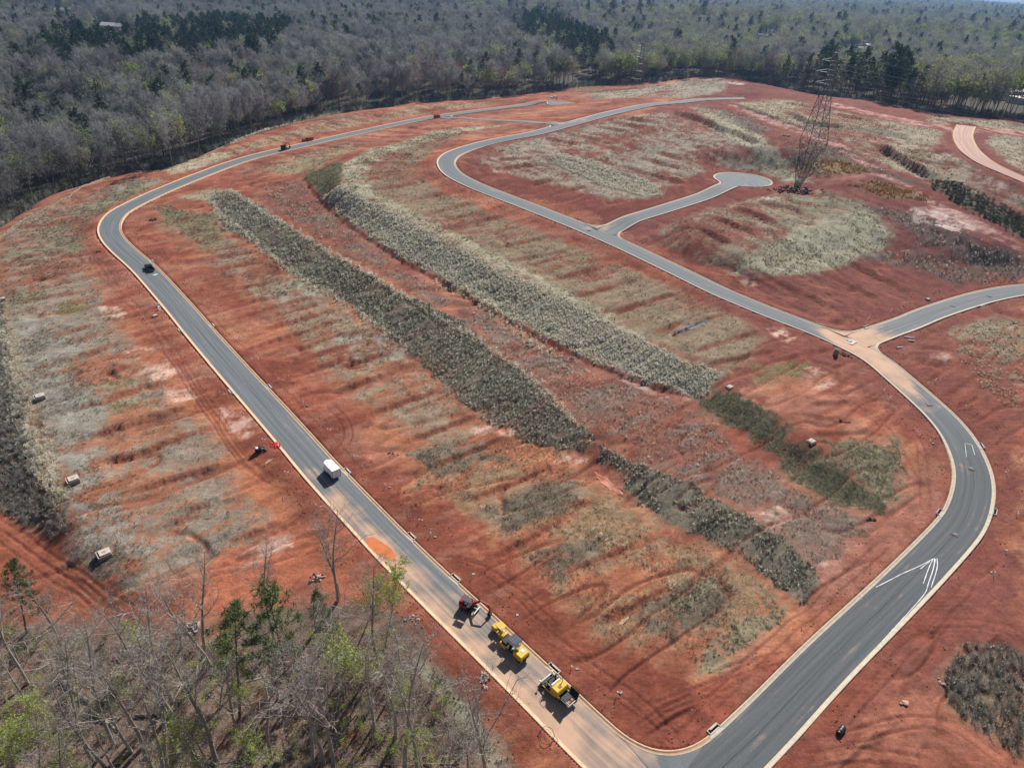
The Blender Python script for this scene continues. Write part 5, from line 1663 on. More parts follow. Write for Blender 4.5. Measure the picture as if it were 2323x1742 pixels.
GB = "leafless trees of the near wood "
LB = None
for i, q in enumerate(((710, 1510, 300, 560), (940, 1659, 470, 600), (1050, 1659, 590, 580), (1230, 1659, 830, 780), (1080, 1240, 880, 540), (1360, 1620, 1070, 610),
                       (1960, 1659, 1570, 770), (2090, 1659, 1940, 560), (2030, 1640, 1830, 740), (580, 1610, 220, 930), (120, 1000, -10, 740), (830, 1560, 560, 1050), (500, 1290, 420, 880),
                       (1560, 1560, 1500, 1000), (300, 1400, 150, 900))):
    stand(7, *q, 'bare', i, LB, GB)
stand(7, 1285, 940, 1190, 310, 'bare', 0, "broad forked leafless tree standing alone on the red dirt below the lowest catch basin")
stand(7, 2125, 595, 2080, 100, 'bare', 3, "broad forked leafless tree on the red dirt where the street dust begins")
for i, q in enumerate(((440, 1700, 340, 380), (930, 1800, 990, 930), (20, 620, 0, 40), (30, 1100, 10, 640), (250, 1450, 130, 820), (510, 1700, 470, 1120), (830, 1750, 790, 1290))):
    stand(8, *q, 'bare', i + 2, LB, GB)
stand(7, 170, 820, 130, 345, 'pine', 0, "green pine at the edge of the red track, west end of the near wood")
stand(7, 340, 760, 350, 455, 'pine', 2, "small green pine next to the larger pine by the red track")
stand(7, 1830, 1240, 1620, 290, 'pine', 1, "tallest slender green pine of the near wood, against the red dirt")
stand(7, 1500, 1330, 1440, 465, 'pine', 0, "bushy green pine in the near wood beside the tallest pine")
stand(7, 2090, 950, 2080, 540, 'pine', 2, "small green pine beside the forked tree near the dusty street")
LL = "small lime green budding tree in the near wood"
for i, q in enumerate(((130, 1760, 150, 1280), (1370, 1270, 1370, 930), (1400, 1720, 1430, 1290), (1590, 1280, 1570, 1060), (60, 1720, 20, 1350), (520, 1770, 520, 1500), (1750, 1750, 1740, 1420), (900, 900, 880, 640), (260, 1700, 240, 1330))):
    stand(7, *q, 'lime', i, LL, "budding trees of the near wood")
for i, q in enumerate(((300, 960, 300, 470), (480, 1380, 500, 1050), (240, 1260, 240, 720), (180, 800, 170, 440), (560, 1700, 550, 1420), (80, 1200, 60, 850))):
    stand(8, *q, 'lime', i + 1, LL, "budding trees of the near wood")
# the rest of the stand, between and below
wood = lay(0, (0, 1360), (180, 1380), (420, 1400), (640, 1380), (780, 1350), (860, 1400), (960, 1520), (1040, 1659), (1060, 1760), (-300, 1800), (-300, 1400))[:, :2]
n_ = 0
tr_ = random.Random(5)
while n_ < 26:
    x, y = tr_.uniform(-110, 6), tr_.uniform(34, 90)
    if inside(wood, np.array([x]), np.array([y]))[0]:
        tree_obj(NK['bare'][n_ % 6], "bare_tree", (x, y, gz(x, y)), tr_.uniform(0, 6.28), tr_.uniform(.75, 1.15), near_lab(x), GB + near_lab(x)[41:], (tr_.gauss(0, .04), tr_.gauss(-.03, .05)))
        n_ += 1
_wl, _wh = wood.min(0), wood.max(0)
def in_wood(n):
    x, y = rng.uniform(_wl[0], _wh[0], n), rng.uniform(_wl[1], _wh[1], n)
    s = inside(wood, x, y)
    return np.stack((x[s], y[s], gsamp(x[s], y[s])), -1)
strew("near_undergrowth", shrubs(5, 2.4, 1.2, 7, 9, .011, M_TWIGP, None, 0, .1, 80) + shrubs(3, 1.6, .9, 7, 9, .012, M_TWIG, None, 0, .1, 90), in_wood(900), .5, 1.4, "grey leafless undergrowth on the floor of the near wood", "undergrowth")
strew("green_undergrowth", shrubs(3, 1.8, .8, 6, 7, .01, M_TWIGP, M_BUD, 4, .06, 100) + shrubs(2, 1.4, .9, 6, 7, .01, M_TWIG, M_WEEDG, 5, .07, 110), in_wood(800), .5, 1.3, "sparse green leafing undergrowth on the floor of the near wood", "undergrowth")
strew("leaf_litter", tufts(4, 9, .5, .02, .12, .06, 3.0, mat("dead_leaves", (132, 104, 84), .9, rand=.3)), in_wood(9000), .6, 1.4, "dead leaves on the floor of the near wood", "leaves")
_g = random.Random(3)
for i, (n, a, b, r) in enumerate(((7, (400, 1130), (640, 1300), .28), (7, (560, 1290), (760, 1440), .24), (7, (850, 1330), (1060, 1310), .26), (7, (1430, 1140), (1900, 1020), .2), (7, (1680, 1320), (1800, 1190), .2),
                                  (8, (130, 1250), (260, 1080), .16), (8, (80, 1650), (500, 1640), .13), (8, (560, 1640), (760, 1635), .12), (8, (0, 1480), (130, 1320), .2))):
    A, B = spot(n, *a), spot(n, *b)
    o = empty("fallen_log", A, 0, "fallen grey log lying on the floor of the near wood", "log", "logs on the floor of the near wood")
    mb = MB(); d = Vector(B - A)
    mb.tube((0, 0, r * .7), d * .5 + Vector((0, 0, r * .75)), r, r * .8, 8).tube(d * .5 + Vector((0, 0, r * .75)), d + Vector((0, 0, r * .6)), r * .8, r * .55, 8)
    mb.build("log_stem", M_BARKG if i % 2 else M_BARKD, o, sm=True)
    mb = MB(); mb.tube(d * .6 + Vector((0, 0, r)), d * .75 + Vector((.5, .5, r + .8)), r * .35, r * .12, 5); mb.build("broken_branch", M_BARKG, o)

# ------------------------------------------------------------------ things on the site
Y_ = mat("machine_yellow", (214, 174, 50), .55, noise=.16, nscale=2.2, spec=.4)
BK = mat("machine_black", (34, 35, 38), .55, noise=.15, nscale=4)
RB = mat("rubber", (28, 28, 29), .9)
ST = mat("worn_steel", (150, 148, 144), .45, .6, noise=.2, nscale=4)
DG = mat("dark_grey_paint", (66, 72, 82), .5, noise=.08)
RD = mat("machine_red", (150, 34, 30), .5, noise=.1)
WH = mat("white_paint", (236, 236, 234), .45, noise=.03)
GL = mat("dark_glass", (30, 36, 42), .12, spec=.6)
CON = mat("cast_concrete", (196, 188, 176), .9, noise=.12, nscale=2)
COND = mat("grey_concrete", (142, 130, 120), .9, noise=.2, nscale=2)
VOID = mat("dark_opening", (22, 20, 19), .95)
PVC = mat("white_pipe", (238, 236, 230), .5)
TAN = mat("conveyor_tan", (176, 128, 82), .8)
LAMP = mat("lamp_glass", (230, 225, 210), .2)
REDL = mat("tail_lamp", (150, 20, 18), .3)
GALV = mat("galvanized_steel", (120, 124, 126), .5, .5, noise=.1)
IRON = mat("cast_iron", (84, 74, 68), .7, .3, noise=.2, nscale=5)

def on_road(n, x, y):
    p = lay(n, (x, y))[0]
    e, lev = road_field(p[:1], p[1:2])
    p[2] = lev[0] + .05
    return p
def heading(road, p, rev=False):
    P = ROADS[road]
    i = int(np.argmin(np.hypot(P[:, 0] - p[0], P[:, 1] - p[1])))
    t = P[min(i + 1, len(P) - 1)] - P[max(i - 1, 0)]
    return math.atan2(t[1], t[0]) + (math.pi if rev else 0)

def wheel(parent, x, y, r, w, name="wheel"):
    mb = MB(); mb.tube((0, -w / 2, 0), (0, w / 2, 0), r, n=16)
    o = mb.build(name, RB, parent, bevel=.02); o.location = (x, y, r)
    mb = MB(); mb.tube((0, -w / 2 - .015, 0), (0, w / 2 + .015, 0), r * .58, n=12)
    mb.build("rim", ST, o)
    return o

def part(parent, name, m, fn, bevel=0, sm=False):
    mb = MB(); fn(mb)
    return mb.build(name, m, parent, bevel=bevel, sm=sm)

def trailer(p, rz):
    t = empty("box_trailer", p, rz, "white enclosed box trailer parked on the dusty street", "trailer")
    nose = [(-2.1, -.95), (1.75, -.95), (2.35, -.3), (2.35, .3), (1.75, .95), (-2.1, .95)]
    b = part(t, "body", WH, lambda m: m.prism(nose, .48, 2.35, 'z'), .03)
    part(t, "roof", mat("trailer_roof", (246, 247, 247), .5), lambda m: m.prism([(x * 1.006, y * 1.012) for x, y in nose], 2.353, 2.42, 'z'), .02)
    d = part(t, "rear_door", WH, lambda m: m.box((-2.13, 0, 1.4), (.04, 1.72, 1.72)), .01)
    part(d, "door_seam", BK, lambda m: m.box((-2.155, 0, 1.4), (.01, .03, 1.7)).box((-2.155, .3, 1.3), (.02, .03, 1.2)))
    part(t, "corner_trim", DG, lambda m: [m.box((-2.12, s * .94, 1.42), (.06, .07, 1.86)) for s in (-1, 1)] + [m.box((-2.12, 0, 2.33), (.06, 1.9, .06))])
    part(t, "frame", BK, lambda m: m.box((0, 0, .42), (4.2, 1.7, .1)))
    part(t, "tongue", BK, lambda m: [m.box((2.75, s * .3, .42), (1.25, .08, .1), rz=-s * .45) for s in (-1, 1)] + [m.box((3.35, 0, .42), (.3, .1, .1)), m.tube((3.0, .0, 0), (3.0, 0, .7), .04)])
    for s in (-1, 1):
        part(t, "fender", DG, lambda m: m.box((-.45, s * 1.04, .72), (1.6, .2, .05)).box((-1.2, s * 1.04, .6), (.05, .2, .25), ry=.4).box((.3, s * 1.04, .6), (.05, .2, .25), ry=-.4))
        for x in (-.85, -.05):
            wheel(t, x, s * 1.03, .33, .2)
    for s in (-1, 1):
        part(t, "tail_light", REDL, lambda m: m.box((-2.16, s * .85, .62), (.03, .12, .08)))
    return t

def pickup(p, rz, label, col, name):
    t = empty("pickup_truck", p, rz, label, "truck")
    pm = mat(name, col, .35, spec=.5)
    prof = [(-2.85, .45), (2.75, .45), (2.8, .95), (2.65, 1.05), (1.2, 1.12), (-2.8, 1.12), (-2.88, .8)]
    part(t, "body", pm, lambda m: m.prism(prof, -.95, -.93, 'y').prism(prof, .93, .95, 'y').box((1.95, 0, .8), (1.55, 1.86, .62)).box((.1, 0, .8), (2.2, 1.86, .62)).box((-2.85, 0, .8), (.06, 1.86, .6)), .02)
    part(t, "bed", BK, lambda m: m.box((-1.9, 0, .62), (1.85, 1.84, .1)).box((-1.9, .9, .9), (1.85, .06, .4)).box((-1.9, -.9, .9), (1.85, .06, .4)))
    cab = [(-.98, 1.12), (1.25, 1.12), (.55, 1.75), (-.85, 1.78)]
    c = part(t, "cab", pm, lambda m: m.prism([(x, z) for x, z in cab], -.82, .82, 'y'), .05)
    part(c, "windshield", GL, lambda m: m.add([(1.235, -.7, 1.16), (1.235, .7, 1.16), (.6, .66, 1.725), (.6, -.66, 1.725)], [(0, 1, 2, 3)]))
    part(c, "rear_window", GL, lambda m: m.add([(-.985, -.62, 1.25), (-.985, .62, 1.25), (-.875, .6, 1.68), (-.875, -.6, 1.68)], [(0, 1, 2, 3)]))
    for s in (-1, 1):
        part(c, "side_window", GL, lambda m: m.box((-.08, s * .825, 1.43), (1.25, .02, .38)))
        part(t, "headlight", LAMP, lambda m: m.box((2.79, s * .72, .82), (.05, .32, .18)))
        part(t, "mirror", BK, lambda m: m.box((.75, s * 1.02, 1.2), (.12, .22, .16)))
        for x in (1.85, -1.75):
            wheel(t, x, s * .86, .39, .26)
    part(t, "bumper", ST, lambda m: m.box((2.85, 0, .55), (.12, 1.8, .2)).box((-2.92, 0, .55), (.12, 1.8, .16)))
    return t

def track_part(t, y, L, w, h, x=0):
    prof = [(x - L / 2 + .15, 0), (x + L / 2 - .15, 0), (x + L / 2, h * .35), (x + L / 2, h * .7), (x + L / 2 - .15, h), (x - L / 2 + .15, h), (x - L / 2, h * .7), (x - L / 2, h * .35)]
    o = part(t, "track", RB, lambda m: m.prism(prof, y - w / 2, y + w / 2, 'y'), .02)
    part(o, "track_wheels", ST, lambda m: [m.tube((x + k * L / 5, y - w / 2 - .02, h * .5), (x + k * L / 5, y + w / 2 + .02, h * .5), h * .26, n=10) for k in (-1.8, -.6, .6, 1.8)])

def excavator(p, rz, label, m1, m2, s=1.0, swing=0.0):
    t = empty("excavator", p, rz, label, "excavator")
    t.scale = (s, s, s)
    for y in (-.72, .72):
        track_part(t, y, 2.1, .32, .52)
    part(t, "undercarriage", BK, lambda m: m.box((0, 0, .35), (1.2, 1.2, .25)).tube((0, 0, .45), (0, 0, .62), .5, n=16))
    b = part(t, "blade", ST, lambda m: m.box((1.45, 0, .28), (.1, 1.9, .42), ry=.15).box((1.1, .4, .3), (.7, .12, .14)).box((1.1, -.4, .3), (.7, .12, .14)))
    h = empty("house", (0, 0, 0)); h.parent = t; h.rotation_euler = (0, 0, swing)
    bpy.data.objects.remove(h)
    R3 = Matrix.Rotation(swing, 4, 'Z')
    def rp(name, m, fn, bevel=0, par=t):
        mb = MB(); fn(mb); mb.v = [tuple(R3 @ Vector(v)) for v in mb.v]
        return mb.build(name, m, par, bevel=bevel)
    rp("counterweight", m1, lambda m: m.prism([(-1.25, -.6), (-1.05, -.85), (.2, -.85), (.2, .0), (.75, .0), (.75, .85), (-1.05, .85), (-1.25, .6)], .66, 1.3, 'z'), .05)
    c = rp("cab", m2, lambda m: [m.box((x, y, 1.75), (.07, .07, 1.1)) for x in (-.55, .7) for y in (-.82, -.02)] + [m.box((.08, -.42, 1.25), (1.25, .85, .1))])
    rp("cab_roof", DG, lambda m: m.box((.08, -.42, 2.33), (1.45, .98, .09)), .03, c)
    rp("seat", BK, lambda m: m.box((-.15, -.42, 1.4), (.5, .5, .16)).box((-.4, -.42, 1.7), (.12, .5, .5)), .03, c)
    rp("engine_cover", m1, lambda m: m.box((-.75, .1, 1.48), (.85, 1.5, .38)), .06)
    bm = rp("boom", m1, lambda m: m.box((1.25, .3, 1.65), (1.75, .2, .26), ry=-.75).box((2.45, .3, 2.1), (1.5, .2, .22), ry=.25), .02)
    rp("boom_cylinder", ST, lambda m: m.tube((.8, .3, .9), (1.75, .3, 1.95), .06), 0, bm)
    rp("arm", m1, lambda m: m.box((3.25, .3, 1.3), (1.5, .18, .2), ry=1.35), .02)
    rp("bucket", BK, lambda m: m.prism([(3.15, .15), (3.6, .1), (3.65, .55), (3.3, .65), (3.0, .4)], .02, .58, 'y'), .02)
    return t

def roller(p, rz, label, big):
    t = empty("road_roller", p, rz, label, "roller")
    if big:
        L, W, R = 1.75, 1.0, .58
        mk = lambda x, nm: part(t, nm, ST, lambda m: m.tube((x, -W, R), (x, W, R), R, n=24), .02)
        mk(-L, "drum")
        for y in (-.72, -.24, .24, .72):
            wheel(t, L, y, .48, .4, "tyre")
        part(t, "drum_frame", Y_, lambda m: m.box((-L, 0, 1.0), (1.5, 2.1, .2)).box((-L - .72, 0, .8), (.12, 2.15, .5)).box((-L, 1.05, .75), (1.4, .08, .5)).box((-L, -1.05, .75), (1.4, .08, .5)), .03)
        part(t, "water_tank", BK, lambda m: m.box((-L, 0, 1.32), (1.1, 1.7, .45)), .05)
        part(t, "engine_hood", Y_, lambda m: m.prism([(.55, .62), (2.55, .62), (2.6, 1.3), (2.4, 1.62), (.6, 1.68)], -.95, .95, 'y'), .06)
        part(t, "grille", BK, lambda m: m.box((2.6, 0, 1.0), (.04, 1.3, .5)))
        part(t, "hood_panel", WH, lambda m: m.box((1.6, .25, 1.68), (.6, .5, .03)))
        part(t, "platform", BK, lambda m: m.box((-.25, 0, .95), (1.6, 1.9, .2)).box((-.25, 0, .6), (1.0, 1.0, .5)), .02)
        part(t, "seat", WH, lambda m: m.box((.15, -.3, 1.25), (.5, .5, .18)).box((.4, -.3, 1.6), (.12, .5, .55)), .04)
        part(t, "steering_console", BK, lambda m: m.box((-.55, -.3, 1.35), (.3, .6, .6)).tube((-.4, -.3, 1.7), (-.34, -.3, 1.74), .22, n=14))
        for x in (-.95, .55):
            for y in (-.85, .85):
                part(t, "canopy_post", BK, lambda m: m.tube((x, y, 1.0), (x * .95, y, 2.72), .045, n=6))
        c = part(t, "canopy", DG, lambda m: m.box((-.2, 0, 2.78), (1.95, 2.0, .08)).box((-.2, 0, 2.85), (1.7, 1.5, .07)), .03)
        part(c, "canopy_rib", BK, lambda m: [m.box((-.75 + .55 * i, 0, 2.9), (.05, 1.4, .03)) for i in range(3)])
    else:
        W, R = .62, .42
        for x in (-1.0, 1.0):
            part(t, "drum", ST, lambda m: m.tube((x, -W, R), (x, W, R), R, n=20), .02)
        part(t, "frame", Y_, lambda m: m.box((0, 0, .75), (2.5, 1.3, .22)).box((1.05, .68, .6), (1.1, .06, .4)).box((1.05, -.68, .6), (1.1, .06, .4)), .03)
        part(t, "engine_hood", Y_, lambda m: m.prism([(-1.5, .86), (-.2, .86), (-.25, 1.35), (-1.35, 1.28)], -.6, .6, 'y'), .06)
        part(t, "seat", BK, lambda m: m.box((.25, 0, 1.1), (.45, .5, .15)).box((.03, 0, 1.4), (.1, .5, .5)), .03)
        part(t, "steering_column", WH, lambda m: m.box((.8, 0, 1.15), (.2, .4, .5)).tube((.72, 0, 1.45), (.66, 0, 1.5), .2, n=14))
        part(t, "drum_cover", Y_, lambda m: m.box((1.1, 0, .98), (.9, 1.25, .22)), .05)
        for x in (-.2, .95):
            for y in (-.58, .58):
                part(t, "canopy_post", BK, lambda m: m.tube((x, y, .9), (x, y, 2.25), .035, n=6))
        c = part(t, "canopy", Y_, lambda m: m.box((.35, 0, 2.3), (1.5, 1.4, .1)), .04)
    return t

def paver(p, rz):
    t = empty("asphalt_paver", p, rz, "yellow asphalt paver with open black hopper on the dusty street", "paver")
    for y in (-.85, .85):
        track_part(t, y, 3.0, .42, .7, -.3)
    part(t, "chassis", BK, lambda m: m.box((0, 0, .75), (4.2, 1.7, .4)), .03)
    part(t, "engine_hood", Y_, lambda m: m.prism([(-.75, .95), (.75, .95), (.85, 1.5), (.6, 1.95), (-.6, 2.0), (-.75, 1.8)], -1.2, 1.2, 'y'), .07)
    part(t, "hood_vent", BK, lambda m: [m.box((.1, -.35 + .2 * i, 2.0), (.5, .06, .03)) for i in range(3)])
    for s in (-1, 1):
        part(t, "side_panel", Y_, lambda m: m.box((.2, s * 1.22, 1.1), (2.0, .08, .55)), .02)
        part(t, "hopper_wing", BK, lambda m: m.box((1.9, s * 1.32, 1.2), (1.75, .09, 1.0), rx=-s * .35).box((2.0, s * .85, .85), (1.6, .7, .07), rx=s * .25), .01)
        part(t, "push_roller", ST, lambda m: m.tube((2.9, s * .2, .55), (2.9, s * .9, .55), .11, n=10))
    f = part(t, "hopper_floor", BK, lambda m: m.box((1.9, 0, .74), (1.8, 1.9, .08)))
    for s in (-1, 1):
        part(f, "conveyor", TAN, lambda m: m.box((2.0, s * .36, .82), (1.1, .42, .05)))
        part(f, "conveyor_rail", ST, lambda m: m.box((1.95, s * .72, .86), (1.5, .08, .12)))
    part(t, "hopper_lip", ST, lambda m: m.box((2.82, 0, .72), (.08, 2.2, .28)))
    part(t, "operator_platform", BK, lambda m: m.box((-1.35, 0, 1.2), (1.2, 2.4, .12)), .02)
    for y in (-.85, .85):
        s_ = part(t, "seat", BK, lambda m: m.box((-1.5, y, 1.5), (.5, .5, .2)).box((-1.75, y, 1.85), (.12, .5, .55)), .04)
    part(t, "control_console", WH, lambda m: m.box((-.95, 0, 1.65), (.3, 1.6, .4), ry=-.3).box((-1.0, .9, 1.6), (.3, .3, .3)), .03)
    for y in (-1.2, 1.2):
        part(t, "guard_rail", ST, lambda m: m.path([(-.8, y, 1.2), (-.8, y, 2.1), (-1.9, y, 2.1), (-1.9, y, 1.2)], .03))
    part(t, "exhaust_stack", ST, lambda m: m.tube((-.3, .9, 1.9), (-.3, .9, 2.6), .07).tube((-.3, .9, 2.6), (-.45, .9, 2.7), .07))
    part(t, "screed", BK, lambda m: m.box((-2.55, 0, .45), (.8, 2.9, .55)).box((-2.6, 0, .8), (.5, 2.5, .15)), .03)
    part(t, "screed_walkway", ST, lambda m: m.box((-3.05, 0, .4), (.35, 2.8, .06)).path([(-2.9, -1.4, .5), (-2.9, -1.4, 1.25)], .03).path([(-2.9, 1.4, .5), (-2.9, 1.4, 1.25)], .03).box((-2.9, 1.35, 1.3), (.3, .25, .2)).box((-2.9, -1.35, 1.3), (.3, .25, .2)))
    for s in (-1, 1):
        part(t, "tow_arm", Y_, lambda m: m.box((-1.1, s * 1.3, .75), (2.6, .1, .22)), .01)
    return t

p = on_road(4, 2085, 1395); trailer(p, heading('LS', p))
p = on_road(8, 835, 655); excavator(p, heading('LS', p, True) + .25, "red mini excavator with black canopy parked by the curb of the dusty street", RD, BK, 1.2, .12)
p = on_road(8, 1030, 812); roller(p, heading('LS', p, True), "small yellow road roller with yellow canopy behind the bigger roller", False)
p = on_road(8, 1125, 930); roller(p, heading('LS', p, True), "large yellow road roller with dark grey canopy on the dusty street", True)
p = on_road(8, 1405, 1190); paver(p, heading('LS', p, True))
p = on_road(4, 940, 115); pickup(p, heading('LS', p), "black pickup truck parked on the clean upper part of the left street", (24, 25, 28), "black_car_paint")
p = on_road(10, 790, 520); pickup(p, heading('LS', p, True), "white pickup truck parked at the far turning circle", (228, 230, 234), "white_car_paint")
p = on_road(1, 1785, 940); excavator(p, heading('LS', p) + .2, "dark excavator with raised boom standing on the far stretch of the left street", mat("dark_red_paint", (70, 34, 32), .6), BK, 1.45, 0)

# small black tracked machine with a white seat, its hoses and poles
p = spot(4, 1625, 1262)
t = empty("tracked_loader", p, .5, "small black tracked loader with a white panel beside the red pipes", "loader")
for y in (-.45, .45):
    track_part(t, y, 1.5, .26, .45)
part(t, "body", BK, lambda m: m.box((-.1, 0, .8), (1.3, .95, .7)), .05)
part(t, "panel", WH, lambda m: m.box((-.3, 0, 1.17), (.5, .7, .05)))
for s in (-1, 1):
    part(t, "lift_arm", BK, lambda m: m.box((.5, s * .6, .85), (1.7, .1, .14), ry=.25))
part(t, "bucket", DG, lambda m: m.prism([(1.3, .05), (1.85, .05), (1.4, .6), (1.2, .6)], -.75, .75, 'y'), .02)
part(t, "control_tower", ST, lambda m: m.box((-.6, 0, 1.35), (.1, .6, .3)).path([(-.7, -.3, 1.1), (-.75, -.3, 1.6), (-.75, .3, 1.6), (-.7, .3, 1.1)], .03))
_g = random.Random(8)
def bundle(n, x, y, k, L, r, m, name, lab, cat, ang, spread):
    p = spot(n, x, y)
    o = empty(name, p, 0, lab, cat)
    for i in range(k):
        a = ang + _g.gauss(0, spread); c = Vector((_g.gauss(0, .35), _g.gauss(0, .35), .08 + .06 * i / 3))
        d = Vector((math.cos(a), math.sin(a), _g.uniform(-.03, .06))) * L * _g.uniform(.5, .8)
        part(o, "pipe", m, lambda q: q.tube(c - d, c + d, r, n=6))
bundle(4, 1728, 1225, 11, 1.3, .09, mat("red_pipe", (214, 40, 52), .5), "red_pipe_stack", "stack of bright red pipes on the curb near the tracked loader", "pipes", 1.9, .35)
bundle(4, 1690, 1330, 9, 1.4, .05, mat("pale_pole", (206, 168, 150), .8), "pole_stack", "loose bundle of pale wooden stakes on the dirt by the tracked loader", "stakes", 1.1, .3)
bundle(4, 2050, 1635, 5, .8, .05, mat("pink_pole", (190, 130, 120), .8), "stake_heap", "few pale stakes thrown down by the wood beside the curb", "stakes", .6, .8)

# coils and lids on the left verge
for i, (x, y) in enumerate(((998, 352), (1000, 372))):
    p = spot(4, x, y)
    o = empty("pipe_coil", p, .4, "white coil of pipe standing on the verge beside the left street", "coil", "white pipe coils")
    part(o, "coil", PVC, lambda m: [m.tube((.0, -.16 + .08 * k, .62), (.0, -.09 + .08 * k, .62), .6 - .03 * (k % 2), n=20) for k in range(4)])
    part(o, "hub", BK, lambda m: m.tube((0, -.2, .62), (0, .2, .62), .22, n=12))
    o.rotation_euler = (.0, 0, 1.2 + .3 * i)

# ------------------------------------------------------------------ concrete work
def basin(n, x, y, rz, label, s=1.0, on=None):
    p = spot(n, x, y)
    t = empty("catch_basin", p, rz, label, "catch basin")
    t.scale = (s, s, s)
    w, h, k = 1.05, .95, .14
    for a, (cx, cy, dx, dy) in enumerate(((0, w, 2 * w + k, k), (0, -w, 2 * w + k, k), (w, 0, k, 2 * w - k), (-w, 0, k, 2 * w - k))):
        part(t, "side_wall", CON if a != 1 else COND, lambda m: m.box((cx, cy, h / 2 - .1), (dx, dy, h)), .01)  # one wall of the four takes the darker concrete
    part(t, "throat", VOID, lambda m: m.box((0, 0, .3), (2 * w - k - .02, 2 * w - k - .02, .5)))
    l = part(t, "lid", CON, lambda m: m.box((.22, .1, h - .02), (1.95, 1.75, .13)), .02)
    part(l, "lid_patch", mat("dirt_stain", (190, 130, 96), .9), lambda m: m.box((.1, 0, h + .052), (.7, .5, .012)))
    return t
basin(4, 250, 925, .75, "white concrete catch basin in grey weeds, nearest to the pale bank grass bend")
basin(4, 460, 1448, .75, "white concrete catch basin with fresh red dirt beside it below the long bank")
basin(7, 655, 330, .75, "white concrete catch basin at the lowest corner of the lots, above the red track")
basin(4, 10, 305, .75, "small pale concrete catch basin at the outer end of the olive green lots", .8)
basin(6, 365, 855, .6, "low tan concrete catch basin at the end of the pale grass bank", .7).location.z -= .42
basin(6, 878, 1195, .6, "low tan concrete catch basin on top of the green slope", .75).location.z -= .45
basin(4, 975, 412, .9, "small grey concrete box by the white pipe coils", .55)
basin(6, 1612, 295, .4, "small white concrete box at the foot of the wet red gullies", .5)

p = spot(6, 1028, 655)
t = empty("manhole_cone", p, 0, "grey precast concrete manhole cone standing by the junction", "manhole cone")
part(t, "barrel", COND, lambda m: m.tube((0, 0, -.1), (0, 0, .9), .72, n=24), 0, False)
part(t, "cone", COND, lambda m: m.tube((0, 0, .9), (0, 0, 1.75), .72, .42, n=24))
part(t, "rim", CON, lambda m: m.tube((0, 0, 1.752), (0, 0, 1.9), .46, n=24))
part(t, "opening", VOID, lambda m: m.tube((0, 0, 1.9), (0, 0, 1.912), .32, n=20))

def manhole(n, x, y, label, sq=.75, patch=None):
    p = on_road(n, x, y)
    t = empty("manhole", (p[0], p[1], p[2] + .02), heading('MR', p), label, "manhole", "manholes in the streets")
    if patch:
        part(t, "concrete_patch", patch, lambda m: m.box((0, 0, .005), (sq * 4.2, sq * 4.2, .03)))
    part(t, "collar", BK, lambda m: m.box((0, 0, .03), (sq * 1.9, sq * 1.9, .05)), .01)
    part(t, "frame_ring", IRON, lambda m: m.tube((0, 0, .03), (0, 0, .09), sq * .68, n=20))
    part(t, "cover", CON if patch else COND, lambda m: m.tube((0, 0, .05), (0, 0, .11), sq * .52, n=20))
manhole(6, 1115, 568, "manhole in a square pale patch at the main junction", .8, mat("patch_concrete", (214, 198, 188), .9, noise=.1))
for q in ((6, 1613, 962), (6, 1877, 1366), (9, 1780, 195)):
    manhole(*q, "manhole cover with dark square collar in the curving street")
manhole(6, 1770, 345, "manhole cover in the street leading off past the red gullies")
manhole(6, 1995, 285, "manhole cover in the street leading off past the red gullies")
manhole(2, 1592, 1446, "manhole cover with orange mud at the turning circle junction", .7)

def inlet(n, x, y, label, flat=False):
    p = lay(n, (x, y))[0]
    best = None
    for k, P in ROADS.items():
        D, S, Z, O = line_dist(P, p[:1], p[1:2], 30)
        if best is None or D[0] < best[0]:
            best = (D[0], k, Z[0], O[0])
    _, k, z, o = best
    P = ROADS[k]
    i = int(np.argmin(np.hypot(P[:, 0] - p[0], P[:, 1] - p[1])))
    tn = (P[min(i + 1, len(P) - 1)] - P[max(i - 1, 0)])[:2]; tn /= np.linalg.norm(tn)
    nn = np.array((-tn[1], tn[0])) * (1 if o > 0 else -1)
    al = (p[:2] - P[i][:2]) @ tn
    c = P[i][:2] + tn * al + nn * (HWID[k] + .02)
    t = empty("storm_drain_inlet", (c[0], c[1], z), math.atan2(nn[1], nn[0]) - math.pi / 2, label, "storm drain", "storm drain inlets along the curbs")
    t.scale = (.85, .8, .8)
    part(t, "gutter_apron", CON, lambda m: m.prism([(-1.9, -.5), (1.9, -.5), (1.15, .55), (-1.15, .55)], .02, .06, 'z'))
    part(t, "throat", VOID, lambda m: m.box((0, .62, .1), (2.2, .5, .14)))
    part(t, "back_wall", CON, lambda m: m.box((0, .98, .12), (2.7, .16, .5)).box((-1.3, .6, .12), (.14, .8, .5)).box((1.3, .6, .12), (.14, .8, .5)), .01)
    if not flat:
        part(t, "top_slab", CON, lambda m: m.box((.2, .8, .4), (1.9, .3, .08)), .01)
for q in ((8, 480, 200), (8, 755, 465), (8, 1375, 1030)):
    inlet(*q, "storm drain inlet in the curb opposite the near wood")
inlet(9, 270, 1420, "storm drain inlet in the rounded curb at the bottom corner")
inlet(9, 1680, 55, "storm drain inlet on the inside of the street bend", True)
inlet(9, 2040, 50, "storm drain inlet on the outside of the street bend", True)
inlet(6, 1950, 1215, "storm drain inlet higher up the outside of the street bend")
inlet(6, 950, 448, "storm drain inlet in the curb before the main junction")
inlet(6, 1215, 470, "storm drain inlet in the rounded curb at the main junction")
inlet(6, 1965, 352, "storm drain inlet past the heap of white pipes")
for q in ((4, 1140, 498), (4, 1330, 465), (4, 1458, 885), (4, 1685, 850), (4, 925, 65)):
    inlet(*q, "storm drain inlet in the curb along the lots of the left street")
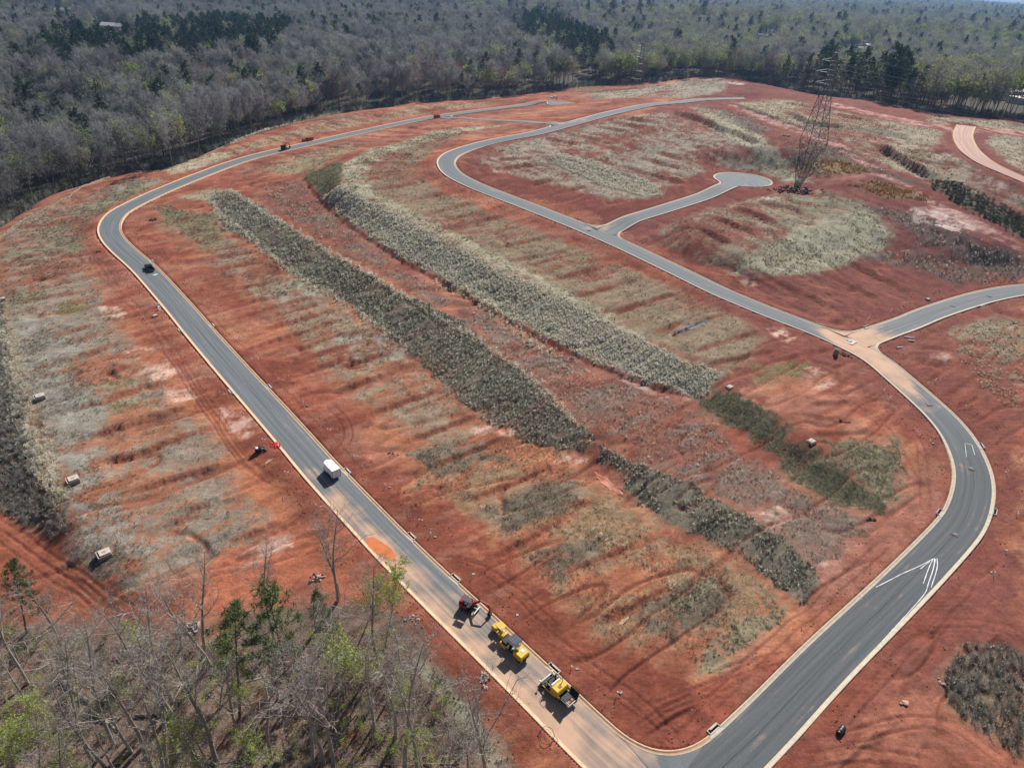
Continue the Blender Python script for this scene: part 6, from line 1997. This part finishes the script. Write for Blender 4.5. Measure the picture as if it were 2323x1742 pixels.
inlet(4, 2200, 1365, "storm drain inlet in the curb beside the box trailer")

# ------------------------------------------------------------------ service pipes and meter boxes
_pm = MB(); _pm.tube((0, 0, -.2), (0, 0, .95), .055, n=6); PIPE_ME = _pm.mesh("pipe", PVC)
_pm = MB(); _pm.tube((0, 0, .951), (0, 0, 1.06), .085, n=8).tube((0, 0, .8), (.28, 0, .84), .045, n=5); CAP_ME = _pm.mesh("cap", PVC)
_pm = MB(); _pm.box((.9, .3, .04), (.55, .38, .14), rz=.3); BOX_ME = _pm.mesh("meter_box", mat("meter_box", (120, 112, 104), .8))
_pm = MB(); _pm.box((.9, .3, .115), (.42, .28, .02), rz=.3); LID_ME = _pm.mesh("meter_lid", mat("meter_lid", (164, 152, 144), .7))
def service(n, lab, grp, pts):
    for x, y in pts:
        p = spot(n, x, y)
        t = empty("service_pipe", p, _g.uniform(-.6, 1.2), lab, "pipe", grp)
        t.scale = (1, 1, _g.uniform(.75, 1.15))
        q = link("pipe", PIPE_ME, t); link("cap", CAP_ME, q)
        b = link("meter_box", BOX_ME, t); link("meter_lid", LID_ME, b)
G1 = "service pipes by the left street"
service(4, "white capped service pipe with meter box on the bank side of the left street", G1, ((995, 48), (1065, 110), (1165, 195), (1190, 245), (1285, 332), (1380, 428), (1495, 545), (1620, 675), (1750, 812), (1905, 965), (2055, 1130)))
service(5, "white capped service pipe with meter box on the bank side of the left street", G1, ((120, 1295), (315, 1478)))
service(8, "white capped service pipe with meter box opposite the near wood", G1, ((528, 118), (600, 198), (862, 462), (1138, 722), (1482, 1035), (1768, 1205)))
service(4, "white capped service pipe with meter box on the forest side of the left street", G1, ((720, 118), (805, 180), (842, 250), (1070, 500), (1150, 645), (1270, 750), (1325, 810), (1382, 905), (1512, 1040), (1650, 1205), (1790, 1412), (1985, 1622)))
service(1, "white capped service pipe by the far bend of the left street", G1, ((640, 1340), (580, 1508), (820, 1450), (880, 1510), (935, 1568), (965, 1188), (1170, 1118), (690, 1640)))
service(6, "white capped service pipe with meter box beside the curving street", "service pipes by the curving street", ((1440, 352), (1240, 425), (1330, 885), (1375, 928), (1612, 835), (1655, 818), (1840, 985), (2105, 1392), (1380, 375), (1620, 1195)))
service(9, "white capped service pipe with meter box on the outer side of the street bend", "service pipes by the curving street", ((2100, 305), (2165, 68), (2020, 450)))

# ------------------------------------------------------------------ heaps
def rock_mesh(seed, m):
    g = random.Random(seed)
    bm = bmesh.new(); bmesh.ops.create_icosphere(bm, subdivisions=1, radius=.5)
    for v in bm.verts:
        v.co = Vector((v.co.x * g.uniform(.7, 1.3), v.co.y * g.uniform(.7, 1.2), v.co.z * g.uniform(.5, .9)))
    me = bpy.data.meshes.new("stone"); bm.to_mesh(me); bm.free(); me.materials.append(m)
    return me
def pile(n, x, y, k, sx, sy, smin, smax, ms, name, label, cat, rz=0, pc="stone"):
    p = spot(n, x, y)
    t = empty(name, p, rz, label, cat)
    for i in range(k):
        s = _g.uniform(smin, smax)
        u, v = _g.gauss(0, .45) * sx, _g.gauss(0, .45) * sy
        h = max(0, 1 - (u / sx) ** 2 - (v / sy) ** 2) * min(sx, sy) * .35 * _g.random()
        o = link(pc, ms[i % len(ms)], t)
        o.scale = (s, s * _g.uniform(.7, 1.2), s * _g.uniform(.6, 1))
        w = Matrix.Rotation(rz, 2) @ Vector((u, v))
        o.location = (u, v, gz(p[0] + w.x, p[1] + w.y) - p[2] + h + s * .12)
        o.rotation_euler = (_g.uniform(-.4, .4), _g.uniform(-.4, .4), _g.uniform(0, 6.28))
RKG = [rock_mesh(i, mat("grey_stone", (150, 144, 138), .9, noise=.2, rand=.2)) for i in range(3)]
RKP = [rock_mesh(i + 5, mat("pink_stone", (196, 158, 142), .9, noise=.2, rand=.2)) for i in range(3)]
RKD = [rock_mesh(i + 9, mat("dark_clod", (78, 60, 54), .95, noise=.2, rand=.3)) for i in range(3)]
RKR = [rock_mesh(i + 13, mat("red_clod", (128, 66, 50), .95, noise=.2, rand=.2)) for i in range(3)]
pile(3, 770, 1192, 110, 11, 4, .5, 1.3, RKD + RKG[:1], "rubble_pile", "long dark rubble heap by the turning circle", "rubble", -.35, "rock")
pile(7, 1990, 465, 34, 1.3, 1.0, .25, .6, RKP + RKD[:1], "stone_pile", "pinkish stone pile under the forked tree by the street", "stones")
pile(8, 485, 730, 34, 1.5, .9, .2, .55, RKG + RKP[:1], "stone_pile", "pale grey stone pile at the end of the dry grass, by the street edge", "stones", .5)
pile(8, 935, 1105, 40, 1.2, 1.5, .25, .7, RKP + RKG[:1] + RKD[:1], "stone_pile", "mixed stone pile at the curb opposite the paver", "stones")
pile(7, 1180, 785, 46, 1.9, 1.1, .25, .6, RKG, "stone_pile", "grey riprap stones round the outlet under the lone forked tree", "stones", .2)
pile(1, 955, 1378, 30, 2.4, 1.6, .4, 1.0, RKD + RKR[:1], "clod_heap", "dark heap of clods on the lot inside the far bend", "dirt heap")
pile(6, 1085, 652, 30, 1.9, 1.0, .3, .8, RKD, "debris_heap", "dark debris heap beside the concrete cone", "debris", -.5)
pile(6, 1090, 1064, 12, 1.4, .5, .25, .7, RKR, "clod_heap", "few red clods on the rutted lot above the green slope", "dirt heap", -.3)
pile(6, 990, 275, 10, 1.2, .6, .3, .7, RKR, "clod_heap", "few red clods in the wet gully lot", "dirt heap")
pile(5, 345, 1268, 16, 1.7, .5, .2, .5, RKD, "debris_heap", "strip of dark debris beside the trailer lot", "debris", .1)
pile(4, 610, 10, 18, 1.6, 1.0, .3, .7, RKD, "debris_heap", "dark debris heap at the head of the wheel tracks", "debris")
pile(9, 1265, 95, 14, 1.0, .6, .3, .8, RKD, "debris_heap", "dark debris at the low end of the green slope", "debris")
pile(3, 690, 858, 5, .9, .5, .8, 1.5, RKP, "boulder_group", "pinkish boulders on the haul road below the pylon", "boulders")
pile(3, 730, 858, 5, .9, .5, .8, 1.5, RKP + RKD[:1], "boulder_group", "darker boulders next to the pinkish ones on the haul road", "boulders")
pile(3, 1690, 730, 40, 5, 1.6, .4, 1.2, [rock_mesh(40, mat("blue_gravel", (112, 118, 132), .9, rand=.2))], "gravel_heap", "bluish gravel heap on the far red shoulder", "gravel", -.1, "rock")
pile(9, 1690, 1130, 7, .7, 1.0, .3, .6, RKP, "stone_group", "pale stones at the corner of the bottom brush patch", "stones")
pile(9, 490, 870, 4, .25, .6, .3, .45, RKP, "stone_group", "two pale stones at the edge of the dry grass strip", "stones")
pile(9, 1450, 1255, 5, .9, .5, .5, .9, RKP, "stone_group", "pale pink stones on the tracked dirt below the brush patch", "stones", .3)
for n, x, y, lab in ((1, 1912, 890, "small red dumpster on the verge of the far left street"), (1, 1945, 884, "larger red dumpster on the verge of the far left street"), (2, 640, 742, "red dumpster on the street at the far connector junction")):
    p = spot(n, x, y) if n == 1 else on_road(n, x, y)
    t = empty("dumpster", p, heading('LS', p), lab, "dumpster")
    k = .75 if x == 1912 else 1.05
    rr = mat("dumpster_red", (178, 52, 52), .6, noise=.1)
    part(t, "bin", rr, lambda m: m.prism([(-2.0 * k, .15), (1.7 * k, .15), (2.1 * k, 1.7 * k), (-2.0 * k, 1.7 * k)], -1.0 * k, 1.0 * k, 'y'), .03)
    part(t, "inside", VOID, lambda m: m.box((0, 0, 1.7 * k), (3.8 * k, 1.8 * k, .02)))
    part(t, "rib", rr, lambda m: [m.box((-1.5 * k + .75 * k * i, s * 1.03 * k, .9 * k), (.1, .07, 1.4 * k)) for i in range(5) for s in (-1, 1)])

p = spot(9, 1060, 1432)
t = empty("plastic_tank", (p[0], p[1], p[2]), .75, "black plastic tank lying on the orange dirt beside the new street", "tank")
part(t, "tank_body", mat("black_plastic", (36, 40, 44), .45, noise=.2, spec=.5), lambda m: m.tube((-.8, 0, .38), (.75, 0, .38), .42, .46, n=16).tube((.75, 0, .38), (.95, 0, .38), .46, .3, n=16), .04)
part(t, "tank_band", BK, lambda m: [m.tube((x, 0, .38), (x + .08, 0, .38), .475, n=16) for x in (-.5, .2)])
part(t, "filler_neck", BK, lambda m: m.tube((-.3, 0, .8), (-.3, 0, .95), .12, n=10))
for i, (x, y, L_) in enumerate(((1485, 548, 2.6), (1500, 566, 1.6), (1432, 602, 2.0))):
    p = spot(6, x, y)
    t = empty("pipe_length", p, -.2 + .25 * i, ("long white pipe length", "short white pipe length", "white pipe length in the dark damp dirt")[i] + " lying by the junction corner", "pipe")
    part(t, "pipe", PVC, lambda m: m.tube((-L_ / 2, 0, .16), (L_ / 2, 0, .16), .15, n=10, cap=False))
    part(t, "bell_end", PVC, lambda m: m.tube((L_ / 2, 0, .16), (L_ / 2 + .25, 0, .16), .19, n=10, cap=False))
p = on_road(4, 975, 148)
t = empty("board", (p[0], p[1], p[2] + .03), 1.9, "white board lying flat on the left street by the black pickup", "board")
part(t, "sheet", WH, lambda m: m.box((0, 0, .03), (.8, 1.6, .05), rz=.6))
part(t, "batten", WH, lambda m: m.box((0, 0, .07), (.1, 1.4, .04), rz=.6))
p = spot(8, 1325, 1470)
t = empty("cable_loop", p, 0, "loop of black cable lying over the curb opposite the bottom corner", "cable")
part(t, "cable", RB, lambda m: m.path([(1.1 * math.cos(a / 10) * (1 + .1 * math.sin(a)), 1.4 * math.sin(a / 10), .25 + .1 * math.sin(a / 3)) for a in range(0, 66, 4)], .035))
part(t, "cable_end", RB, lambda m: m.path([(1.1, 0, .25), (1.5, -.3, .15), (1.7, -.9, .12)], .035))
# pipe outlet under the lone tree
p = spot(7, 1215, 775)
t = empty("pipe_outlet", p, .4, "pale concrete pipe outlet among the grey riprap", "outlet")
part(t, "headwall", CON, lambda m: m.box((0, .3, .35), (1.4, .2, .8)), .02)
part(t, "opening", VOID, lambda m: m.tube((0, .19, .35), (0, .17, .35), .3, n=16))
part(t, "wing_wall", CON, lambda m: m.box((-.85, 0, .25), (.16, .8, .6), rz=.4).box((.85, 0, .25), (.16, .8, .6), rz=-.4), .02)

# ------------------------------------------------------------------ paint trails and water
def ribbon(n, lines, w, m, name, dz, road=True):
    V, F = [], []
    for L in lines:
        P = spline(np.array([on_road(n, *q) if road else spot(n, *q) for q in L]), .5)
        if road:
            e, lev = road_field(P[:, 0], P[:, 1]); P[:, 2] = lev + .06 * (1 - np.clip((e + 4) / 4, 0, 1) ** 2)
        Nn = normals(P)
        for i, q in enumerate(P):
            ww = w * (.6 + .8 * float(vnoise(np.array([i * .7]), np.array([q[0]]), 4)[0]))
            V += [(q[0] + Nn[i][0] * ww, q[1] + Nn[i][1] * ww, q[2] + dz), (q[0] - Nn[i][0] * ww, q[1] - Nn[i][1] * ww, q[2] + dz)]
            if i:
                k = len(V) - 4
                F.append((k, k + 1, k + 3, k + 2))
    me = bpy.data.meshes.new(name); me.from_pydata(V, [], F); me.materials.append(m)
    return me
M_LIME = mat("lime_white", (226, 228, 226), .9, noise=.12, nscale=3)
o = link("lime_trail", ribbon(9, [[(1285, 522), (1350, 490), (1450, 440), (1560, 392), (1645, 346)], [(1650, 345), (1645, 400), (1612, 500), (1592, 560), (1480, 690), (1325, 860)], [(1665, 345), (1668, 400), (1630, 525)], [(1640, 350), (1612, 410), (1580, 502)], [(1655, 350), (1640, 420), (1605, 520)], [(1620, 365), (1580, 395), (1562, 412)]], .07, M_LIME, "lime_trail", .03), ROADOBJ['MR0'])
o = link("paint_outline", ribbon(6, [[(1835, 1205), (1885, 1212)], [(1885, 1212), (1905, 1275)], [(1840, 1210), (1852, 1290)]], .06, M_LIME, "paint_outline", .03), ROADOBJ['MR0'])
def mud_patch(n, pts, col):
    P = np.array([on_road(n, *q) for q in pts]); c = P.mean(0)
    ring = [c + (P[int(k / 48 * len(P))] * (1 - (k / 48 * len(P)) % 1) + P[(int(k / 48 * len(P)) + 1) % len(P)] * ((k / 48 * len(P)) % 1) - c) * (.75 + .5 * float(fbm(np.array([k * .4]), np.array([c[1]]), 8, 3)[0])) for k in range(48)]
    W = np.array([c + (q - c) * t for t in (.02, .5, 1.0) for q in ring])
    e, lev = road_field(W[:, 0], W[:, 1]); W[:, 2] = lev + .06 * (1 - np.clip((e + 4) / 4, 0, 1) ** 2) + .02
    me = bpy.data.meshes.new("mud_patch"); me.from_pydata([tuple(q) for q in W], [], [(r * 48 + i, r * 48 + (i + 1) % 48, r * 48 + 48 + (i + 1) % 48, r * 48 + 48 + i) for r in range(2) for i in range(48)])
    me.materials.append(mat("orange_mud", col, .8, noise=.15, nscale=.8))
    link("mud_patch", me, ROADOBJ['LS'])
mud_patch(8, [(185, 225), (255, 220), (330, 265), (380, 330), (370, 370), (290, 345), (215, 285)], (206, 118, 72))
def puddle(n, pts, col, name, rough=.06):
    P = lay(n, *pts)
    c = P.mean(0)
    Q = []
    for k in range(64):
        a = k / 64 * len(P); i = int(a); f_ = a - i
        q = P[i] * (1 - f_) + P[(i + 1) % len(P)] * f_
        w = .5 + .75 * float(fbm(np.array([k * .35]), np.array([c[0]]), 6, 3)[0])
        Q.append(c + (q - c) * w)
    Q = np.array(Q)
    W = np.concatenate([c + (Q - c) * t for t in (.02, .35, .7, 1.0)])
    W[:, 2] = gsamp(W[:, 0], W[:, 1]) + .05
    me = bpy.data.meshes.new("puddle"); me.from_pydata([tuple(q) for q in W], [], [(r * 64 + i, r * 64 + (i + 1) % 64, r * 64 + 64 + (i + 1) % 64, r * 64 + 64 + i) for r in range(3) for i in range(64)])
    me.materials.append(mat(name, col, rough, spec=.2, noise=.12, nscale=.6))
    link("puddle", me, kind="structure")
puddle(5, [(1610, 1370), (1680, 1400), (1760, 1470), (1850, 1530), (1800, 1540), (1700, 1490), (1630, 1420)], (186, 108, 80), "orange_water", .5)
puddle(6, [(0, 515), (90, 470), (220, 425), (260, 420), (200, 455), (80, 500), (0, 528)], (112, 114, 122), "grey_water", .6)
puddle(3, [(1640, 1415), (1720, 1415), (1820, 1445), (1810, 1465), (1740, 1455)], (196, 152, 142), "pink_water", .5)
puddle(8, [(1770, 760), (1800, 720), (1850, 690), (1840, 720), (1800, 755)], (176, 134, 98), "tan_water", .5)
puddle(6, [(680, 510), (720, 512), (750, 545), (720, 545)], (196, 112, 92), "red_water", .5)

# ------------------------------------------------------------------ silt fence along the wood
M_FAB = mat("silt_fabric", (196, 182, 160), .9, noise=.15, nscale=1, trans=.3)
def silt_fence(n, pts, label):
    P = spline(lay(n, *pts), 3.0)
    P = dens(P, 3.0)
    P[:, 2] = gsamp(P[:, 0], P[:, 1])
    c = P.mean(0)
    t = empty("silt_fence", c, 0, label, "fence")
    mb = MB()
    for a, b in zip(P[:-1], P[1:]):
        mb.add([a - c + (0, 0, -.1), b - c + (0, 0, -.1), b - c + (0, 0, .75), a - c + (0, 0, .75)], [(0, 1, 2, 3)])
    mb.build("fabric", M_FAB, t)
    sm_ = MB(); sm_.box((0, 0, .45), (.08, .08, 1.2)); me = sm_.mesh("stake", mat("stake_wood", (150, 126, 100), .9))
    for q in P:
        o = link("stake", me, t); o.location = q - c + (0, .08, 0)
silt_fence(1, [(-60, 1540), (150, 1390), (430, 1235), (700, 1112), (830, 1072), (1000, 1078)], "pale silt fence between the left lots and the wood")
silt_fence(1, [(1250, 1000), (1480, 890), (1700, 820), (2000, 755), (2212, 735)], "pale silt fence behind the far left lots")

# ------------------------------------------------------------------ power line
def pylon(p, rz, label, H=38.0):
    t = empty("pylon", p, rz, label, "pylon", "power line pylons")
    lev = [(-.3, 4.6), (7, 3.7), (14, 2.8), (20, 2.0), (25, 1.35), (29, 1.2), (33, 1.05), (36.5, .9), (38, .35)]
    w = .11
    for sx in (-1, 1):
        for sy in (-1, 1):
            part(t, "leg", GALV, lambda m: [m.tube((sx * a[1], sy * a[1], a[0]), (sx * b[1], sy * b[1], b[0]), w * 1.5, n=4) for a, b in zip(lev[:-1], lev[1:])])
    for nm, (lo, hi) in (("lower_bracing", (0, 4)), ("upper_bracing", (4, 8))):
        mb = MB()
        for a, b in zip(lev[lo:hi], lev[lo + 1:hi + 1]):
            k = 1 if lo == 0 else 2
            for j in range(k):
                z0, z1 = a[0] + (b[0] - a[0]) * j / k, a[0] + (b[0] - a[0]) * (j + 1) / k
                r0, r1 = a[1] + (b[1] - a[1]) * j / k, a[1] + (b[1] - a[1]) * (j + 1) / k
                for s in (-1, 1):
                    mb.tube((-r0, s * r0, z0), (r1, s * r1, z1), w, n=3).tube((r0, s * r0, z0), (-r1, s * r1, z1), w, n=3)
                    mb.tube((s * r0, -r0, z0), (s * r1, r1, z1), w, n=3).tube((s * r0, r0, z0), (s * r1, -r1, z1), w, n=3)
                    mb.tube((-r1, s * r1, z1), (r1, s * r1, z1), w, n=3).tube((s * r1, -r1, z1), (s * r1, r1, z1), w, n=3)
        mb.build(nm, GALV, t)
    for z, L in ((25.5, 6.2), (30, 7.0), (34.5, 5.6)):
        a = part(t, "crossarm", GALV, lambda m: [m.tube((s * 1.0, q * .9, z), (s * L, 0, z + .5), w, n=3) for s in (-1, 1) for q in (-1, 1)] + [m.tube((s * 1.0, 0, z + 1.5), (s * L, 0, z + .5), w, n=3) for s in (-1, 1)] + [m.tube((s * L * .55, -.45, z + .25), (s * L * .55, .45, z + .25), w, n=3) for s in (-1, 1)])
        for s in (-1, 1):
            part(a, "insulator", mat("insulator", (170, 160, 150), .4), lambda m: m.tube((s * L, 0, z + .5), (s * L, 0, z - 1.4), .09, n=6))
    return t
B1, B2 = spot(0, 1757, 308), spot(0, 1378, 190)
B3 = np.array((*(CORR[3] + (CORR[2] - CORR[3]) * .2), 0.0)); B3[2] = gz(B3[0], B3[1])
B0 = B1 + (B1 - B2) * 1.35 * np.array((1.0, .25, 0)); B0 = np.array((B1[0] + 190, B1[1] - 60, 0)); B0[2] = gz(B0[0], B0[1])
def arm_ang(a, b):
    return math.atan2((b - a)[1], (b - a)[0]) + math.pi / 2
A1, A2, A3 = arm_ang(B1, B2), arm_ang(B1, B2) , arm_ang(B2, B3)
pylon(B1, A1, "tall lattice steel pylon in brown brush beside the haul road")
pylon(B2, (A2 + A3) / 2, "lattice steel pylon on the pale hill in front of the wood")
pylon(B3, A3, "distant lattice steel pylon in the cleared strip through the wood")
pylon(B0, arm_ang(B0, B1), "lattice steel pylon standing beyond the dark thicket by the haul road")
WIRE = mat("aluminium_wire", (66, 70, 74), .5, .5)
def wires(P, a, Q, b, lab):
    k = 0
    for z, L in ((25.5, 6.2), (30, 7.0), (34.5, 5.6), (38.0, 0.01)):
        for s in (-1, 1):
            if z > 37 and s > 0:
                continue
            A = P + np.array((math.cos(a) * L * s, math.sin(a) * L * s, z - (1.4 if z < 37 else 0)))
            B = Q + np.array((math.cos(b) * L * s, math.sin(b) * L * s, z - (1.4 if z < 37 else 0)))
            mb = MB(); n = 16
            sag = np.linalg.norm(B - A) * .022
            pts = [tuple(A + (B - A) * i / n - np.array((0, 0, 4 * sag * (i / n) * (1 - i / n)))) for i in range(n + 1)]
            mb.path([tuple(np.array(q) - A) for q in pts], .03, 3)
            o = mb.build("power_line_wire", WIRE)
            o.location = A
            tag(o, lab, "wire", "wires of the power line")
wires(B1, A1, B2, (A2 + A3) / 2, "thin overhead wire between the brush pylon and the hill pylon")
wires(B2, (A2 + A3) / 2, B3, A3, "thin overhead wire from the hill pylon into the cleared strip")
wires(B0, arm_ang(B0, B1), B1, A1, "thin overhead wire running from the brush pylon past the thicket")

# ------------------------------------------------------------------ houses in the woods
M_WIN = mat("window_glass", (60, 68, 78), .15, spec=.6)
def house(n, x, y, w, d, h, rz, wall, roof, label, ln=90, flat=False):
    q = lay(n, (x, y))[0]
    z = gz(q[0], q[1])
    CLEAR.append((q[:2], max(w, d) * .6 + 6, ln))
    t = empty("house" if not flat else "commercial_building", (q[0], q[1], z), rz, label, "house" if not flat else "building")
    mw, mr = mat("siding_%d_%d_%d" % wall, wall, .8), mat("roof_%d_%d_%d" % roof, roof, .8)
    part(t, "wall", mw, lambda m: m.box((0, 0, h / 2 - 1), (w, d, h + 2)))
    if flat:
        part(t, "roof", mr, lambda m: m.box((0, 0, h + .15), (w + .4, d + .4, .3)))
        part(t, "roof_unit", WH, lambda m: m.box((-w * .2, 0, h + .9), (2.4, 2, 1.2)).box((w * .25, 1, h + .8), (2, 2, 1)))
    else:
        r = part(t, "roof", mr, lambda m: m.prism([(-d / 2 - .5, h - .1), (d / 2 + .5, h - .1), (d / 2 + .5, h + .15), (0, h + d * .32), (-d / 2 - .5, h + .15)], -w / 2 - .5, w / 2 + .5, 'x'))
        part(r, "chimney", mat("brick_red", (140, 84, 70), .9), lambda m: m.box((w * .25, 0, h + d * .3), (.9, .9, 2)))
    k = max(2, int(w / 3.5))
    for i in range(k):
        xx = -w / 2 + (i + .5) * w / k
        if i == k // 2:
            part(t, "door", mat("door_paint", (90, 60, 50), .6), lambda m: m.box((xx, -d / 2 - .03, 1.05), (1.1, .08, 2.1)))
        else:
            part(t, "window", M_WIN, lambda m: m.box((xx, -d / 2 - .03, h * .55), (1.5, .08, 1.4)))
W1, W2, G_ = (232, 232, 228), (204, 200, 192), (150, 150, 152)
HS = [(3, 570, 240, 16, 9, 4, W1, (188, 186, 186)), (3, 640, 238, 14, 9, 4, W2, (120, 116, 116)), (3, 1110, 328, 18, 9, 5, W1, (170, 170, 172)), (3, 1190, 326, 15, 9, 5, W1, (150, 148, 150)), (3, 1225, 302, 15, 10, 4, W2, (228, 228, 228)),
      (3, 1165, 108, 18, 10, 5, W1, (226, 226, 228)), (3, 1500, 148, 22, 11, 5, W1, (232, 232, 232)), (3, 1692, 138, 16, 10, 7, W1, (236, 236, 236)), (3, 1725, 222, 20, 10, 5, W2, (160, 160, 166)), (3, 1620, 206, 24, 10, 4, W2, (190, 192, 196)),
      (3, 1760, 240, 20, 11, 5, (110, 84, 74), (96, 92, 96)), (3, 2010, 300, 12, 9, 6, W1, (200, 200, 204)), (3, 2030, 80, 20, 10, 5, W1, (230, 230, 230)), (3, 1330, 60, 14, 9, 6, W1, (236, 236, 236)),
      (1, 430, 92, 46, 14, 6, W1, (206, 210, 214)), (1, 710, 188, 34, 13, 5, W1, (214, 212, 210)), (1, 960, 26, 22, 12, 5, W2, (200, 200, 204)), (2, 1890, 34, 26, 12, 6, W1, (210, 200, 180)), (2, 2100, 48, 18, 10, 5, W1, (224, 224, 226))]
_ord = ["long", "small", "low", "wide", "plain", "square", "narrow", "tall"]
for i, (n, x, y, w, d, h, wc, rc) in enumerate(HS):
    rl = "white" if min(rc) > 215 else "pale grey" if min(rc) > 165 else "dark"
    house(n, x, y, w, d, h, .35 + .3 * ((i * 7) % 5 - 2), wc, rc, "%s distant house with %s roof showing through the far trees" % ("white" if wc == W1 else "cream" if wc == W2 else "brick", rl), 400)
for o in [o for o in COL.objects if o.name.startswith("house")]:
    o["group"] = "houses far off in the woods"
house(3, 2150, 622, 44, 24, 7, .12, W1, (236, 236, 236), "large white flat roofed commercial building behind the right wood edge", 140, True)
house(3, 1880, 600, 20, 12, 5, .12, W1, (230, 230, 228), "smaller white flat roofed building behind the right wood edge trunks", 110, True)
house(3, 2230, 655, 26, 16, 5, .12, W2, (226, 224, 222), "cream flat roofed building beside the large white one behind the wood", 120, True)
CLEAR.append((lay(1, (1310, 437))[0][:2], 28, 60)); CLEAR.append((lay(1, (110, 140))[0][:2], 60, 90))
plant_forest()

# ------------------------------------------------------------------ air
def haze():
    b = MB()
    b.box((0, 7000, 25), (33000, 32000, 190))
    me = b.mesh("haze")
    m = bpy.data.materials.new("haze")
    m.use_nodes = True
    t = m.node_tree
    t.nodes.remove(t.nodes["Principled BSDF"])
    v = t.nodes.new("ShaderNodeVolumePrincipled")
    v.inputs["Color"].default_value = (.32, .58, 1.0, 1)
    v.inputs["Density"].default_value = .00008
    v.inputs["Anisotropy"].default_value = .2
    t.links.new(v.outputs[0], t.nodes["Material Output"].inputs["Volume"])
    me.materials.append(m)
    link("haze", me, kind="stuff")
haze()
